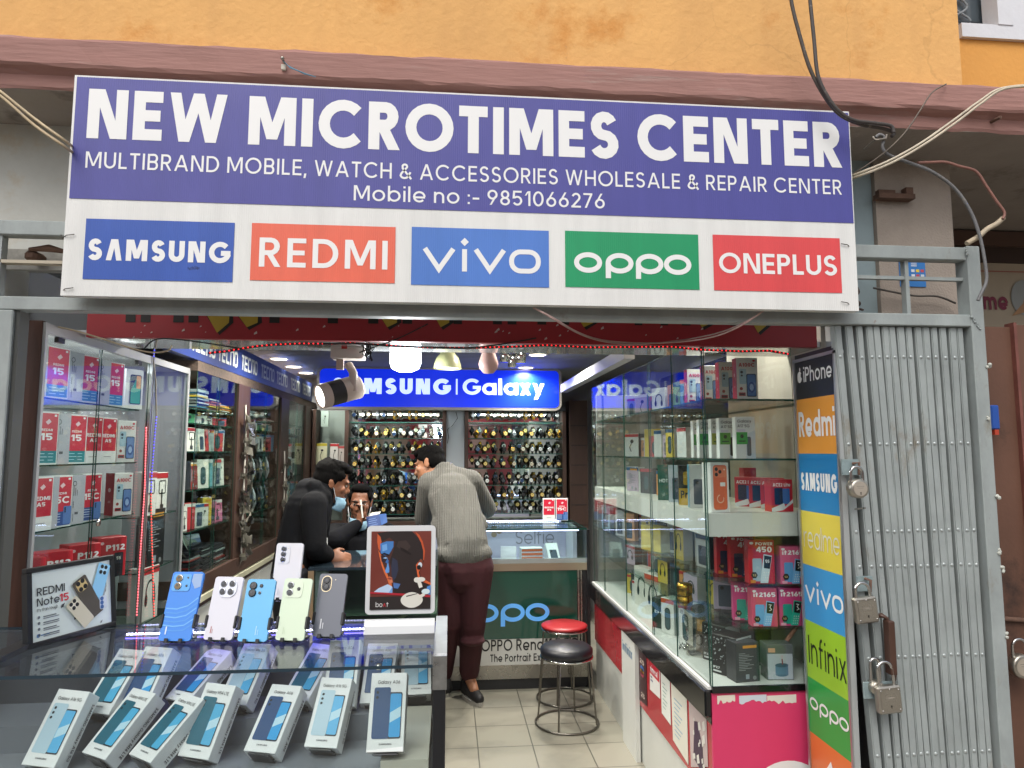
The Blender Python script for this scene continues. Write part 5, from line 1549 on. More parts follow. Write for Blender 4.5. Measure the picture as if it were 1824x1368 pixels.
# flat packs: stacks on the case floor and the top shelf
for ci, si, n0, cset, nm in ((0, 0, 22, [7, 8, 9, 7, 7], 'dark'), (0, 5, 14, [3, 8, 5, 12, 7, 0], 'coloured'), (1, 5, 8, [8, 7, 0], 'grey')):
    y0, y1 = cols[ci]
    for q in range(3):
        st = MB(); zz = 0; yb_ = y0 + .16 + q * (y1 - y0 - .12) / 3
        rr = random.Random(ci * 9 + q)
        for k in range(n0 - 3 * q):
            t_ = rr.uniform(.004, .009); c = rr.choice(cset); dx, dy = rr.uniform(-.012, .012), rr.uniform(-.012, .012)
            if WZ[si] + zz + t_ > (WZ[1] if si == 0 else ztc) - .02: break
            st.bx(-.16 + dx, .0 + dx, -.08 + dy, .08 + dy, zz, zz + t_ - .0008, M(PAL[c], .3)); zz += t_
        o = st.build('flat_pack_pile'); put(o, 'pile of thin %s flat packs, %s from the street, %s left wall case' % (nm, ORD[q], BN[ci]), 'pile of packs', (XT - .03, yb_, WZ[si] + .0006), 0, 'piles of flat packs'); o['kind'] = 'thing'
# hanging rows of watches / straps in the middle case
for si, n in ((1, 7), (2, 8)):
    for k in range(n):
        y_ = cols[1][0] + .07 + k * (cols[1][1] - cols[1][0] - .12) / n
        b = MB(); m_ = M(['#2a2b2c', '#8d9299', '#4a4c4e', '#b9bcc0'][k % 4], .3, .5)
        b.tube([(0, 0, 0.001), (.012, 0, .05), (.006, 0, .11), (-.006, 0, .16)], [.006, .013, .013, .004], m_, 8); b.lathe([(0, .0), (.018, .0), (.018, .008), (0, .01)], M(['#c9a347', '#c3c6c8'][k % 2], .25, 1), 14, O=(.012, 0, .07), axis='x')
        o = b.build('strap_watch'); put(o, 'strap watch on a stand, %s from the street, %s, middle left wall case' % (ORD[k], SN[si]), 'watch', (XT - .06, y_, WZ[si] + .0006), 0, 'strap watches in the middle left case')
# plastic wrapped bundles hanging on the case posts
PFILM = GLASS('c9c8c2', .3, 'film', .12, .25)
for i, (px0, ytop, ybot, lab) in enumerate(((431, 735, 985, 'long hanging bundle of clear plastic packets on the first left case post'), (504, 815, 960, 'short hanging bundle of clear plastic packets on the second left case post'))):
    b = MB(); rr = random.Random(i); yc = P(px0, 800, X=XT).y
    zt2, zb2 = P(px0, ytop, X=XT).z, P(px0, ybot, X=XT).z
    N = 46 if i == 0 else 26
    for k in range(N):
        z_ = zt2 + (zb2 - zt2) * (k + rr.random()) / N; s_ = rr.uniform(.03, .055)
        c0 = Vector((.02 + rr.uniform(0, .045), yc + rr.uniform(-.06, .06), z_))
        e1 = Vector((rr.uniform(-.4, .4), 1, rr.uniform(-.5, .5))).normalized() * s_; e2 = Vector((rr.uniform(-.5, .5), rr.uniform(-.5, .5), -1)).normalized() * s_ * 1.2
        nn = e1.cross(e2).normalized() * .012
        pts = [c0 - e1, c0 - nn + e2 * .2, c0 + e1, c0 + e1 * .9 + e2, c0 + e2 * .9 + nn, c0 - e1 * .9 + e2]
        b.add(pts, [(0, 1, 4, 5), (1, 2, 3, 4)], PFILM)
        b.add([p + Vector((-.004, 0, 0)) for p in pts], [(0, 1, 4, 5), (1, 2, 3, 4)], M(rr.choice(['#5d5c55', '#b7b5aa', '#2f3132', '#8c8a80', '#c7c3b5']), .35))
    b.tube([(.012, yc, zt2 + .05), (.02, yc, zt2 - .1), (.02, yc, zb2)], .006, M('b9b7ae', .5), 6)
    o = b.build('packet_bundle'); o.location = (XT, 0, 0); tag(o, lab, 'packet bundle')
b = MB(); rr = random.Random(8)
for k in range(16):
    c0 = Vector((rr.uniform(-.05, .02), rr.uniform(-.1, .1), .02 + k * .009)); e1 = Vector((rr.uniform(-.3, .3), 1, rr.uniform(-.6, .6))) * .06; e2 = Vector((-.4, rr.uniform(-.6, .6), 1)) * .05
    b.add([c0 - e1, c0 + e2 * -.4, c0 + e1, c0 + e1 * .8 + e2, c0 + e2 * 1.2, c0 - e1 + e2], [(0, 1, 4, 5), (1, 2, 3, 4)], PFILM if k % 2 else M('#7c8f86', .25))
o = b.build('plastic_packet'); put(o, 'crumpled clear plastic packet on the floor of the nearest left wall case', 'plastic packet', (XT - .06, 3.82, WZ[0] + .005))
o = d_plain(.11, .012, .19, '#4d6f9c', '#b9c6d6', 'phone').build('tablet_box'); put(o, 'blue flat box leaning among packets at the foot of the nearest left wall case', 'accessory box', (XT - .05, 3.98, WZ[0] + .012), 70, None, 22)

# ------------------------------------------------------------------ watch cabinets on the back wall
YW = 6.6
MIR = M('dbe4e1', .03, 1)
fx = lambda x: P(x, 800, Y=YW).x
bays = [(fx(620), fx(788)), (fx(834), fx(1002))]
rows_y = [752.5, 780.5, 808, 834, 864, 890, 914]
rz_ = [P(900, y, Y=YW).z for y in rows_y]
zwt, zwb = 2.0, .95


def watch(bz, face, strap):
    b = MB()
    sp = [(0, .02 * math.cos(R(t)) - .004, .036 * math.sin(R(t)) + .04) for t in range(0, 360, 30)]
    b.tube(sp, .0105, strap, 6, True)
    b.lathe([(0, -.034), (.018, -.034), (.022, -.03), (.022, -.02), (0, -.018)], bz, 16, O=(0, 0, .04), axis='y')
    b.frame((0, -.0344, .04), UX, UZ); b.ell(0, 0, .0175, .0175, face, .0003, 16); b.stroke([(0, 0), (-.007, .008)], .0018, mt('#1a1a1a'), .0006); b.stroke([(0, 0), (.003, .012)], .0014, mt('#1a1a1a'), .0007)
    return b


WV = [('gold dial', 'c79a3c', 'd9c27a', '2b2320'), ('white dial', 'b9bcbf', 'd9dbd6', '1f2022'), ('black dial', '2c2d2f', '1b1d20', '191a1b'), ('gold rimmed white dial', 'c9a24a', 'dcd9cb', '3b2a20'), ('silver grey dial', 'c5c7c9', '8d959a', '8f9296'), ('cream dial', 'a9a49a', 'cfc7ae', '4a2e1f'), ('gold bracelet', 'c9982f', '2a2419', 'b98a2c'), ('blue dial', 'b3b6ba', '2f4a72', '1e1f22')]
wmesh = {}
for bi, (x0, x1) in enumerate(bays):
    cab = thing('watch_cabinet', 'mirror backed glass cabinet full of watches, %s of the grey pillar' % ('left' if bi == 0 else 'right'), 'watch cabinet', ((x0 + x1) / 2, YW, 0), group='watch cabinets')
    hw = (x1 - x0) / 2
    b = MB(); b.bx(-hw, hw, .2, .215, zwb, zwt, MIR); b.build('mirror_back', cab)
    b = MB(); b.bx(-hw - .035, -hw, -.01, .22, zwb - .3, zwt, BRN); b.bx(hw, hw + .035, -.01, .22, zwb - .3, zwt, BRN); b.bx(-hw, hw, -.01, .22, zwb - .06, zwb, BRN); b.build('frame', cab)
    l = bpy.data.lights.new('watch_fill_light', 'AREA'); l.shape = 'RECTANGLE'; l.size = hw * 1.8; l.size_y = .04; l.energy = 4; l.color = (.93, 1, .97)  # unseen area light added to brighten the watch shelves
    o = bpy.data.objects.new('watch_fill_light', l); COL.objects.link(o); o.parent = cab; o.location = (0, -.05, zwt - .02); o.rotation_euler = (R(12), 0, 0)
    for z_ in rz_:
        pane('glass_shelf', cab, -hw, hw, .0, .195, z_ - .006, z_, GLASS('cfe5dd', .07), M('2c5a50', .15, spec=.8))
    for ri, z_ in enumerate(rz_):
        for rowk, (n, yo) in enumerate(((12, .13), (10, .045))):
            if ri == 0 and rowk == 1: continue
            for k in range(n):
                xx = x0 + .035 + (x1 - x0 - .07) * (k + .5 * rowk) / (n - 1 + .5 * rowk) + rnd.uniform(-.012, .012)
                vi = rnd.choice([0, 0, 1, 1, 2, 2, 2, 3, 4, 5, 6, 7])
                if vi not in wmesh:
                    nm, bz, fc, st = WV[vi]
                    wmesh[vi] = watch(M(bz, .25, .9), M(fc, .3), M(st, .45, .6 if vi in (4, 6) else 0)).build('wristwatch'); o = wmesh[vi]
                else:
                    o = wmesh[vi].copy(); COL.objects.link(o)
                o.location = (xx, YW + yo, z_ + (.034 if rowk == 0 else .001))
                o.rotation_euler = (R(rnd.uniform(-8, 4)), 0, R(rnd.uniform(-14, 14)))
                lab = '%s watch, %s row, %s shelf from top, cabinet %s of the pillar' % (WV[vi][0], 'rear' if rowk == 0 else 'front', ORD[ri], 'left' if bi == 0 else 'right')
                tag(o, lab, 'watch', 'watches on the glass shelves')
b = MB(); b.bx(fx(795), fx(827), YW + .0, YW + .2, 0, 2.3, M('b4bcc2', .4)); tag(b.build('grey_pillar'), 'pale grey pillar between the two watch cabinets with a black wire', 'pillar')
b = MB(); p = [P(x, y, Y=YW - .005) for x, y in ((812, 733), (815, 745), (806, 758), (797, 765), (799, 778), (797, 790))]; b.tube(p, .003, BLACK, 6); tag(b.build('hanging_wire'), 'thin black wire dangling down the grey pillar', 'wire')
b = MB(); b.bx(fx(1014), fx(1046), YW - .02, YW + .2, 0, 2.1, BRN)
for k in range(6): b.bx(fx(1016), fx(1044), YW - .023, YW - .02, .9 + k * .19, .9 + k * .19 + .008, M('1d1512', .5))
tag(b.build('brown_column'), 'dark brown wood column right of the watch cabinets', 'column')
# small earphone case at the left of the back wall
ec = thing('earphone_case', 'narrow glass case of hanging earphone packs left of the watch cabinets', 'display case', (fx(590), YW, 0))
b = MB(); b.bx(fx(560) - fx(590), fx(612) - fx(590), .2, .22, .95, 2.0, M('77857f', .3)); b.build('back_panel', ec)
b = MB(); b.bx(fx(556) - fx(590), fx(562) - fx(590), -.01, .22, .6, 2.0, BRN); b.bx(fx(562) - fx(590), fx(612) - fx(590) , .0, .2, .9, .95, BRN); b.build('frame', ec)
for i, (x, yb_, w_, h_, c, ac, cn) in enumerate(((572, 827, .1, .2, '#d2d4b4', '#b9ad3a', 'pale yellow'), (595, 826, .08, .19, '#cfcfca', '#b33a3f', 'white and red'), (607, 828, .06, .18, '#b9b3ae', '#a84a4a', 'grey'), (578, 760, .07, .15, '#8fa39a', None, 'greenish'), (600, 905, .08, .16, '#9fa7a3', None, 'dull grey'))):
    p = P(x, yb_, Y=YW + .05); put(d_plain(w_, .02, h_, c, ac, 'bud').build('earphone_pack'), '%s earphone pack hanging in the narrow back case' % cn, 'earphone pack', (p.x, YW + .05, p.z), 0, 'earphone packs in the narrow case')

# ------------------------------------------------------------------ counter with the lit green front
YO = 4.8
oc = thing('shop_counter', 'glass topped counter with a dark green lettered front at the back of the aisle', 'counter', (0, YO, 0))
ox0, ox1 = -.12, .96
o_ = lambda x, y: P(x, y, Y=YO)
b = MB(); b.bx(ox0, ox1, .006, .55, .0, .79, M('2b2c2e', .5)); b.build('base', oc)
zst1, zst0 = o_(950, 1003).z, o_(950, 1016).z
zwh, zwl = o_(950, 1137).z, o_(950, 1183).z
b = MB(); b.bx(ox0, ox1, -.012, .02, zst0, zst1, M('b5a590', .3, .8)); b.bx(ox0, ox1, -.01, .02, zst1, zst1 + .03, M('b9c2c2', .25, .6)); b.bx(ox0, ox1, -.006, .006, .07, zwl, STEEL); b.bx(o_(1029, 1100).x, o_(1029, 1100).x + .012, -.012, .0, .1, zst0, STEEL); b.bx(o_(1034, 1100).x, o_(1034, 1100).x + .01, -.016, .0, .1, zst0, STEEL); b.build('steel_trim', oc)
b = MB(); b.bx(ox0, o_(1028, 1100).x, -.004, .005, zwh, zst0, M('0f4a3c', .12, coat=.6)); b.build('green_panel', oc)
b = MB(); b.bx(ox0, o_(1028, 1100).x, -.0045, .005, zwl, zwh - .001, M('d3d5d0', .35)); b.build('white_panel', oc)
b = MB(); b.frame((0, -.005, 0), UX, UZ)
q0 = o_(795, 1106); oppo(b, q0.x, q0.z, o_(979, 1106).x - q0.x, M('5b9fe0', .3, emit=.35), .028)
TK = mt('#1f2122')
b.text('OPPO Reno11 F 5G', o_(857, 1160).x, o_(857, 1160).z, .075, TK, .15, o_(1030, 1160).x - o_(857, 1160).x, track=.12); b.text('The Portrait Expert', o_(873, 1179).x, o_(873, 1179).z, .05, TK, .16, .45, track=.12)
b.build('lettering', oc)
zct = 1.073
pane('glass_top', oc, ox0, ox1, -.02, .56, zct - .012, zct, GLASS('b9d2cc', .07))
pane('front_glass', oc, ox0, ox1, -.004, .001, zst1 + .031, zct - .013, GLASS('e5efee', .05))
b = MB(); b.bx(ox0, ox1, .5, .52, .79, zct - .014, M('c4bfd6', .5)); b.bx(ox0, ox1, .007, .5, .79, .8, M('b9b9c9', .4)); b.bx(ox1 - .06, ox1 - .03, .2, .5, .8, zct - .014, M('c3c2cc', .5)); b.bx(ox1 + .0, ox1 + .02, -.015, .55, .0, zct - .013, M('232427', .3)); b.build('display_back', oc)
LED_W = M('c7d0ff', .3, emit=16)
LED_D = M('b9c0e6', .3, emit=1.2)
b = MB(); b.bx(ox0, o_(1018, 920).x, .455, .47, zct + .0005, zct + .006, LED_D)
for k in range(58): b.bx(ox0 + .01 + k * .0165, ox0 + .017 + k * .0165, .453, .471, zct + .005, zct + .0075, LED_W)
o = b.build('led_strip'); o.location = (0, YO, 0); tag(o, 'white led strip running along the top of the green counter', 'led strip')
b = MB(); b.bx(ox0, ox1 - .05, .02, .034, zct - .022, zct - .014, M('cfd2ff', .3, emit=6)); o = b.build('led_tube'); o.location = (0, YO, 0); tag(o, 'thin white led tube lighting the inside of the green counter', 'led strip')
cz = .8006
for i, (fn, x, y_, rz, tl, lab, cat) in enumerate((
        (lambda: d_plain(.11, .07, .14, '#d9dbe0', None, None), 905, 985, -8, 20, 'white box lying tilted at the left inside the green counter', 'phone box'),
        (lambda: d_plain(.09, .08, .17, '#dfe0e4', None, 'phone'), 990, 975, 10, 40, 'white phone box leaning at the right inside the green counter', 'phone box'),
        (lambda: d_plain(.15, .1, .03, '#b7c9e6', None, None, None), 993, 997, 6, 0, 'flat pale blue pack at the front of the green counter', 'flat pack'))):
    p = P(x, y_, Z=cz); p.y = max(p.y, YO + .06)
    p = P(x, y_, Y=YO + (.1, .2, .06)[i]); put(fn().build('phone_box'), lab, cat, (p.x, p.y, cz), rz, 'boxes inside the green counter', tl)
for k in range(4):
    p = P(948, 980, Y=YO + .2); b = Box(.16, .09, .026, '#dcdde0'); b.front(); b.rect(.004, .003, .156, .02, mt('#cf6a3c'))
    put(b.build('orange_box'), '%s flat orange and white box of the stack inside the green counter' % ['lowest', 'second', 'third', 'topmost'][k], 'accessory box', (p.x, p.y, cz + k * .0275), 4, 'stacked orange boxes')
b = MB(); b.frame((0, YO + .499, 0), UX, UZ); b.text('Selfie', P(918, 966, Y=YO + .5).x, .9, .1, M('8d8794', .5), .1, .3)
for q in ((880, 940), (880, 952), (889, 946)): b.ell(P(*q, Y=YO + .5).x, P(*q, Y=YO + .5).z, .022, .022, M('a58f78', .5), .001, 14)
o = b.build('backdrop_print'); tag(o, 'faint camera print behind the boxes inside the green counter', 'print')
for i, (k, x, cl) in enumerate((('A5', 978, 'red and white phone box standing left on the counter by the showcase'), ('15C', 1001, 'red and blue phone box standing right on the counter by the showcase'))):
    p = P(x, 915, Y=YO + .42); o = (d_redmi(.09, .045, .165, 'A5', 'white') if i == 0 else d_redmi(.09, .045, .165, '15C', '#2d4f8f')).build('phone_box'); put(o, cl, 'phone box', (p.x, p.y, zct + .0085), -3, 'boxes standing on the green counter')

# middle counter
YM = 3.72
mc = thing('middle_counter', 'low glass counter where the man in black rests his hand', 'counter', (0, YM, 0))
mx0, mx1 = P(549, 1012, Y=YM).x, -.06
b = MB(); b.bx(mx0, mx1, .0, .62, .985, 1.0, M('27323a', .06, spec=.8, coat=.5)); b.build('top', mc)
b = MB(); b.bx(mx0, mx1, .01, .6, 0, .5, M('3b3f40', .5)); b.bx(mx0 + .03, mx1, .57, .6, .5, .98, M('4d6157', .4)); b.bx(mx0, mx0 + .03, .0, .6, .5, .984, M('8a7459', .5)); b.bx(mx0 + .034, mx0 + .1, .02, .03, .5, .98, M('b7b5c4', .5)); b.build('body', mc)
pane('front_glass', mc, mx0 + .031, mx1, .0, .005, .5, .984, GLASS('c4d8cb', .08))
b = MB(); b.prism([(mx0 + .1, .05), (mx0 + .45, .05), (mx0 + .6, .5), (mx0 + .5, .5)], .7, .72, M('8fa07c', .4)); b.bx(mx0 + .15, mx1, .05, .5, .74, .745, M('6f8577', .2)); b.build('inner_shelf', mc)

# ------------------------------------------------------------------ lamps
def downlight(x, y, lab, i, e=14, r=.062):
    t = thing('ceiling_light', lab, 'ceiling light', (x, y, ZC), (0, 0, 0), 'round ceiling lights')
    b = MB(); b.lathe([(0, -.004), (r, -.004), (r + .012, -.008), (r + .014, -.001), (r + .014, 0)], M('c9c6bb', .4), 24); b.build('rim', t)
    b = MB(); b.lathe([(0, -.007), (r * .96, -.0065), (r * .96, -.004)], M('fff3da', .4, emit=7), 24, False); b.build('diffuser', t)
    l = bpy.data.lights.new('downlight', 'AREA'); l.shape = 'DISK'; l.size = r * 2; l.energy = e; l.color = (1, .95, .86); l.spread = R(150)
    o = bpy.data.objects.new('downlight', l); COL.objects.link(o); o.parent = t; o.location = (0, 0, -.02)


dl = [P(x, y, Z=ZC) for x, y in ((497, 638.5), (523, 652.5), (545, 663.5))]
for i, (x, y) in enumerate([(-.95, 3.55), (-.95, 4.35), (dl[0].x, dl[0].y), (dl[1].x, dl[1].y), (dl[2].x, dl[2].y)]):
    downlight(x, y, 'round ceiling light, %s from the street along the blue name strip' % ORD[i], i)
for i, (x, y) in enumerate([(P(1005, 622, Z=ZC).x, P(1005, 622, Z=ZC).y), (.66, 5.1), (.66, 5.9)]):
    downlight(x, y, 'round ceiling light, %s from the street on the showcase side' % ORD[i], i)
for i, y in enumerate((3.0, 3.7, 4.4)):
    downlight(1.3, y, 'round ceiling light above the glass showcase, %s from the street' % ORD[i], i, 4)
downlight(.42, 3.2, 'round ceiling light nearest the street by the corner of the showcase', 0, 14)  # extra downlight hidden by the fascia, added to light the showcase side
downlight(-.1, 4.2, 'round ceiling light above the middle of the aisle', 0, 12)
# case light inside the left display case
l = bpy.data.lights.new('case_light', 'AREA'); l.shape = 'RECTANGLE'; l.size = .1; l.size_y = 1.0; l.energy = 2.5; l.color = (.95, .97, 1)
o = bpy.data.objects.new('case_light', l); COL.objects.link(o); o.parent = lt; o.location = (-.12, .6, zt_ - .03)

YL = 2.82
tl = thing('track_spot', 'beige spot lamp with black band and glowing face under the red fascia', 'spot lamp', P(615, 626, Y=YL))
O = P(615, 626, Y=YL); q = lambda x, y, Y=YL: P(x, y, Y=Y) - O
BEI = M('b7a79c', .42)
b = MB(); a, c = q(591, 640), q(650, 616); b.bx(a.x, c.x, -.04, .04, a.z, c.z, M('cfc6bd', .4), .004); b.frame((0, -.0405, 0), UX, UZ); b.rrect(q(611, 622)[0], q(611, 624)[2], q(621, 622)[0], q(611, 619)[2], .002, M('c23a34', .5)); b.build('base', tl)
b = MB(); b.bx(q(616, 0)[0], q(628, 0)[0], -.008, .008, q(0, 652)[2], a.z, BEI); b.tube([q(621, 650, YL), q(629, 664, YL - .03), q(630, 697, YL - .03)], .017, BEI, 10); b.build('arm', tl)
h0, h1 = q(569, 707, YL - .07), q(640, 688, YL + .02)
ax = (h1 - h0).normalized(); Q = ax.to_track_quat('Z', 'Y').to_matrix().to_4x4(); Lh = (h1 - h0).length; rh = .049
b = MB(); b.M = Matrix.Translation(h0) @ Q; b.lathe([(rh * .86, .004), (rh * .9, 0), (rh, 0), (rh, Lh * .22)], BEI, 28); b.lathe([(rh * 1.01, Lh * .22), (rh * 1.01, Lh * .55)], M('1d1b1f', .5, bump=.3), 28); b.lathe([(rh, Lh * .55), (rh, Lh * .97), (rh * .9, Lh), (0, Lh)], BEI, 28); b.build('head', tl)
b = MB(); b.M = Matrix.Translation(h0) @ Q; b.lathe([(0, .002), (rh * .87, .005)], M('fff6ea', .3, emit=5), 28, False); b.build('lit_face', tl)
l = bpy.data.lights.new('spot', 'SPOT'); l.energy = 12; l.spot_size = R(70); l.shadow_soft_size = .04
o = bpy.data.objects.new('spot', l); COL.objects.link(o); o.parent = tl; o.location = h0 - ax * .02; o.rotation_euler = (ax).to_track_quat('Z', 'Y').to_euler()

YP = 3.0


def bulb(px, ptop, pbot, wpx, lab, lit, Y=YP):
    p = P(px, pbot, Y=Y); k = Y / FPX; hh = (pbot - ptop) * k; r = wpx * k / 2
    t = thing('lamp_bulb', lab, 'lamp', p)
    b = MB()
    m_ = M('eef6ff', .3, emit=3.5) if lit else M('c9a49b', .35)
    if lit: b.lathe([(0, 0), (r * .5, .004), (r * .86, .016), (r, .04), (r, hh * .8), (r * .9, hh), (0, hh)], m_, 28)
    else: b.lathe([(0, 0), (r * .5, .003), (r * .88, r * .5), (r, r), (r * .86, r * 1.5), (r * .6, hh * .85), (r * .55, hh), (0, hh)], m_, 24)
    b.build('glass', t)
    b = MB(); b.lathe([(r * .5, hh), (r * .5, hh + .03), (.012, hh + .045), (.006, hh + .06), (.006, ZC - p.z)], M('8f8579' if lit else 'b39a93', .5), 16); b.build('holder', t)
    if lit:
        l = bpy.data.lights.new('bulb', 'POINT'); l.energy = 14; l.shadow_soft_size = r; l.color = (.93, .97, 1)
        o = bpy.data.objects.new('bulb', l); COL.objects.link(o); o.parent = t; o.location = (0, 0, hh * .5 - r * 1.6)


bulb(722, 622, 663, 56, 'large glowing white led bulb hanging before the blue light box', True)
bulb(870, 618, 666, 36, 'unlit pinkish bulb hanging right of the glowing one', False)
p = P(797, 657, Y=3.15); t = thing('shade_lamp', 'olive dome shade lamp hanging between the white and the pinkish bulbs', 'lamp', p)
k = 3.15 / FPX; b = MB(); b.lathe([(25 * k, 0), (24 * k, .02), (20 * k, .05), (12 * k, .075), (8 * k, .085), (8 * k, .14), (.01, .15), (.006, ZC - p.z)], M('8f9068', .4), 28); b.build('shade', t)
b = MB(); b.lathe([(0, .004), (22 * k, .006), (24 * k, .012)], M('f2f6e6', .4, emit=2.5), 24); b.build('lit_disc', t)
t = thing('chrome_fitting', 'chrome lamp fitting with cylinders hanging right of the pinkish bulb', 'lamp fitting', P(912, 655, Y=3.6))
b = MB()
for dx, dz, r in ((-.04, .03, .026), (.0, 0, .022), (.045, .025, .03)): b.lathe([(0, dz), (r, dz), (r, dz + .05), (r * .7, dz + .07), (.006, dz + .08), (.006, ZC - P(912, 655, Y=3.6).z)], CHROME, 18, O=(dx, 0, 0))
b.build('cylinders', t)


# led strings
def led(name, pts, colr, every, label, wire='2a1414', r=.0045, emit=1.8, dotr=.003, seg=None):
    t = thing(name, label, 'led strip')
    b = MB(); b.tube(pts, r, M(wire, .35), 6); b.build('cord', t)
    tot = 0; dots = {}
    nxt = every / 2
    rr = random.Random(1)
    for a, c in zip(pts, pts[1:]):
        L_ = (c - a).length
        while nxt < tot + L_:
            f = (nxt - tot) / L_; p = a + (c - a) * f
            cc = colr(p) if callable(colr) else colr
            if cc: dots.setdefault(cc, MB()).sphere((p.x + (.003 if name != 'red_led_string' else 0), p.y - .0045, p.z), dotr, M(cc, .3, emit=emit), 6)
            nxt += every
        tot += L_
    for cc, bb in dots.items(): bb.build('led_dots', t)
    return t


YR = 2.598
rp = [(371, 629), (402, 626), (437, 620), (459, 616.6), (492, 614), (534, 612), (591, 612.6), (623, 611), (683, 615), (752, 619), (834, 620), (916, 617.6), (971, 615), (1053, 619), (1099, 618.5), (1197, 617.8), (1247, 623), (1321, 626), (1370, 624.7), (1405, 631)]
led('red_led_string', [P(x, y, Y=YR) for x, y in rp], 'ff2a2e', .017, 'red led string light drooping along the bottom of the red fascia')
bp_ = [(277, 606), (273, 638), (277.4, 681), (278.5, 741), (274, 791), (269.7, 850), (268.6, 888), (269.7, 953), (272, 1019), (274, 1098)]
led('blue_red_led_strip', [P(x, y, X=XC + .012) for x, y in bp_], lambda p: ('3b49ff' if p.z > P(270, 640, X=XC).z else None if p.z > P(270, 741, X=XC).z else '3b3cff' if p.z > P(270, 880, X=XC).z else 'ff3b36'), .014, 'hanging led strip, blue above and red below, on the glass case edge', '8a8478', .0035)
led('pink_led_reflection', [P(x, y, X=XC + .009) for x, y in ((260, 760), (257.6, 866), (250, 980), (243, 1098))], 'ff5f6a', .012, 'straight pinkish red led strip stuck to the glass case stile', 'b98a8a', .0035, 3)  # glowing strip modelled in place of the led strip's reflection in the glass

# ------------------------------------------------------------------ stools
STD = M('77736c', .3, .9, var=.15, vscale=20)


def stool(cxy, zseat, r, col, lab, pad, leg_r=.175):
    t = thing('stool', lab, 'stool', (cxy[0], cxy[1], 0), (0, 0, R(20)), 'steel stools in the aisle')
    b = MB(); ST = M(col, .42, var=.06, vscale=12, coat=.05)
    b.lathe([(0, zseat - pad), (r * .96, zseat - pad), (r, zseat - pad * .6), (r * .99, zseat - pad * .3), (r * .85, zseat - pad * .02), (0, zseat + pad * .12)], ST, 40); b.build('seat', t)
    b = MB(); b.tube([(r * .97 * math.cos(R(a)), r * .97 * math.sin(R(a)), zseat - pad - .006) for a in range(0, 360, 12)], .007, CHROME, 8, True); b.build('seat_ring', t)
    for k in range(4):
        a = R(45 + 90 * k); c, s = math.cos(a), math.sin(a)
        b = MB(); b.tube([(c * (r * .93 - .02), s * (r * .93 - .02), zseat - pad - .004), (c * r * .93, s * r * .93, zseat - pad - .03), (c * leg_r, s * leg_r, .012)], .0056, STD, 8); b.build('leg', t)
    b = MB(); b.tube([(leg_r * 1.04 * math.cos(R(a)), leg_r * 1.04 * math.sin(R(a)), .008) for a in range(0, 360, 12)], .006, STD, 8, True); b.build('foot_ring', t)


pb = P(1010, 1288, Z=0); stool((pb.x, pb.y), .45, .158, '17181f', 'round stool with a thick black padded seat, nearest in the aisle', .06, .18)
pr = P(1006, 1244, Z=0); stool((pr.x, pr.y), .475, .152, 'a3262b', 'round stool with a flat red seat behind the black stool', .025, .175)
# ------------------------------------------------------------------ front counter
ZT = 1.08
fc0, fc1 = P(0, 1200, Z=ZT), P(785, 1188, Z=ZT)
FY0 = (fc0.y + fc1.y) / 2
FX1 = fc1.x + .012
FX0 = -1.42
FYB = P(430, 1108, Z=ZT).y
ZD = .795
fc = thing('front_counter', 'glass display counter of boxed phones standing at the street edge', 'counter', (0, FY0, 0))
D_ = FYB - FY0
pane('glass_top', fc, FX0, FX1 - .03, 0, D_, ZT - .008, ZT, GLASS('eaf1f1', .06, dust=.02), M('1d3340', .12, spec=.8))
pane('front_glass', fc, FX0, FX1 - .03, .012, .017, ZD - .02, ZT - .0085, GLASS('e9f1ef', .05))
b = MB(); DK = M('1b1d20', .35)
b.bx(FX1 - .03, FX1, .0, D_, 0, ZT - .03, DK, .002); b.bx(FX0, FX1 - .031, D_ - .015, D_, 0, ZT - .009, M('50535b', .3)); b.bx(FX0, FX1 - .031, .02, D_ - .016, ZD - .02, ZD, M('8b8f96', .2, spec=.6)); b.bx(FX0, FX1 - .031, .01, D_ - .02, 0, ZD - .021, M('232427', .5)); b.bx(FX0, FX0 + .05, .02, D_ - .02, ZD, ZT - .01, DK); b.build('body', fc)
b = MB(); b.bx(FX1 - .032, FX1 + .003, -.003, .022, ZT - .06, ZT + .02, M('a9aeae', .3, .9, var=.3, vscale=40)); b.bx(FX1 - .032, FX1 + .003, .0222, D_, ZT - .02, ZT + .006, M('8e9495', .35, .8, var=.25, vscale=30)); b.build('corner_trim', fc)
xs_ = P(28, 1170, Z=ZT).x
b = MB(); b.bx(xs_ - .05, xs_ - .005, -.002, D_, ZT, ZT + .014, M('191a1c', .4)); b.build('end_trim', fc)
b = MB(); b.bx(-.16, FX1 - .04, .02, D_ - .1, ZD, ZD + .055, M('c9c5b8', .6)); b.build('white_riser', fc)
b = MB(); b.bx(FX0 + .06, -.161, .285, D_ - .016, ZD, ZD + .07, M('7d8189', .25)); b.build('rear_step', fc)
lp0, lp1 = P(222, 1134, Z=ZT - .02), P(650, 1124, Z=ZT - .02)
t = thing('counter_led_strip', 'violet white led strip glowing under the back of the front counter glass', 'led strip', (0, lp0.y, ZT - .03))
b = MB(); b.bx(lp0.x, lp1.x, 0, .02, .006, .014, M('8d8aa5', .4)); b.build('channel', t)
b = MB()
for k in range(70):
    x_ = lp0.x + .006 + (lp1.x - lp0.x - .012) * k / 69; b.bx(x_ - .0022, x_ + .0022, .003, .013, .0145, .016, M('d3d0ff', .3, emit=40))
b.bx(lp0.x, lp1.x, .004, .016, .002, .0055, M('6a5cff', .3, emit=6)); b.build('led_dots', t)

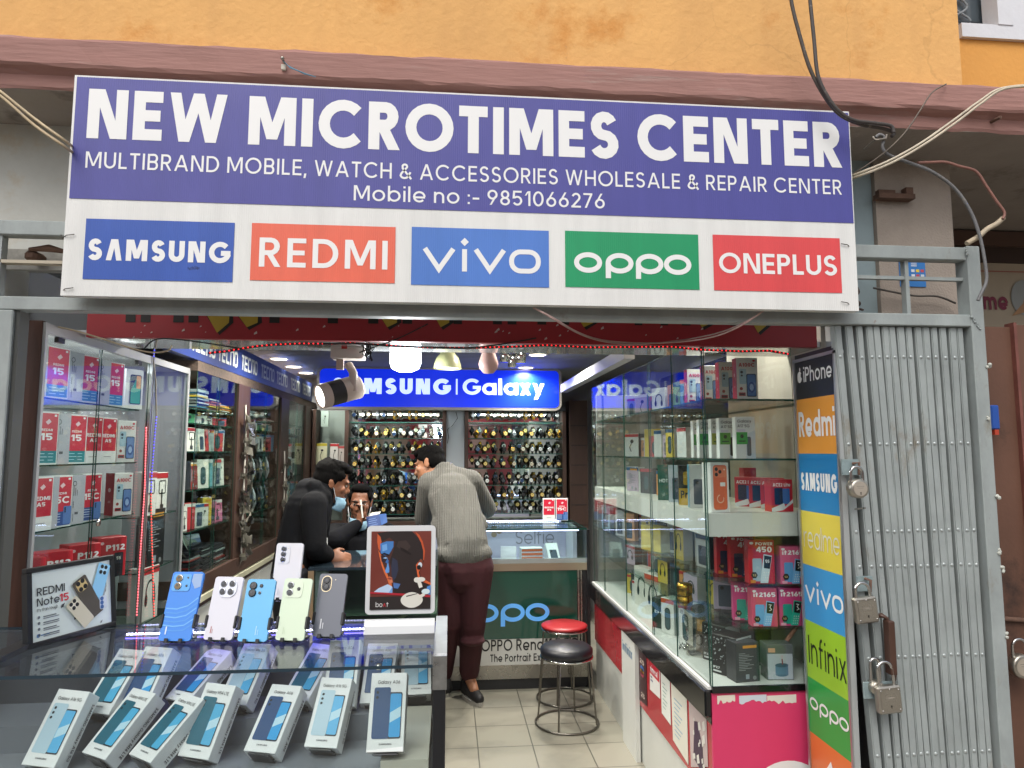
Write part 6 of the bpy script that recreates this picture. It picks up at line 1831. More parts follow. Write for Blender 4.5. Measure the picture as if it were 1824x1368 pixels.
TL, DKB = ('#155e70', '#5fb6dc'), ('#254a75', '#4fb4e2')
KIND = {'A16': ('Galaxy A16 5G', '#b9d3e2', '#55b4e8', 3), 'M14': ('Galaxy M14 LTE', '#17647a', '#4fb2e0', 2), 'A06': ('Galaxy A06', '#234a7c', '#2fa3e4', 2)}
protos = {}


def gbox(kind, px, py, yaw, tilt, lab, zf=ZD, yadd=0, roll=0):
    p = P(px, py, Z=zf + .02)
    p.z = zf + .004 + .05 * math.sin(R(tilt)) * 0
    if kind not in protos:
        tt, a_, b__, n_ = KIND[kind]; protos[kind] = d_galaxy(.09, .05, .18, tt, a_, b__, n_).build('boxed_phone'); o = protos[kind]
    else:
        o = protos[kind].copy(); COL.objects.link(o)
    tl = R(tilt)
    o.location = (p.x, p.y + yadd, zf + .05 * math.sin(tl) + .001)
    o.location.y -= 0
    o.rotation_euler = (-tl, R(roll), R(yaw))
    tag(o, lab, 'boxed phone', 'boxed phones in the front counter')
    # wedge prop under the leaning box
    return o


GB = [('A16', 66, 1372, -12, 34, 'boxed phone with pale picture at the far left of the front row', 3), ('M14', 165, 1360, -30, 48, 'boxed phone with teal picture, left of a matching pair in the front row', 2), ('M14', 247, 1366, -35, 52, 'boxed phone with teal picture, right of a matching pair in the front row', 2),
      ('M14', 343, 1356, -18, 33, 'tall standing boxed phone with teal picture in the front row', 2), ('A06', 461, 1352, -17, 46, 'boxed phone with navy picture between teal and pale ones in the front row', 0), ('A16', 570, 1340, -12, 38, 'boxed phone with pale picture on the edge of the white riser', 0),
      ('M14', 168, 1280, -20, 42, 'boxed phone with teal picture at the left end of the back row', 0), ('A06', 228, 1278, -18, 36, 'boxed phone with navy picture second in the back row', 0), ('A06', 313, 1262, -30, 56, 'boxed phone with navy picture tinted violet by the led strip', 0),
      ('A16', 412, 1264, -18, 42, 'boxed phone with pale picture in the middle of the back row', 0), ('M14', 524, 1258, -26, 50, 'boxed phone with teal picture right of the middle in the back row', 0), ('A06', 602, 1262, -3, 28, 'upright boxed phone with navy picture behind the white riser', 0)]
for k_, x, y, yw, tl_, lab, rl in GB:
    gbox(k_, x, y, yw, tl_, lab, ZD + (.07 if y < 1300 else 0), roll=rl)
gbox('A06', 685, 1342, -2, 26, 'upright boxed phone with navy picture standing on the white riser', ZD + .055)
gbox('A06', 668, 1262, -4, 42, 'boxed phone with navy picture behind a hanging silver charm', ZD + .055)
gbox('A16', 741, 1246, 3, 42, 'boxed phone with pale picture at the right end of the back row', ZD + .055)
wp = None
for o in [q_ for q_ in COL.objects if q_.name.startswith('boxed_phone')]:
    tl_ = -o.rotation_euler.x
    if wp is None:
        b = MB(); b.bx(-.03, .03, .052, .054, 0, .12, M('2c2e33', .3)); b.bx(-.03, .03, .0, .052, -.006, -.0035, M('2c2e33', .3)); wp = b.build('box_stand'); s = wp
    else:
        s = wp.copy(); COL.objects.link(s)
    s.location = o.location; s.rotation_euler = o.rotation_euler
    tag(s, 'easel behind the ' + o['label'].replace('boxed phone with ', '').replace('boxed phone', 'box'), 'easel', 'easels behind the boxed phones')
ch = thing('hanging_charm', 'silver bead charm hanging before a boxed phone in the counter', 'charm', P(674, 1196, Y=FY0 + .12))
b = MB(); b.sphere((0, 0, .012), .009, CHROME, 10)
for k in range(9): b.sphere((.002 * math.sin(k), 0, -.006 - k * .0065), .0038, CHROME, 8)
b.build('beads', ch)

# ------------------------------------------------------------------ phones on stands
def phone(px, py, wpx, hpx, body, cams, yaw, tilt, lab, z=ZT, Y=None, rough=.18, deco=None, lift=0):
    p = P(px, py, Z=z) if Y is None else P(px, py, Y=Y)
    k = p.y / FPX
    w, h = wpx * k * 1.0, hpx * k * 1.06
    t = thing('display_phone', lab, 'phone', p + Vector((0, 0, .006 if Y is None else 0)), (-R(tilt), 0, R(yaw)), 'display phones on the counter')
    b = MB(); b.frame((0, -.004, 0), UX, UZ)
    o2 = rr_pts(-w / 2, 0, w / 2, h, w * .1, 5)
    mb_ = M(body, rough, .0, coat=.5, var=.03, vscale=6)
    b.prism(o2, -.0085, 0, mb_); b.M = None
    if deco: b.frame((0, -.0042, 0), UX, UZ); deco(b, w, h)
    b.build('back_cover', t)
    b = MB(); b.frame((0, -.0043, 0), UX, UZ)
    cams(b, w, h); b.build('camera_module', t)
    s = thing('phone_stand', 'black clip stand holding the ' + lab.split(' phone')[0] + ' phone', 'phone stand', t.location.copy(), (0, 0, R(yaw)), 'black phone stands')
    BK = M('141517', .35)
    b = MB(); zb_ = -.006 if Y is None else -lift
    b.lathe([(0, zb_ + .001), (.034, zb_ + .001), (.034, zb_ + .005), (0, zb_ + .007)], BK, 20, O=(0, .05, 0)); b.build('base', s)
    b = MB(); Tm = Matrix.Rotation(-R(tilt), 4, 'X'); b.M = Tm; b.bx(-.016, .016, .006, .013, -.004, h * .5, BK, .002); b.M = None; b.tube([Vector((0, .05, zb_ + .005)), Tm @ Vector((0, .014, h * .25))], .007, BK, 8); b.build('spine', s)
    b = MB(); b.M = Tm
    for sx in (-1, 1):
        b.bx(sx * w * .51 - .004, sx * w * .51 + .004, -.008, .012, h * .18, h * .38, BK, .002); b.bx(min(sx * .01, sx * w * .51), max(sx * .01, sx * w * .51), .007, .012, h * .25, h * .31, BK)
        b.bx(sx * w * .22 - .007, sx * w * .22 + .007, -.011, .006, -.005, -.0005, BK, .001); b.bx(sx * w * .22 - .005, sx * w * .22 + .005, -.013, -.008, -.005, .006, BK, .001)
    b.build('grips', s)
    return t


LENS, LRING, LGL = M('0c0e12', .08, coat=.8), M('b9bcc2', .2, .9), M('27303c', .06, coat=1)


def lens(b, x, y, r, ring=LRING, z=.002, core=LENS):
    b.lathe([(r, z * .2), (r, z), (r * .84, z * 1.25), (0, z * 1.25)], ring, 22, O=(x, y, 0)); b.lathe([(0, z * 1.45), (r * .8, z * 1.4), (r * .8, z * 1.2)], core, 22, False, O=(x, y, 0)); b.ell(x - r * .15, y + r * .15, r * .3, r * .3, LGL, z * 1.6, 12)


def c_blue(b, w, h):
    b.prism(rr_pts(-w * .43, h * .71, w * .14, h * .965, w * .08), 0, .0016, M('4f9fe0', .15, coat=.5))
    lens(b, -w * .24, h * .9, w * .115, core=M('6b5527', .2, coat=.5), z=.003); lens(b, -w * .24, h * .785, w * .115, core=M('6b5527', .2, coat=.5), z=.003); lens(b, w * .03, h * .91, w * .03, z=.0022); lens(b, w * .03, h * .79, w * .035, M('1c1e22', .3), .0022)


def c_quad(b, w, h):
    b.prism([(x, y) for x, y in rr_pts(-w * .3, h * .66, w * .34, h * .965, w * .26, 7)], 0, .0022, M('c9ccd6', .2, .5))
    for x, y in ((-.14, .88), (.16, .885), (-.14, .755), (.15, .755)): lens(b, w * x, h * y, w * .115, z=.0032)


def c_sky(b, w, h):
    for y in (.89, .77): lens(b, -w * .26, h * y, w * .13, M('1f2a33', .2, .5), .0026)
    lens(b, w * .02, h * .89, w * .06, M('1f2a33', .3)); lens(b, w * .0, h * .775, w * .05, LRING)


def c_mint(b, w, h):
    b.prism(rr_pts(-w * .42, h * .68, w * .2, h * .965, w * .12), 0, .0014, M('cfdcc6', .2, coat=.4))
    for y in (.885, .765): lens(b, -w * .24, h * y, w * .115, z=.0028)
    lens(b, w * .06, h * .825, w * .06, M('1a1b1e', .3), .0024)


def c_grey(b, w, h):
    b.prism(rr_pts(-w * .4, h * .7, -w * .03, h * .965, w * .18, 8), 0, .0014, M('c6b99c', .2, .9)); b.prism(rr_pts(-w * .375, h * .712, -w * .055, h * .953, w * .158, 8), .0012, .002, M('1b1d21', .12, coat=.6))
    for y in (.88, .78): lens(b, -w * .215, h * y, w * .1, M('2b2e33', .2), .003)
    b.ell(w * .09, h * .9, w * .018, w * .018, M('e6dcc0', .3), .001, 10)


def c_tri(b, w, h):
    b.prism(rr_pts(-w * .44, h * .63, w * .04, h * .965, w * .1), 0, .0014, M('d6d8de', .2, coat=.4))
    for y in (.895, .8, .705): lens(b, -w * .2, h * y, w * .1, M('9a9fb0', .2, .8), .0028)
    b.ell(w * -.03, h * .9, w * .02, w * .02, M('c9c2a5', .3), .002, 10)


def dw(b, w, h):
    for k in range(6): b.stroke([(w * (.48), h * (.62 - k * .075)), (w * .2, h * (.5 - k * .07)), (-w * .12, h * (.45 - k * .062)), (-w * .46, h * (.46 - k * .06))], w * .035, M('3f8fdc' if k % 2 else '63abe8', .2, coat=.4), .0003 + k * .00003)
    b.poly([(w * .18, h * .97), (w * .46, h * .97), (w * .47, h * .78), (w * .3, h * .75), (w * .16, h * .86)], M('8fa9cf', .25), .0005)
    b.rect(-w * .34, h * .09, -w * .3, h * .2, M('cfe0f2', .3), .0008)


def dtxt(t_, c, x, y, s):
    def f(b, w, h):
        m_ = b.M; b.frame(m_ @ Vector((w * x, h * y, 0)), m_.to_3x3() @ Vector((0, 1, 0)), m_.to_3x3() @ Vector((-1, 0, 0))); b.rect(0, 0, w * s * 3.6, w * s * .45, mt(c), .0004); b.rect(0, -w * s * .8, w * s * 2.2, -w * s * .5, mt(c), .0004); b.M = m_
    return f


phone(311, 1146, 55, 106, '2a7fdc', c_blue, -8, 20, 'bright blue swirled phone, leftmost of the standing phones', deco=dw)
phone(388, 1144, 50, 97, 'd3d3dc', c_quad, -10, 20, 'white phone with four round lenses beside the blue phone', deco=dtxt('redmi', '#a5564f', -.28, .1, .06))
phone(449, 1147, 50, 96, '5fb2e4', c_sky, -8, 20, 'sky blue phone between the white and the mint phones', deco=dtxt('Redmi', '#9ed0ef', .1, .1, .08))
phone(516, 1145, 50, 96, 'cbdcc2', c_mint, -10, 20, 'mint green phone with black camera dot beside the grey phone', deco=dtxt('Redmi', '#b4c6aa', -.25, .1, .06))
phone(581, 1138, 49, 98, '5a5f6b', c_grey, -9, 20, 'dark grey phone nearest the poster stand', rough=.35, deco=dtxt('REDMI', '#c9ccd2', -.22, .12, .09))
phone(507, 1068, 47, 88, 'd9d8dc', c_tri, -9, 12, 'tall white phone with three lenses raised behind the others', Y=FYB - .03, lift=.06, deco=dtxt('vivo', '#bfbfc6', -.25, .08, .06))

# ------------------------------------------------------------------ framed poster and stand poster
bl, br = P(48, 1158, Z=ZT), P(206, 1114, Z=ZT)
u = (br - bl); Wp = u.length; u.normalize()
tlz = P(52, 1016, Y=bl.y).z
Hp = tlz - ZT + .004
fp_ = thing('framed_poster', 'black framed white poster of three phones leaning on the left of the counter', 'poster', bl)
nrm = Vector((u.y, -u.x, 0)); v = (UZ - nrm * .12).normalized()
b = MB(); b.frame((0, 0, 0), u, v)
KF = M('17181a', .35); fw = .014
b.bx(0, Wp, 0, fw, -.016, .004, KF, .002); b.bx(0, Wp, Hp - fw, Hp, -.016, .004, KF, .002); b.bx(0, fw, fw, Hp - fw, -.016, .004, KF); b.bx(Wp - fw, Wp, fw, Hp - fw, -.016, .004, KF); b.build('frame', fp_)
b = MB(); b.frame((0, 0, 0), u, v); b.bx(fw, Wp - fw, fw, Hp - fw, -.012, 0, M('cfdad6', .3))
g = lambda x, y: (fw + (Wp - 2 * fw) * x, fw + (Hp - 2 * fw) * y)
NV = mt('#22252c')
def pt(t, x, y, h, wd, m_=NV, w=.14): b.text(t, *g(x, y), Hp * h, m_, w, Wp * wd, z=.0012)
pt('REDMI', .06, .65, .1, .3); pt('Note', .06, .5, .1, .24); pt('15', .33, .5, .1, .1, mt(CR), .16); pt("It's titan tough", .06, .42, .042, .22, NV, .12)
for k in range(4):
    a_ = g(.13, .33 - k * .085); b.rect(a_[0], a_[1], a_[0] + Wp * (.14 + .03 * (k % 2)), a_[1] + Hp * .012, mt('#5f666c'), .001); b.rect(a_[0], a_[1] - Hp * .022, a_[0] + Wp * .17, a_[1] - Hp * .012, mt('#6f767c'), .001); b.rrect(*g(.065, .32 - k * .085), *g(.095, .36 - k * .085), .003, mt('#5f666c'), .001)
b.rect(*g(.1, .07), *g(.2, .085), mt('#5a7fae'), .001); b.ell(*g(.07, .078), .005, .005, mt('#5a7fae'), .001, 10)
rr = random.Random(21)
for k in range(34):
    x, y = rr.gauss(.64, .12), rr.gauss(.25, .09)
    s = rr.uniform(.01, .035)
    b.poly([g(x, y), g(x + s, y + s * .5), g(x + s * 1.6, y + s * 2.2), g(x + s * .3, y + s * 1.5)], mt(rr.choice(['#3b3f42', '#6d7375', '#9aa3a3', '#1f2224'])), .001 + k * .00002)
b.poly([g(.62, .18), g(.72, .16), g(.86, .36), g(.93, .52), (g(.94, .7)), g(.88, .78), g(.82, .6), g(.72, .38)], mt('#2f3335'), .0022)
b.poly([g(.8, .42), g(.9, .42), g(.94, .6), g(.86, .72)], mt('#8a9293'), .0024)


def tphone(cx, cy, w, h, a, c, z, ring):
    m_ = b.M
    ca, sa = math.cos(R(a)), math.sin(R(a)); o_ = g(cx, cy)
    f = lambda x, y: (o_[0] + x * ca - y * sa, o_[1] + x * sa + y * ca)
    b.poly([f(x, y) for x, y in rr_pts(-w / 2, -h / 2, w / 2, h / 2, w * .12)], mt(c), z)
    b.poly([f(x, y) for x, y in rr_pts(-w * .34, h * .2, w * .34, h * .46, w * .2)], mt(ring), z + .0003)
    for q in ((-.16, .41), (.16, .41), (-.16, .26), (.16, .26)):
        p_ = f(w * q[0], h * q[1]); b.ell(p_[0], p_[1], w * .14, w * .14, mt('#17191c'), z + .0006, 12)
    b.M = m_


tphone(.85, .68, Wp * .15, Hp * .5, -20, '#86bede', .003, '#a3cfe6'); tphone(.68, .48, Wp * .18, Hp * .6, 28, '#4d4840', .004, '#c9b27a'); tphone(.57, .28, Wp * .15, Hp * .44, 38, '#c9c3ac', .005, '#ded8c4')
b.rrect(*g(.83, .24), *g(.93, .45), .006, mt('#c3cbd2'), .0045)
for k in range(3): b.ell(*g(.86, .41 - k * .065), .006, .006, mt('#3b5f95'), .005, 10)
b.rrect(*g(.89, .86), *g(.96, .94), .006, mt('#e2574a'), .0015)
b.build('print', fp_)
b = MB(); b.frame((0, 0, 0), u, v); b.poly([(Wp * .4, .02, -.016), (Wp * .6, .02, -.016), (Wp * .6, Hp * .7, -.018), (Wp * .4, Hp * .7, -.018)], KF); b.M = None; n_ = Vector((-u.y, u.x, 0)); cpt = u * Wp * .5
b.tube([cpt + n_ * .02 + UZ * .12, cpt + n_ * .07 + UZ * .001], .005, KF, 6); b.build('easel_leg', fp_)

yb_ = P(712, 1126, Z=ZT).y
k = yb_ / FPX
xa, xb = P(649, 1126, Y=yb_).x, P(774, 1126, Y=yb_).x
ztp = P(712, 936, Y=yb_ + .02).z
ps = thing('poster_stand', 'white upright stand with a dark red earbud poster at the counter corner', 'poster stand', (xa, yb_, ZT))
WPL = M('d2d5d6', .3, coat=.3)
Wd, Hd = xb - xa, ztp - ZT
b = MB(); b.prism([(0, 0), (0, 0)], 0, 0, WPL) if False else None
b.M = Matrix(((0, 0, 1, 0), (1, 0, 0, 0), (0, 1, 0, 0), (0, 0, 0, 1)))
b.prism([(-.02, 0), (.06, 0), (.06, .006), (.018, .034), (-.006, .036), (-.014, .02)], 0, Wd, WPL); b.M = None
b.frame((0, .004, .05), UX, Vector((0, .06, 1))); b.prism(rr_pts(.0, 0, Wd, Hd - .05, .012), -.008, 0, WPL); b.build('frame', ps)
b = MB(); b.frame((0, .0035, .05), UX, Vector((0, .06, 1)))
pw, ph = Wd - .026, Hd - .08
gx_ = lambda x, y: (.013 + pw * x, .014 + ph * y)
b.rect(*gx_(0, 0), *gx_(1, 1), M('70352c', .35, var=.12, vscale=9), .001)
PG = lambda pts, c, z: b.poly([gx_(x, y) for x, y in pts], M(c, .35), z)
PG([(.1, .98), (.3, 1), (.67, 1), (.83, .88), (.89, .74), (.88, .61), (.81, .5), (.83, .4), (.99, .34), (.99, .18), (.38, .19), (.38, .27), (.31, .4), (.24, .48), (.2, .56), (.14, .69), (.12, .82)], '2a2322', .0014)
PG([(.1, .97), (.15, .93), (.17, .87), (.16, .8), (.15, .74), (.12, .78), (.1, .86)], 'c25a33', .0018)
PG([(.12, .76), (.15, .72), (.2, .66), (.19, .6), (.23, .52), (.27, .47), (.3, .41), (.35, .35), (.36, .28), (.32, .29), (.28, .38), (.23, .46), (.18, .56), (.14, .68)], 'd06a3c', .002)
PG([(.15, .84), (.25, .87), (.37, .87), (.37, .8), (.33, .74), (.29, .69), (.22, .69), (.16, .72)], '4478b6', .0022)
PG([(.18, .82), (.26, .84), (.27, .76), (.19, .74)], '6c9fd6', .0024)
PG([(.16, .69), (.24, .69), (.27, .64), (.24, .6), (.18, .61)], '2b2530', .0026)
PG([(.27, .67), (.29, .6), (.31, .52), (.31, .47), (.26, .46), (.24, .49), (.27, .55)], '5d93cf', .0024)
PG([(.31, .42), (.36, .4), (.37, .34), (.32, .33)], 'c97a5c', .0026)
PG([(.36, .66), (.44, .62), (.46, .5), (.42, .4), (.38, .36), (.35, .44), (.34, .55)], '2e3346', .0018)
PG([(.17, .86), (.14, .78), (.15, .7), (.19, .6), (.24, .51), (.29, .45), (.33, .36), (.38, .29), (.42, .3), (.38, .4), (.35, .5), (.31, .62), (.36, .72), (.4, .86), (.3, .92)], '4a2d27', .0016)
PG([(.17, .705), (.22, .725), (.3, .7), (.3, .685), (.22, .7)], '17141a', .0029)
PG([(.2, .655), (.25, .645), (.27, .655), (.25, .67)], '8fb3dc', .003)
PG([(.24, .6), (.28, .58), (.3, .62), (.27, .64)], '3d69a6', .0028)
PG([(.27, .395), (.33, .405), (.37, .385), (.33, .375)], '8a3f34', .0029)
PG([(.45, .87), (.58, .88), (.66, .8), (.6, .74), (.5, .76), (.42, .8)], '3a302d', .0016)
PG([(.48, .79), (.53, .78), (.6, .745), (.68, .7), (.66, .69), (.57, .72), (.5, .75)], '1b1615', .0018)
PG([(.79, .6), (.83, .64), (.86, .62), (.86, .54), (.82, .49), (.79, .52)], '7d3f2c', .002)
PG([(.38, .34), (.5, .32), (.46, .26), (.39, .27)], '4b6fa8', .0022)
PG([(.73, .99), (.8, .95), (.86, .86), (.9, .74), (.885, .62), (.87, .62), (.87, .74), (.83, .85), (.78, .92)], 'b9522f', .0018)
PG([(.75, .56), (.8, .61), (.86, .6), (.84, .52), (.8, .47), (.82, .4), (.88, .38), (1, .33), (1, .3), (.86, .345), (.79, .38), (.77, .46)], 'cc5f34', .0018)
PG([(.04, .21), (.14, .27), (.29, .32), (.36, .29), (.37, .19)], 'b4c9e2', .0022)
PG([(.3, .2), (.37, .29), (.37, .19)], '6f9fd6', .0024); PG([(.93, .19), (.94, .28), (1, .3), (1, .17)], '4f86c6', .0024)
b.rect(*gx_(0, 0), *gx_(1, .165), M('2b2625', .35), .0028); b.poly([gx_(0, .205), gx_(1, .145), gx_(1, .175), gx_(0, .228)], M('a82733', .35), .003)
b.text('bo', *gx_(.1, .035), ph * .06, M('dcdcda', .35), .11, pw * .11, z=.0034); b.text('Λ', *gx_(.22, .035), ph * .045, M('c4303a', .35), .16, pw * .045, z=.0034); b.text('t', *gx_(.275, .035), ph * .06, M('dcdcda', .35), .11, pw * .035, z=.0034)
WB = M('d7d5cb', .35)
cc_ = gx_(.69, .115); b.poly([(cc_[0] + math.cos(R(a)) * pw * .17 * (1 + .08 * math.cos(R(2 * a))), cc_[1] + math.sin(R(a)) * ph * .1) for a in range(0, 360, 15)], WB, .0034); b.poly([gx_(.6, .17), gx_(.78, .2), gx_(.78, .19), gx_(.6, .155)], M('4b4744', .4), .0038)
b.stroke([gx_(.84, .27), gx_(.8, .36)], pw * .06, WB, .0036); b.ell(*gx_(.77, .37), pw * .05, ph * .035, WB, .0038, 14); b.ell(*gx_(.84, .375), pw * .07, ph * .03, WB, .004, 16); b.ell(*gx_(.92, .22), pw * .07, ph * .035, M('c9dbe0', .35), .0042, 16); b.stroke([gx_(.9, .19), gx_(.8, .14)], pw * .05, WB, .0044); b.ell(*gx_(.82, .56), pw * .035, ph * .035, M('c5cfd8', .35), .003, 12); b.ell(*gx_(.8, .53), pw * .035, ph * .03, M('17181a', .35), .0032, 12)
b.build('print', ps)

# ------------------------------------------------------------------ cables and fittings on the facade
YCB = 2.1


def cable(name, pts, r, c, lab, Y=YCB, extra=None, cat='cable', group=None):
    b = MB(); q_ = [P(p[0], p[1], Y=p[2] if len(p) > 2 else Y) for p in pts]
    # smooth the path
    s_ = []
    for i in range(len(q_) - 1):
        p0, p1, p2, p3 = q_[max(i - 1, 0)], q_[i], q_[i + 1], q_[min(i + 2, len(q_) - 1)]
        for t in (0, .2, .4, .6, .8):
            s_.append(.5 * ((2 * p1) + (p2 - p0) * t + (2 * p0 - 5 * p1 + 4 * p2 - p3) * t * t + (3 * p1 - p0 - 3 * p2 + p3) * t ** 3))
    s_.append(q_[-1])
    b.tube(s_, r, M(c, .6, var=.25, vscale=18, dirt=('9a9184', 14, .6)), 8)
    return tag(b.build(name), lab, cat, group)


cable('black_cable', [(1404, -40), (1411, 10), (1425, 65), (1440, 115), (1456, 150), (1478, 185), (1500, 207), (1535, 222), (1570, 228), (1592, 236), (1588, 243)], .0062, '4a4440', 'thick dark cable farther left of two looping down past the sign corner')
cable('black_cable', [(1439, -40), (1444, 12), (1450, 70), (1456, 130), (1470, 165), (1492, 196), (1520, 214), (1555, 219), (1586, 224), (1592, 236)], .0062, '474240', 'thick dark cable farther right of two looping down past the sign corner', Y=2.085)
cable('grey_cable', [(1560, 245), (1566, 240), (1575, 245), (1572, 262), (1583, 276), (1620, 290), (1660, 306), (1700, 335), (1728, 375), (1745, 420), (1755, 470), (1757, 500), (1748, 522), (1742, 535)], .0055, '6f6f70', 'grey cable hanging in a long bow over the right gate post', Y=2.15)
cable('red_cable', [(1635, 290), (1660, 289), (1685, 289), (1708, 296), (1738, 305), (1756, 330), (1774, 357), (1789, 378), (1786, 390)], .0048, '8d6358', 'faded red cable looping right of the grey cable', Y=2.16)
cable('wrapped_joint', [(1787, 388), (1776, 398), (1758, 408), (1745, 420), (1732, 428), (1722, 434)], .009, 'b3a58d', 'taped cable joint resting on top of the right gate post', Y=2.17)
cable('white_cable', [(1500, 320, 2.3), (1523, 311, 2.2), (1580, 288), (1640, 255), (1700, 213), (1745, 180), (1785, 157), (1860, 150)], .0042, 'c9c0ac', 'pale twin cable, upper strand rising from the sign to the right', Y=2.12)
cable('white_cable', [(1500, 322, 2.3), (1523, 316, 2.2), (1582, 293), (1642, 260), (1702, 219), (1748, 184), (1790, 158), (1860, 153)], .0042, 'c4baa5', 'pale twin cable, lower strand rising from the sign to the right', Y=2.11)
cable('thin_wire', [(1500, 320, 2.3), (1526, 306, 2.2), (1575, 272), (1612, 236), (1640, 195), (1660, 165), (1685, 150, 2.19)], .0026, '6b6258', 'thin dark wire crossing the cornice behind the pale cables', Y=2.14, cat='wire')
cable('cream_cable', [(-60, 118), (0, 162), (60, 210), (118, 252), (140, 270, 2.3)], .0042, 'bfae8d', 'cream cable, upper of two slanting down to the sign at the left', Y=2.12)
cable('cream_cable', [(-60, 132), (0, 170), (60, 222), (118, 263), (140, 280, 2.3)], .0042, 'b8a584', 'cream cable, lower of two slanting down to the sign at the left', Y=2.11)
cable('pink_wire', [(950, 548, 2.2), (985, 566, 2.18), (1030, 592, 2.3), (1075, 606, 2.5), (1140, 611, 2.55), (1210, 609, 2.55), (1270, 600, 2.4), (1320, 580, 2.22), (1362, 552, 2.2)], .0028, 'b89a93', 'twisted pinkish wire drooping from the steel beam', cat='wire')
cable('pink_wire', [(952, 549, 2.2), (988, 570, 2.18), (1033, 595, 2.3), (1079, 609, 2.5), (1140, 613, 2.55), (1212, 606, 2.55), (1275, 594, 2.4), (1322, 576, 2.22), (1364, 552, 2.2)], .0024, 'a58c86', 'second strand of the drooping pinkish wire', Y=2.3, cat='wire')
cable('black_wire', [(256, 622), (270, 608), (290, 603), (330, 606), (380, 613), (430, 621)], .0026, '16171a', 'thin black wire arching from the case top to the red leds', Y=2.59, cat='wire')
cable('cream_wire', [(80, 578), (130, 588), (190, 606), (240, 622), (275, 628), (300, 624), (306, 615)], .003, 'a99c82', 'cream wire running along the top rail of the glass case', Y=2.45, cat='wire')
cable('black_wire', [(640, 628), (690, 610), (720, 598), (762, 577)], .0026, '1b1a1c', 'black wire slanting up from the spot lamp to the fascia', Y=2.585, cat='wire')
cable('black_wire', [(575, 612), (640, 612), (700, 617), (760, 618), (830, 620), (900, 612), (955, 602)], .003, '1d1a1a', 'black wire running along the red led string', Y=2.588, cat='wire')
b = MB(); rr = random.Random(6); c0 = P(652, 622, Y=2.62)
for k in range(9):
    pts_ = [c0 + Vector((rr.uniform(-.02, .03), rr.uniform(-.02, .02), rr.uniform(-.045, .03))) for _ in range(5)]
    b.tube(pts_, .002, BLACK, 5)
tag(b.build('wire_tangle'), 'black tangle of wires beside the spot lamp base', 'wires')
b = MB(); p = P(507, 115, Y=2.2); b.tube([p + Vector((0, .02, 0)), p + Vector((0, -.03, .004))], .004, STEEL, 8); b.bx(p.x - .008, p.x + .006, p.y - .012, p.y - .002, p.z - .022, p.z - .006, M('c9c4b6', .6)); b.sphere(p + Vector((0, -.03, .004)), .007, STEEL, 8)
for k in range(3): b.tube([p + Vector((0, -.022, 0)), p + Vector((.015 + k * .004, -.02, -.014 - k * .004)), p + Vector((.045 + k * .012, -.012, -.026 - k * .004)), p + Vector((.07 + k * .016, -.004, -.034 - .003 * k))], .0016, M('5d8fa8', .5), 5)
tag(b.build('wall_bolt'), 'steel bolt with trailing blue wire ends on the cornice', 'bolt')
b = MB(); p = P(1570, 243, Y=2.15); b.tube([p + Vector((.0, .1, .0)), p + Vector((-.005, .02, 0)), p + Vector((-.03, 0, -.004)), p + Vector((-.026, -.006, -.018)), p + Vector((.012, -.008, -.012)), p + Vector((.018, 0, .006))], .004, M('9a948a', .5, .6), 8); tag(b.build('cable_hook'), 'bent grey wire hook holding the cables under the cornice', 'hook')
b = MB(); p = P(1767, 215, Y=2.23); b.tube([p + Vector((0, .02, 0)), p + Vector((.004, -.035, -.004))], .006, RUST, 8); tag(b.build('iron_peg'), 'short rusty peg sticking out of the cornice', 'peg')
# payment poster on the pier
a, c = P(1604, 510, Y=2.495), P(1647, 456, Y=2.495)
b = MB(); b.frame((0, 2.497, 0), UX, UZ); b.bx(a.x, c.x, a.z, c.z, -.001, .001, M('2f78bf', .4)); w_, h_ = c.x - a.x, c.z - a.z
b.text('ACCEPT', a.x + w_ * .42, a.z + h_ * .86, .009, STX, .2, w_ * .3, z=.0016)
for k in range(3): b.rect(a.x + w_ * .45, a.z + h_ * (.78 - k * .06), a.x + w_ * .68, a.z + h_ * (.805 - k * .06), STX, .0016)
for k, cc in enumerate(('#d9dde0', '#e3c53a', '#c24a52', '#dfe1e4', '#c24a52', '#cfd6da')): x_ = a.x + w_ * (.45 + .18 * (k % 3)); z_ = a.z + h_ * (.47 - .16 * (k // 3)); b.rect(x_, z_, x_ + w_ * .13, z_ + h_ * .09, mt(cc), .0016)
for k in range(2): b.ell(a.x + w_ * .14, a.z + h_ * (.5 - k * .13), w_ * .06, w_ * .06, STX, .0016, 10)
tag(b.build('payment_poster'), 'small blue payment poster on the concrete pier behind the frame', 'poster')
cable('grey_wires', [(1556, 513, 2.47), (1590, 520, 2.47), (1630, 527, 2.47), (1670, 528, 2.47), (1702, 540, 2.47)], .004, '4b4742', 'dark wires running across the concrete pier behind the frame', cat='wire')
cable('coiled_wire', [(1522, 505, 2.3), (1530, 520, 2.28), (1521, 530, 2.3), (1532, 540, 2.28), (1526, 548, 2.3), (1537, 552, 2.26)], .004, '4a3f3b', 'coil of loose wire at the lower right sign corner', cat='wire')

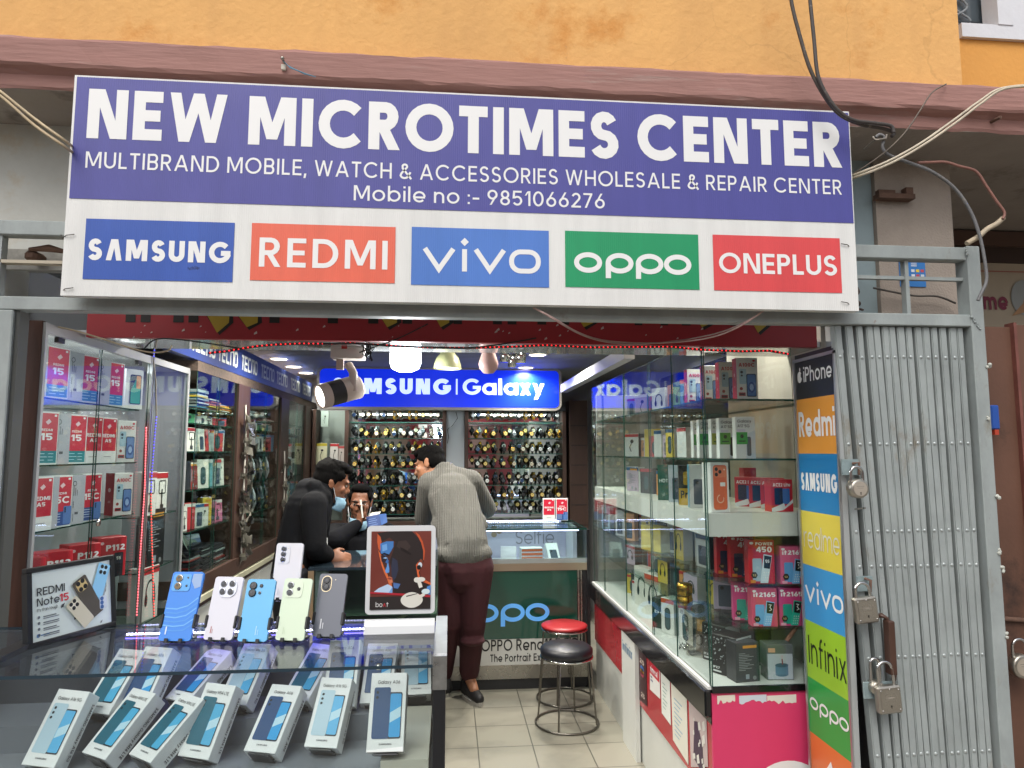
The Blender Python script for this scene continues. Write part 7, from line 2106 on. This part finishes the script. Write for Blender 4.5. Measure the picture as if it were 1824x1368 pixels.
# ------------------------------------------------------------------ neighbouring shop on the right
ns = thing('neighbour_shop', 'shadowed shop front with a cream name board right of the concrete pier', 'shop front', (0, 3.3, 0))
n_ = lambda x, y: P(x, y, Y=3.3)
b = MB(); b.bx(n_(1690, 500).x, 6.5, .004, .06, n_(1760, 582).z - 1.0, n_(1760, 468).z, M('b3a691', .6, var=.08)); b.build('name_board', ns)
b = MB(); b.frame((0, 0, 0), UX, UZ); MR = M('7d2340', .5)
b.text('Welcome', n_(1790, 552).x - .42, n_(1790, 552).z, .095, MR, .2, .44, z=.001)
e_ = n_(1815, 530); b.ell(e_.x + .03, e_.z, .075, .095, M('9a9f9e', .6), .001, 28); b.poly([(e_.x - .05, e_.z - .1), (e_.x + .06, e_.z - .07), (e_.x + .09, e_.z + .06), (e_.x + .05, e_.z + .08), (e_.x + .02, e_.z - .03)], M('b08763', .6), .0016)
b.rect(n_(1690, 0).x, n_(1760, 484).z, 6.4, n_(1760, 482).z, M('a3655a', .6), .001); b.build('lettering', ns)
b = MB(); b.bx(n_(1690, 400).x, 6.5, .0, .1, n_(1760, 467).z, z0, M('43332c', .7, var=.2)); b.bx(n_(1690, 400).x, 6.5, -.03, -.001, n_(1760, 440).z, n_(1760, 415).z, M('5c463b', .7)); b.bx(n_(1690, 400).x, 6.5, -.02, -.001, n_(1760, 385).z, n_(1760, 372).z, M('574238', .7)); b.build('shutter_box', ns)
b = MB(); c_ = P(1775, 325, Y=2.75); b.prism([(c_.x - .06, 2.7), (6, 2.55), (6, 3.0), (c_.x + .02, 2.95)], c_.z - .02, c_.z, M('c4bfb2', .6)); o = b.build('awning', ns); o.location = (0, -3.3, 0)
b = MB(); b.bx(2.05, 6.5, .1, .15, -.3, 1.7, M('4a3a32', .8)); b.build('wall', ns)

# brown steel door leaf right of the gate
bd = thing('metal_door', 'rust brown steel door leaf with dark stains right of the folding gate', 'door', (0, 2.42, 0))
dl_ = lambda x, y: P(x, y, Y=2.42)
x0d = dl_(1748, 900).x; x1d = dl_(1800, 600).x
BRD = M('68493a', .6, var=.28, vscale=2.5, bump=.2, bscale=60, dirt=('2c211d', 1.6, .56), detail=9)
b = MB(); b.bx(x0d - .1, x1d, .0, .02, -.3, dl_(1760, 582).z, BRD); b.bx(x1d + .012, x1d + .6, .0, .02, -.3, dl_(1760, 578).z, BRD); b.build('leaf', bd)
b = MB(); b.bx(x1d - .001, x1d + .011, -.02, .025, -.3, dl_(1800, 576).z, M('7b4b42', .6, var=.3, vscale=12, dirt=('b9b2a8', 10, .66))); b.build('edge_post', bd)
b = MB(); p = dl_(1800, 1103); b.tube([p + Vector((-.1, -.012, .01)), p + Vector((.1, -.012, -.006))], .009, RUST, 8); b.bx(p.x - .14, p.x - .06, -.03 + 2.42 - 2.42, .0, p.z - .04, p.z + .005, M('2b2523', .6)) if False else None
o = b.build('slide_bolt', bd); o.location = (0, -2.42, 0)
b = MB(); p = dl_(1757, 742); b.bx(p.x - .02, p.x + .012, -.05, -.005, p.z - .05, p.z + .04, M('2a55a8', .4), .004); b.bx(p.x - .012, p.x + .004, -.05, -.005, p.z - .07, p.z - .051, M('b8452f', .4)); tag(b.build('blue_tag'), 'small blue and red plastic tag hanging behind the gate post', 'tag'); bpy.data.objects['blue_tag'].location = (0, 2.42, 0)
padlock('round', (1818, 1186), 44, 44, 1138, 2.36, 'round brass toned padlock on the brown steel door')
padlock_o = None
# ------------------------------------------------------------------ people
def blob(parts, name, m, voxel=.008, smooth=6, parent=None, extra=None):
    """Union of tapered limbs and ellipsoids, remeshed to one skin."""
    b = MB()
    for p in parts:
        if p[0] == 'c':
            _, a, ra, c, rc = p
            a, c = Vector(a), Vector(c); d = c - a
            n = max(2, int(d.length / .03))
            b.tube([a + d * (i / n) for i in range(n + 1)], [ra + (rc - ra) * i / n for i in range(n + 1)], m, 14)
            b.sphere(a, ra * .995, m, 12); b.sphere(c, rc * .995, m, 12)
        elif p[0] == 'e':
            _, c, rad, Mx = p
            b.M = Matrix.Translation(Vector(c)) @ (Mx.to_4x4() if Mx is not None else Matrix())
            b.sphere((0, 0, 0), 1, m, 16, rad); b.M = None
    o = b.build(name)
    r = o.modifiers.new('r', 'REMESH'); r.mode = 'VOXEL'; r.voxel_size = voxel; r.use_smooth_shade = True
    s = o.modifiers.new('s', 'SMOOTH'); s.iterations = smooth; s.factor = .5
    dg = bpy.context.evaluated_depsgraph_get()
    me = bpy.data.meshes.new_from_object(o.evaluated_get(dg))
    o.modifiers.clear(); o.data = me
    me.materials.clear(); me.materials.append(m)
    me.polygons.foreach_set('use_smooth', [True] * len(me.polygons))
    if parent: o.parent = parent
    return o


def basis(f, up=(0, 0, 1)):
    """Columns: right (x), forward (y), up (z) of a head that faces f."""
    f = Vector(f).normalized(); up = Vector(up); r = f.cross(up).normalized(); u = r.cross(f)
    return Matrix(((r.x, f.x, u.x), (r.y, f.y, u.y), (r.z, f.z, u.z)))


def head_parts(c, B, s=1.0):
    q = lambda x, y, z: Vector(c) + B @ (Vector((x, y, z)) * s)
    E = lambda x, y, z, a, b_, d: ('e', q(x, y, z), (a * s, b_ * s, d * s), B)
    return [E(0, -.012, .03, .076, .096, .092), E(0, .022, -.035, .064, .072, .085), E(0, .058, -.088, .036, .03, .03),
            E(0, .083, .026, .058, .016, .014), E(0, .1, -.028, .0135, .02, .02), E(0, .093, -.006, .0105, .016, .03),
            E(.018, .088, -.036, .011, .013, .01), E(-.018, .088, -.036, .011, .013, .01),
            E(0, .084, -.064, .026, .014, .007), E(0, .083, -.074, .022, .014, .0075),
            E(.042, .064, -.02, .026, .02, .024), E(-.042, .064, -.02, .026, .02, .024),
            E(.078, -.012, -.008, .01, .022, .034), E(-.078, -.012, -.008, .01, .022, .034), E(.084, -.02, .01, .008, .016, .02), E(-.084, -.02, .01, .008, .016, .02),
            ('c', q(0, -.025, -.06), .056 * s, q(0, -.035, -.14), .058 * s)]


def face_bits(c, B, parent, s=1.0, dark='1b1512', lip='7d4a42', eyes=True):
    q = lambda x, y, z: Vector(c) + B @ (Vector((x, y, z)) * s)
    for sx in (-1, 1):
        b = MB(); b.M = Matrix.Translation(q(sx * .032, .083, .002)) @ B.to_4x4(); b.sphere((0, 0, 0), .0125 * s, M('a39a90', .3), 10, (1, .55, .62)); b.sphere((0, .006 * s, -.001 * s), .0062 * s, M('15100e', .2), 8, (1, .5, 1)); b.build('eye', parent)
        b = MB(); b.tube([q(sx * .013, .0995, .021), q(sx * .033, .097, .028), q(sx * .054, .083, .021)], [.0038 * s, .0048 * s, .0025 * s], M(dark, .8), 6); b.build('eyebrow', parent)
    b = MB(); b.tube([q(-.026, .087, -.069), q(0, .0985, -.0685), q(.026, .087, -.069)], [.002, .0042, .002], M(lip, .5), 6); b.build('lips', parent)


def hair(c, B, parent, s=1.0, fringe=True, back=1.0, seed=1):
    q = lambda x, y, z: Vector(c) + B @ (Vector((x, y, z)) * s)
    E = lambda x, y, z, a, b_, d: ('e', q(x, y, z), (a * s, b_ * s, d * s), B)
    rr = random.Random(seed)
    ps = [E(0, -.03, .064, .083, .094, .072), E(0, -.055, .01, .08, .066, .085), E(0, .02, .105, .068, .06, .03)]
    for sx in (-1, 1): ps += [E(sx * .068, -.03, .02, .02, .05, .05), E(sx * .07, .022, .05, .013, .03, .03)]
    if fringe: ps += [E(0, .06, .094, .062, .034, .024)]
    for k in range(46):
        a, h_ = rr.uniform(0, 6.28), rr.uniform(.2, 1)
        x, y = math.cos(a) * .085 * math.sqrt(1 - h_ * h_ * .8), math.sin(a) * .1 * math.sqrt(1 - h_ * h_ * .8) - .02
        if y > .05 and h_ < .6: continue
        p0 = q(x, y, .03 + h_ * .105); ps.append(('c', p0, .0075 * s, p0 + B @ Vector((rr.uniform(-.015, .015), rr.uniform(.0, .03), -.018)) * s, .004 * s))
    return blob(ps, 'hair', M('070606', .85, bump=.6, bscale=160, stretch=(1, 1, .3), spec=.1), .006, 1, parent)


def hand(wr, tip, side, curl=.6, s=1.0):
    """Palm, four bent fingers of unequal length and a thumb from the palm's side; wr -> tip is the hand's axis, side the thumb's direction."""
    wr, ax = Vector(wr), (Vector(tip) - Vector(wr)).normalized(); sd = Vector(side); sd = (sd - ax * sd.dot(ax)).normalized(); nn = ax.cross(sd)
    ps = [('e', wr + ax * .045 * s, (.04 * s, .05 * s, .017 * s), Matrix((sd, ax, nn)).transposed())]
    for k, L in enumerate((.072, .08, .075, .058)):
        b0 = wr + ax * .085 * s + sd * (.028 - .019 * k) * s
        j1 = b0 + (ax * math.cos(curl * .5) - nn * math.sin(curl * .5)) * L * .45 * s
        j2 = j1 + (ax * math.cos(curl * 1.4) - nn * math.sin(curl * 1.4)) * L * .32 * s
        j3 = j2 + (ax * math.cos(curl * 2.1) - nn * math.sin(curl * 2.1)) * L * .25 * s
        ps += [('c', b0, .0092 * s, j1, .0086 * s), ('c', j1, .0086 * s, j2, .008 * s), ('c', j2, .008 * s, j3, .0072 * s)]
    t0 = wr + ax * .025 * s + sd * .03 * s; t1 = t0 + (ax * .7 + sd * .6 - nn * .3).normalized() * .035 * s; t2 = t1 + (ax * .9 + sd * .1 - nn * .4).normalized() * .03 * s
    ps += [('c', t0, .011 * s, t1, .0098 * s), ('c', t1, .0095 * s, t2, .008 * s)]
    return ps


V3 = Vector
SK1 = M('a06f52', .5, var=.06, vscale=20); SK2 = M('825640', .5, var=.06, vscale=20); SK3 = M('8d5d43', .5, var=.06, vscale=20)


def knit():
    m = M('5f5e59', .9, var=.14, vscale=14).copy()
    n, l = m.node_tree.nodes, m.node_tree.links
    tc = n.new('ShaderNodeTexCoord'); wv = n.new('ShaderNodeTexWave'); wv.bands_direction = 'X'; wv.inputs['Scale'].default_value = 21; wv.inputs['Distortion'].default_value = 1.2; wv.inputs['Detail Scale'].default_value = 3
    w2 = n.new('ShaderNodeTexWave'); w2.bands_direction = 'Z'; w2.inputs['Scale'].default_value = 34; w2.inputs['Distortion'].default_value = 2
    ad = n.new('ShaderNodeMath'); ad.operation = 'MULTIPLY_ADD'; ad.inputs[1].default_value = .12
    bp = n.new('ShaderNodeBump'); bp.inputs['Strength'].default_value = .55; bp.inputs['Distance'].default_value = .008
    l.new(tc.outputs['Object'], wv.inputs['Vector']); l.new(tc.outputs['Object'], w2.inputs['Vector']); l.new(w2.outputs['Fac'], ad.inputs[0]); l.new(wv.outputs['Fac'], ad.inputs[2]); l.new(ad.outputs[0], bp.inputs['Height'])
    l.new(bp.outputs[0], n['Principled BSDF'].inputs['Normal'])
    return m


# --- man in the grey sweater, bent over the back counter, face turned to the left
hp = P(826, 985, Y=4.44)
hipL, hipR = P(798, 1000, Y=4.46), P(848, 1000, Y=4.42)
kneeR, ankR = P(842, 1105, Y=4.48), P(836, 1205, Y=4.66)
kneeL, ankL = P(800, 1105, Y=4.5), P(790, 1200, Y=4.75); ankR.z = max(ankR.z, .1); ankL.z = .1
spine = P(818, 930, Y=4.56); chest = P(806, 885, Y=4.66)
shL, shR = P(766, 862, Y=4.76), P(838, 858, Y=4.7)
neck = P(796, 842, Y=4.78); hc = P(765, 829, Y=4.86)
elL, wrL = P(754, 925, Y=4.86), P(770, 926, Y=5.08)
elR, wrR = P(868, 906, Y=4.9), P(842, 916, Y=5.1)
elL.z = max(elL.z, 1.13); wrL.z = 1.125; elR.z = max(elR.z, 1.13); wrR.z = 1.125
B1 = basis((-.93, .3, -.3), (-.1, .35, 1))
sk = [('c', hipL, .085, kneeL, .055), ('c', kneeL, .055, ankL, .038), ('c', hipR, .085, kneeR, .055), ('c', kneeR, .055, ankR, .038), ('c', ankR, .038, ankR + V3((.03, -.08, -.06)), .03), ('c', ankL, .038, ankL + V3((-.05, .09, -.06)), .03),
      ('c', hp, .13, spine, .12), ('c', spine, .12, chest, .13), ('c', shL, .07, shR, .07), ('c', chest, .12, neck, .06), ('c', neck, .056, hc, .05),
      ('c', shL, .055, elL, .04), ('c', elL, .04, wrL, .027), ('c', shR, .055, elR, .04), ('c', elR, .04, wrR, .027)] + head_parts(hc, B1, 1.02)
sk += hand(wrL, wrL + V3((.03, .1, -.01)), (1, 0, 0)) + hand(wrR, wrR + V3((-.05, .1, -.01)), (-1, 0, 0))
man = blob(sk, 'person', SK1, .0065, 3)
tag(man, 'person in a ribbed grey sweater and maroon trousers bending over the back counter', 'person')
face_bits(hc, B1, man)
hair(hc, B1, man, 1.02, True, seed=3)
blob([('c', hp + V3((0, 0, .02)), .16, spine, .165), ('e', hp + V3((0, -.02, 0)), (.185, .135, .09), None), ('c', spine, .162, chest, .168), ('c', chest, .165, (shL + shR) / 2, .11), ('c', shL, .083, shR, .083), ('c', (shL + shR) / 2, .1, neck, .078), ('c', shL + V3((.02, 0, .01)), .075, neck + V3((0, -.02, -.01)), .07), ('c', shR + V3((-.02, 0, .01)), .075, neck + V3((0, -.02, -.01)), .07), ('c', neck, .07, neck + (hc - neck) * .25, .066),
      ('c', shL, .085, elL, .064), ('c', elL, .064, wrL, .042), ('c', shR, .085, elR, .066), ('c', elR, .066, wrR, .042), ('e', spine + V3((.0, .0, -.02)), (.19, .14, .13), None)], 'sweater', knit(), .008, 6, man)
MRN = M('40191f', .85, var=.2, vscale=9, bump=.6, bscale=25, stretch=(1, 1, .5))
blob([('e', hp + V3((0, -.01, -.07)), (.172, .135, .12), None), ('c', hp + V3((.0, 0, -.02)), .14, hp + V3((0, 0, -.1)), .15), ('c', hipL + V3((0, 0, -.03)), .112, kneeL, .082), ('c', kneeL, .082, ankL + V3((0, 0, .04)), .062), ('c', hipR + V3((.0, 0, -.03)), .115, kneeR, .086), ('c', kneeR, .086, ankR + V3((0, 0, .03)), .066), ('e', kneeR + V3((0, -.02, -.12)), (.082, .07, .03), None), ('e', ankR + V3((0, 0, .05)), (.072, .07, .02), None)], 'trousers', MRN, .008, 5, man)
for a_, d_ in ((ankR, V3((.055, -.13, 0))), (ankL, V3((-.06, .12, 0)))):
    base = V3((a_.x, a_.y, 0)); dd = d_.normalized()
    blob([('c', base + V3((0, 0, .075)) - dd * .03, .045, base + dd * .03 + V3((0, 0, .06)), .046), ('c', base + dd * .03 + V3((0, 0, .055)), .044, base + dd * .15 + V3((0, 0, .04)), .034), ('c', base - dd * .04 + V3((0, 0, .05)), .044, base + dd * .0 + V3((0, 0, .05)), .044)], 'shoe', M('1d1c1e', .6), .006, 3, man)
    b = MB(); b.M = Matrix.Translation(base + dd * .055 + V3((0, 0, .0))) @ Matrix(((dd.x, -dd.y, 0), (dd.y, dd.x, 0), (0, 0, 1))).to_4x4()
    b.prism([(x * .128, y * .049 * (1 - .12 * x)) for x, y in ((math.cos(R(t)), math.sin(R(t))) for t in range(0, 360, 18))], 0, .026, M('9a9890', .7)); b.build('sole', man)

# --- man in black hooded jacket, leaning in from the left
hp = P(518, 1010, Y=3.92)
sp = P(530, 960, Y=3.98); ch_ = P(550, 906, Y=4.02)
shN, shF = P(558, 899, Y=3.88), P(574, 886, Y=4.2)
nk = P(575, 874, Y=4.06); h2 = P(592, 859, Y=4.1)
elN, wrN = P(562, 978, Y=3.8), P(585, 996, Y=3.93)
wrN.z = 1.03
elF, wrF = P(566, 965, Y=4.3), P(560, 1015, Y=4.35)
B2 = basis((1, .28, -.32), (.3, 0, 1))
sp = P(536, 960, Y=3.98); hp = P(526, 1010, Y=3.92)
kn = [hp + V3((.02 + .0, -.09, -.44)), hp + V3((.02, .09, -.44))]
sk = [('c', hp, .11, sp, .105), ('c', sp, .105, ch_, .11), ('c', shN, .065, shF, .065), ('c', ch_, .12, nk, .06), ('c', nk, .054, h2, .05), ('c', shN, .05, elN, .04), ('c', elN, .04, wrN, .027), ('c', shF, .05, elF, .04), ('c', elF, .04, wrF, .027)]
for i, k_ in enumerate(kn):
    hh_ = hp + V3((0, -.09 if i == 0 else .09, -.02)); ak = V3((k_.x - .04, k_.y, .09))
    sk += [('c', hh_, .08, k_, .055), ('c', k_, .055, ak, .04), ('c', ak, .038, ak + V3((.09, 0, -.06)), .03)]
sk += head_parts(h2, B2, .96) + hand(wrN, wrN + V3((.1, .02, -.02)), (0, .5, 1), .9) + hand(wrF, wrF + V3((.1, -.02, -.02)), (0, -.5, 1), .9)
man2 = blob(sk, 'person', SK3, .0065, 3)
tag(man2, 'person in a black hooded jacket leaning on the middle counter, mask under the chin', 'person')
face_bits(h2, B2, man2, .96)
hair(h2, B2, man2, .98, True, seed=5)
BLJ = M('090a0e', .85, var=.3, vscale=10, bump=.7, bscale=22, spec=.15)
blob([('c', hp + V3((0, 0, -.06)), .132, sp, .128), ('c', sp, .128, ch_, .132), ('c', ch_, .128, (shN + shF) / 2, .09), ('c', shN, .07, shF, .07), ('c', (shN + shF) / 2, .085, nk, .072), ('c', shN, .074, elN, .06), ('c', elN, .06, wrN - (wrN - elN) * .12, .044), ('c', shF, .07, elF, .06), ('c', elF, .064, wrF - (wrF - elF) * .12, .044),
      ('e', nk + V3((-.07, -.0, .015)), (.085, .105, .06), None), ('c', nk + V3((-.03, -.08, .02)), .045, nk + V3((-.03, .08, .02)), .045), ('c', nk + V3((.03, -.07, -.03)), .035, nk + V3((-.04, -.08, .03)), .04), ('e', nk + V3((-.11, 0, -.03)), (.06, .09, .06), None)], 'hooded_jacket', BLJ, .008, 4, man2)
b = MB(); b.tube([P(577, 985, Y=3.84), P(579, 972, Y=3.83), P(582, 958, Y=3.84)], [.012, .014, .005], M('c6c8c8', .8), 8); b.build('shirt_hem', man2)
pts = [('e', hp + V3((0, 0, -.06)), (.13, .15, .12), None)]
for i, k_ in enumerate(kn):
    pts += [('c', hp + V3((0, -.09 if i == 0 else .09, -.06)), .105, k_, .082), ('c', k_, .082, V3((k_.x - .04, k_.y, .1)), .062)]
blob(pts, 'trousers', M('16181f', .85, var=.2, bump=.5, bscale=25), .009, 4, man2)


def mask(c, B, parent, dz, s=1.0):
    q = lambda x, y, z: Vector(c) + B @ (Vector((x, y, z)) * s)
    b = MB(); m = M('8fb6cc', .8, bump=.3, bscale=60); n = 8; k = 7
    vs = [q(.066 * math.sin(R(-78 + 156 * i / n)), .02 + .088 * math.cos(R(-78 + 156 * i / n)) + (.012 if j in (2, 3, 4) else 0), dz - .075 * j / (k - 1) - .01 * math.cos(R(-78 + 156 * i / n)) * (j > 3)) for i in range(n + 1) for j in range(k)]
    b.add(vs, [(i * k + j, (i + 1) * k + j, (i + 1) * k + j + 1, i * k + j + 1) for i in range(n) for j in range(k - 1)], m, True)
    o = b.build('face_mask', parent); sm = o.modifiers.new('t', 'SOLIDIFY'); sm.thickness = .002
    b = MB()
    for sx in (-1, 1): b.tube([q(sx * .066, .04, dz - .004), q(sx * .078, .01, (dz + .02) / 2 + .0), q(sx * .088, -.03, .01), q(sx * .08, .0, -.04), q(sx * .066, .04, dz - .07)], .0018, M('d3d8da', .7), 5)
    b.build('ear_loops', parent)


mask(h2, B2, man2, -.07, .96)

# --- seated seller facing the street
h3 = P(641, 895, Y=5.1)
ch3 = h3 + V3((0.01, .06, -.34)); nk3 = h3 + V3((0, .03, -.15)); hp3 = h3 + V3((0, .1, -.62))
sL, sR = h3 + V3((-.19, .05, -.23)), h3 + V3((.19, .05, -.23))
eL, wL = P(598, 962, Y=4.6), P(640, 932, Y=4.78)
eR, wR = h3 + V3((.24, -.05, -.42)), P(678, 946, Y=4.84)
B3 = basis((.1, -1, -.12), (.05, 0, 1))
sk = [('c', hp3, .13, ch3, .13), ('c', ch3, .12, nk3, .06), ('c', sL, .06, sR, .06), ('c', nk3, .054, h3, .05), ('c', sL, .05, eL, .04), ('c', eL, .04, wL, .027), ('c', sR, .05, eR, .04), ('c', eR, .04, wR, .027)]
for sx in (-1, 1):
    kk = hp3 + V3((sx * .12, -.36, -.02)); sk += [('c', hp3 + V3((sx * .08, 0, -.04)), .085, kk, .06), ('c', kk, .055, V3((kk.x, kk.y + .05, .09)), .04), ('c', V3((kk.x, kk.y + .05, .07)), .036, V3((kk.x, kk.y - .08, .04)), .03)]
sk += head_parts(h3, B3, 1.0) + hand(wL, wL + V3((.02, .01, .1)), (.6, -.5, 0), .9) + hand(wR, wR + V3((-.05, -.02, .08)), (-.5, -.6, .2), .8)
man3 = blob(sk, 'person', SK2, .0065, 3)
tag(man3, 'person seated behind the middle counter in a dark jacket holding a pen and booklet', 'person')
face_bits(h3, B3, man3, dark='0f0b0a', lip='5a3029')
hair(h3, B3, man3, 1.0, False, seed=9)
blob([('c', hp3, .16, ch3, .165), ('c', ch3, .15, nk3 + V3((0, 0, -.03)), .085), ('c', sL, .082, sR, .082), ('c', sL, .082, eL, .066), ('c', eL, .066, wL - (wL - eL) * .14, .042), ('c', sR, .082, eR, .066), ('c', eR, .066, wR - (wR - eR) * .14, .042)], 'jacket', M('0b0c11', .85, var=.3, vscale=10, bump=.6, bscale=24, spec=.15), .009, 4, man3)
pts = []
for sx in (-1, 1):
    kk = hp3 + V3((sx * .12, -.36, -.02)); pts += [('c', hp3 + V3((sx * .06, 0, -.04)), .11, kk, .085), ('c', kk, .08, V3((kk.x, kk.y + .05, .1)), .06)]
blob(pts, 'trousers', M('1b1c22', .85), .01, 3, man3)
mask(h3, B3, man3, -.1)
b = MB(); a_ = wL + V3((.015, -.03, .07)); b.tube([a_ + V3((.012, -.012, -.03)), a_ + V3((-.005, -.01, .09))], [.006, .0075], M('dcdcd6', .4), 8); tag(b.build('pen'), 'white pen raised in the seated seller\'s hand', 'pen')
bk = thing('booklet', 'open blue booklet held by the seated seller', 'booklet', P(671, 927, Y=4.78))
bk.scale = (.78, .78, .78)
b = MB(); b.M = Matrix.Rotation(R(-12), 4, 'Y') @ Matrix.Rotation(R(-18), 4, 'X')
b.bx(-.085, .03, -.004, .0, -.06, .05, M('22407a', .5), 0); b.frame(b.M @ V3((-.085, -.0045, -.06)), b.M.to_3x3() @ UX, b.M.to_3x3() @ UZ)
for k in range(4): b.rect(.015, .025 + k * .018, .09 - .01 * (k % 2), .029 + k * .018, mt('#6c88bb'), .0006)
b.build('cover', bk)
b = MB(); b.M = Matrix.Rotation(R(-12), 4, 'Y') @ Matrix.Rotation(R(-18), 4, 'X'); b.add([(-.06, .001, .05), (.03, .001, .05), (.045, .02, .075), (-.04, .025, .085)], [(0, 1, 2, 3)], M('c9c7bd', .7)); b.add([(.03, .001, -.05), (.085, .03, -.03), (.085, .035, .05), (.03, .001, .05)], [(0, 1, 2, 3)], M('3a5f9f', .6)); b.build('pages', bk)
st = MB(); st.lathe([(0, .4), (.17, .4), (.18, .42), (.17, .45), (0, .46)], M('2a2c30', .5), 24, O=(h3.x, h3.y + .12, .0)); st.lathe([(.03, 0), (.03, .4)], STEEL, 12, O=(h3.x, h3.y + .12, 0)); tag(st.build('seller_stool'), 'dark stool under the seated seller behind the counter', 'stool')

# ------------------------------------------------------------------ across the street (seen in the mirrors)
op = thing('opposite_building', 'row of shop fronts across the street seen only in the mirrors', 'building', (0, -7, 0))
b = MB(); b.bx(-14, 14, -.6, 0, -.3, 3.6, M('d6c8b8', .9, var=.12, vscale=1)); b.build('wall', op)
b = MB()
for k in range(7): b.bx(-12 + k * 3.6, -9.4 + k * 3.6, .0, .05, -.3, 2.3, M(['#b06a74', '#8d9bb0', '#c9b08a', '#c25f6c', '#7f98a4', '#c9c4bb', '#a98a9c'][k], .6))
b.build('shop_opening', op)
for k in range(16):
    b = MB(); cols_ = ['#c23a4e', '#d68a9a', '#c9c4bc', '#a82f3a', '#3f78a8', '#d9b7b0', '#b5606a', '#ddd6cc']
    b.prism([(-.22, 0), (.22, 0), (.26, .7), (.42, .62), (.4, .84), (.12, .95), (-.12, .95), (-.4, .84), (-.42, .62), (-.26, .7)], -.03, .03, M(cols_[k % 8], .8))
    o = b.build('hanging_garment'); o.location = (-3.4 + (k % 8) * .85, -6.6, .5 + 1.15 * (k // 8)); o.rotation_euler = (R(90), 0, R(rnd.uniform(-20, 20))); tag(o, '%s garment on the %s rail across the street' % (['crimson', 'rose', 'pale grey', 'dark red', 'blue', 'blush', 'dusty red', 'cream'][k % 8], ['lower', 'upper'][k // 8]), 'garment', 'garments across the street')
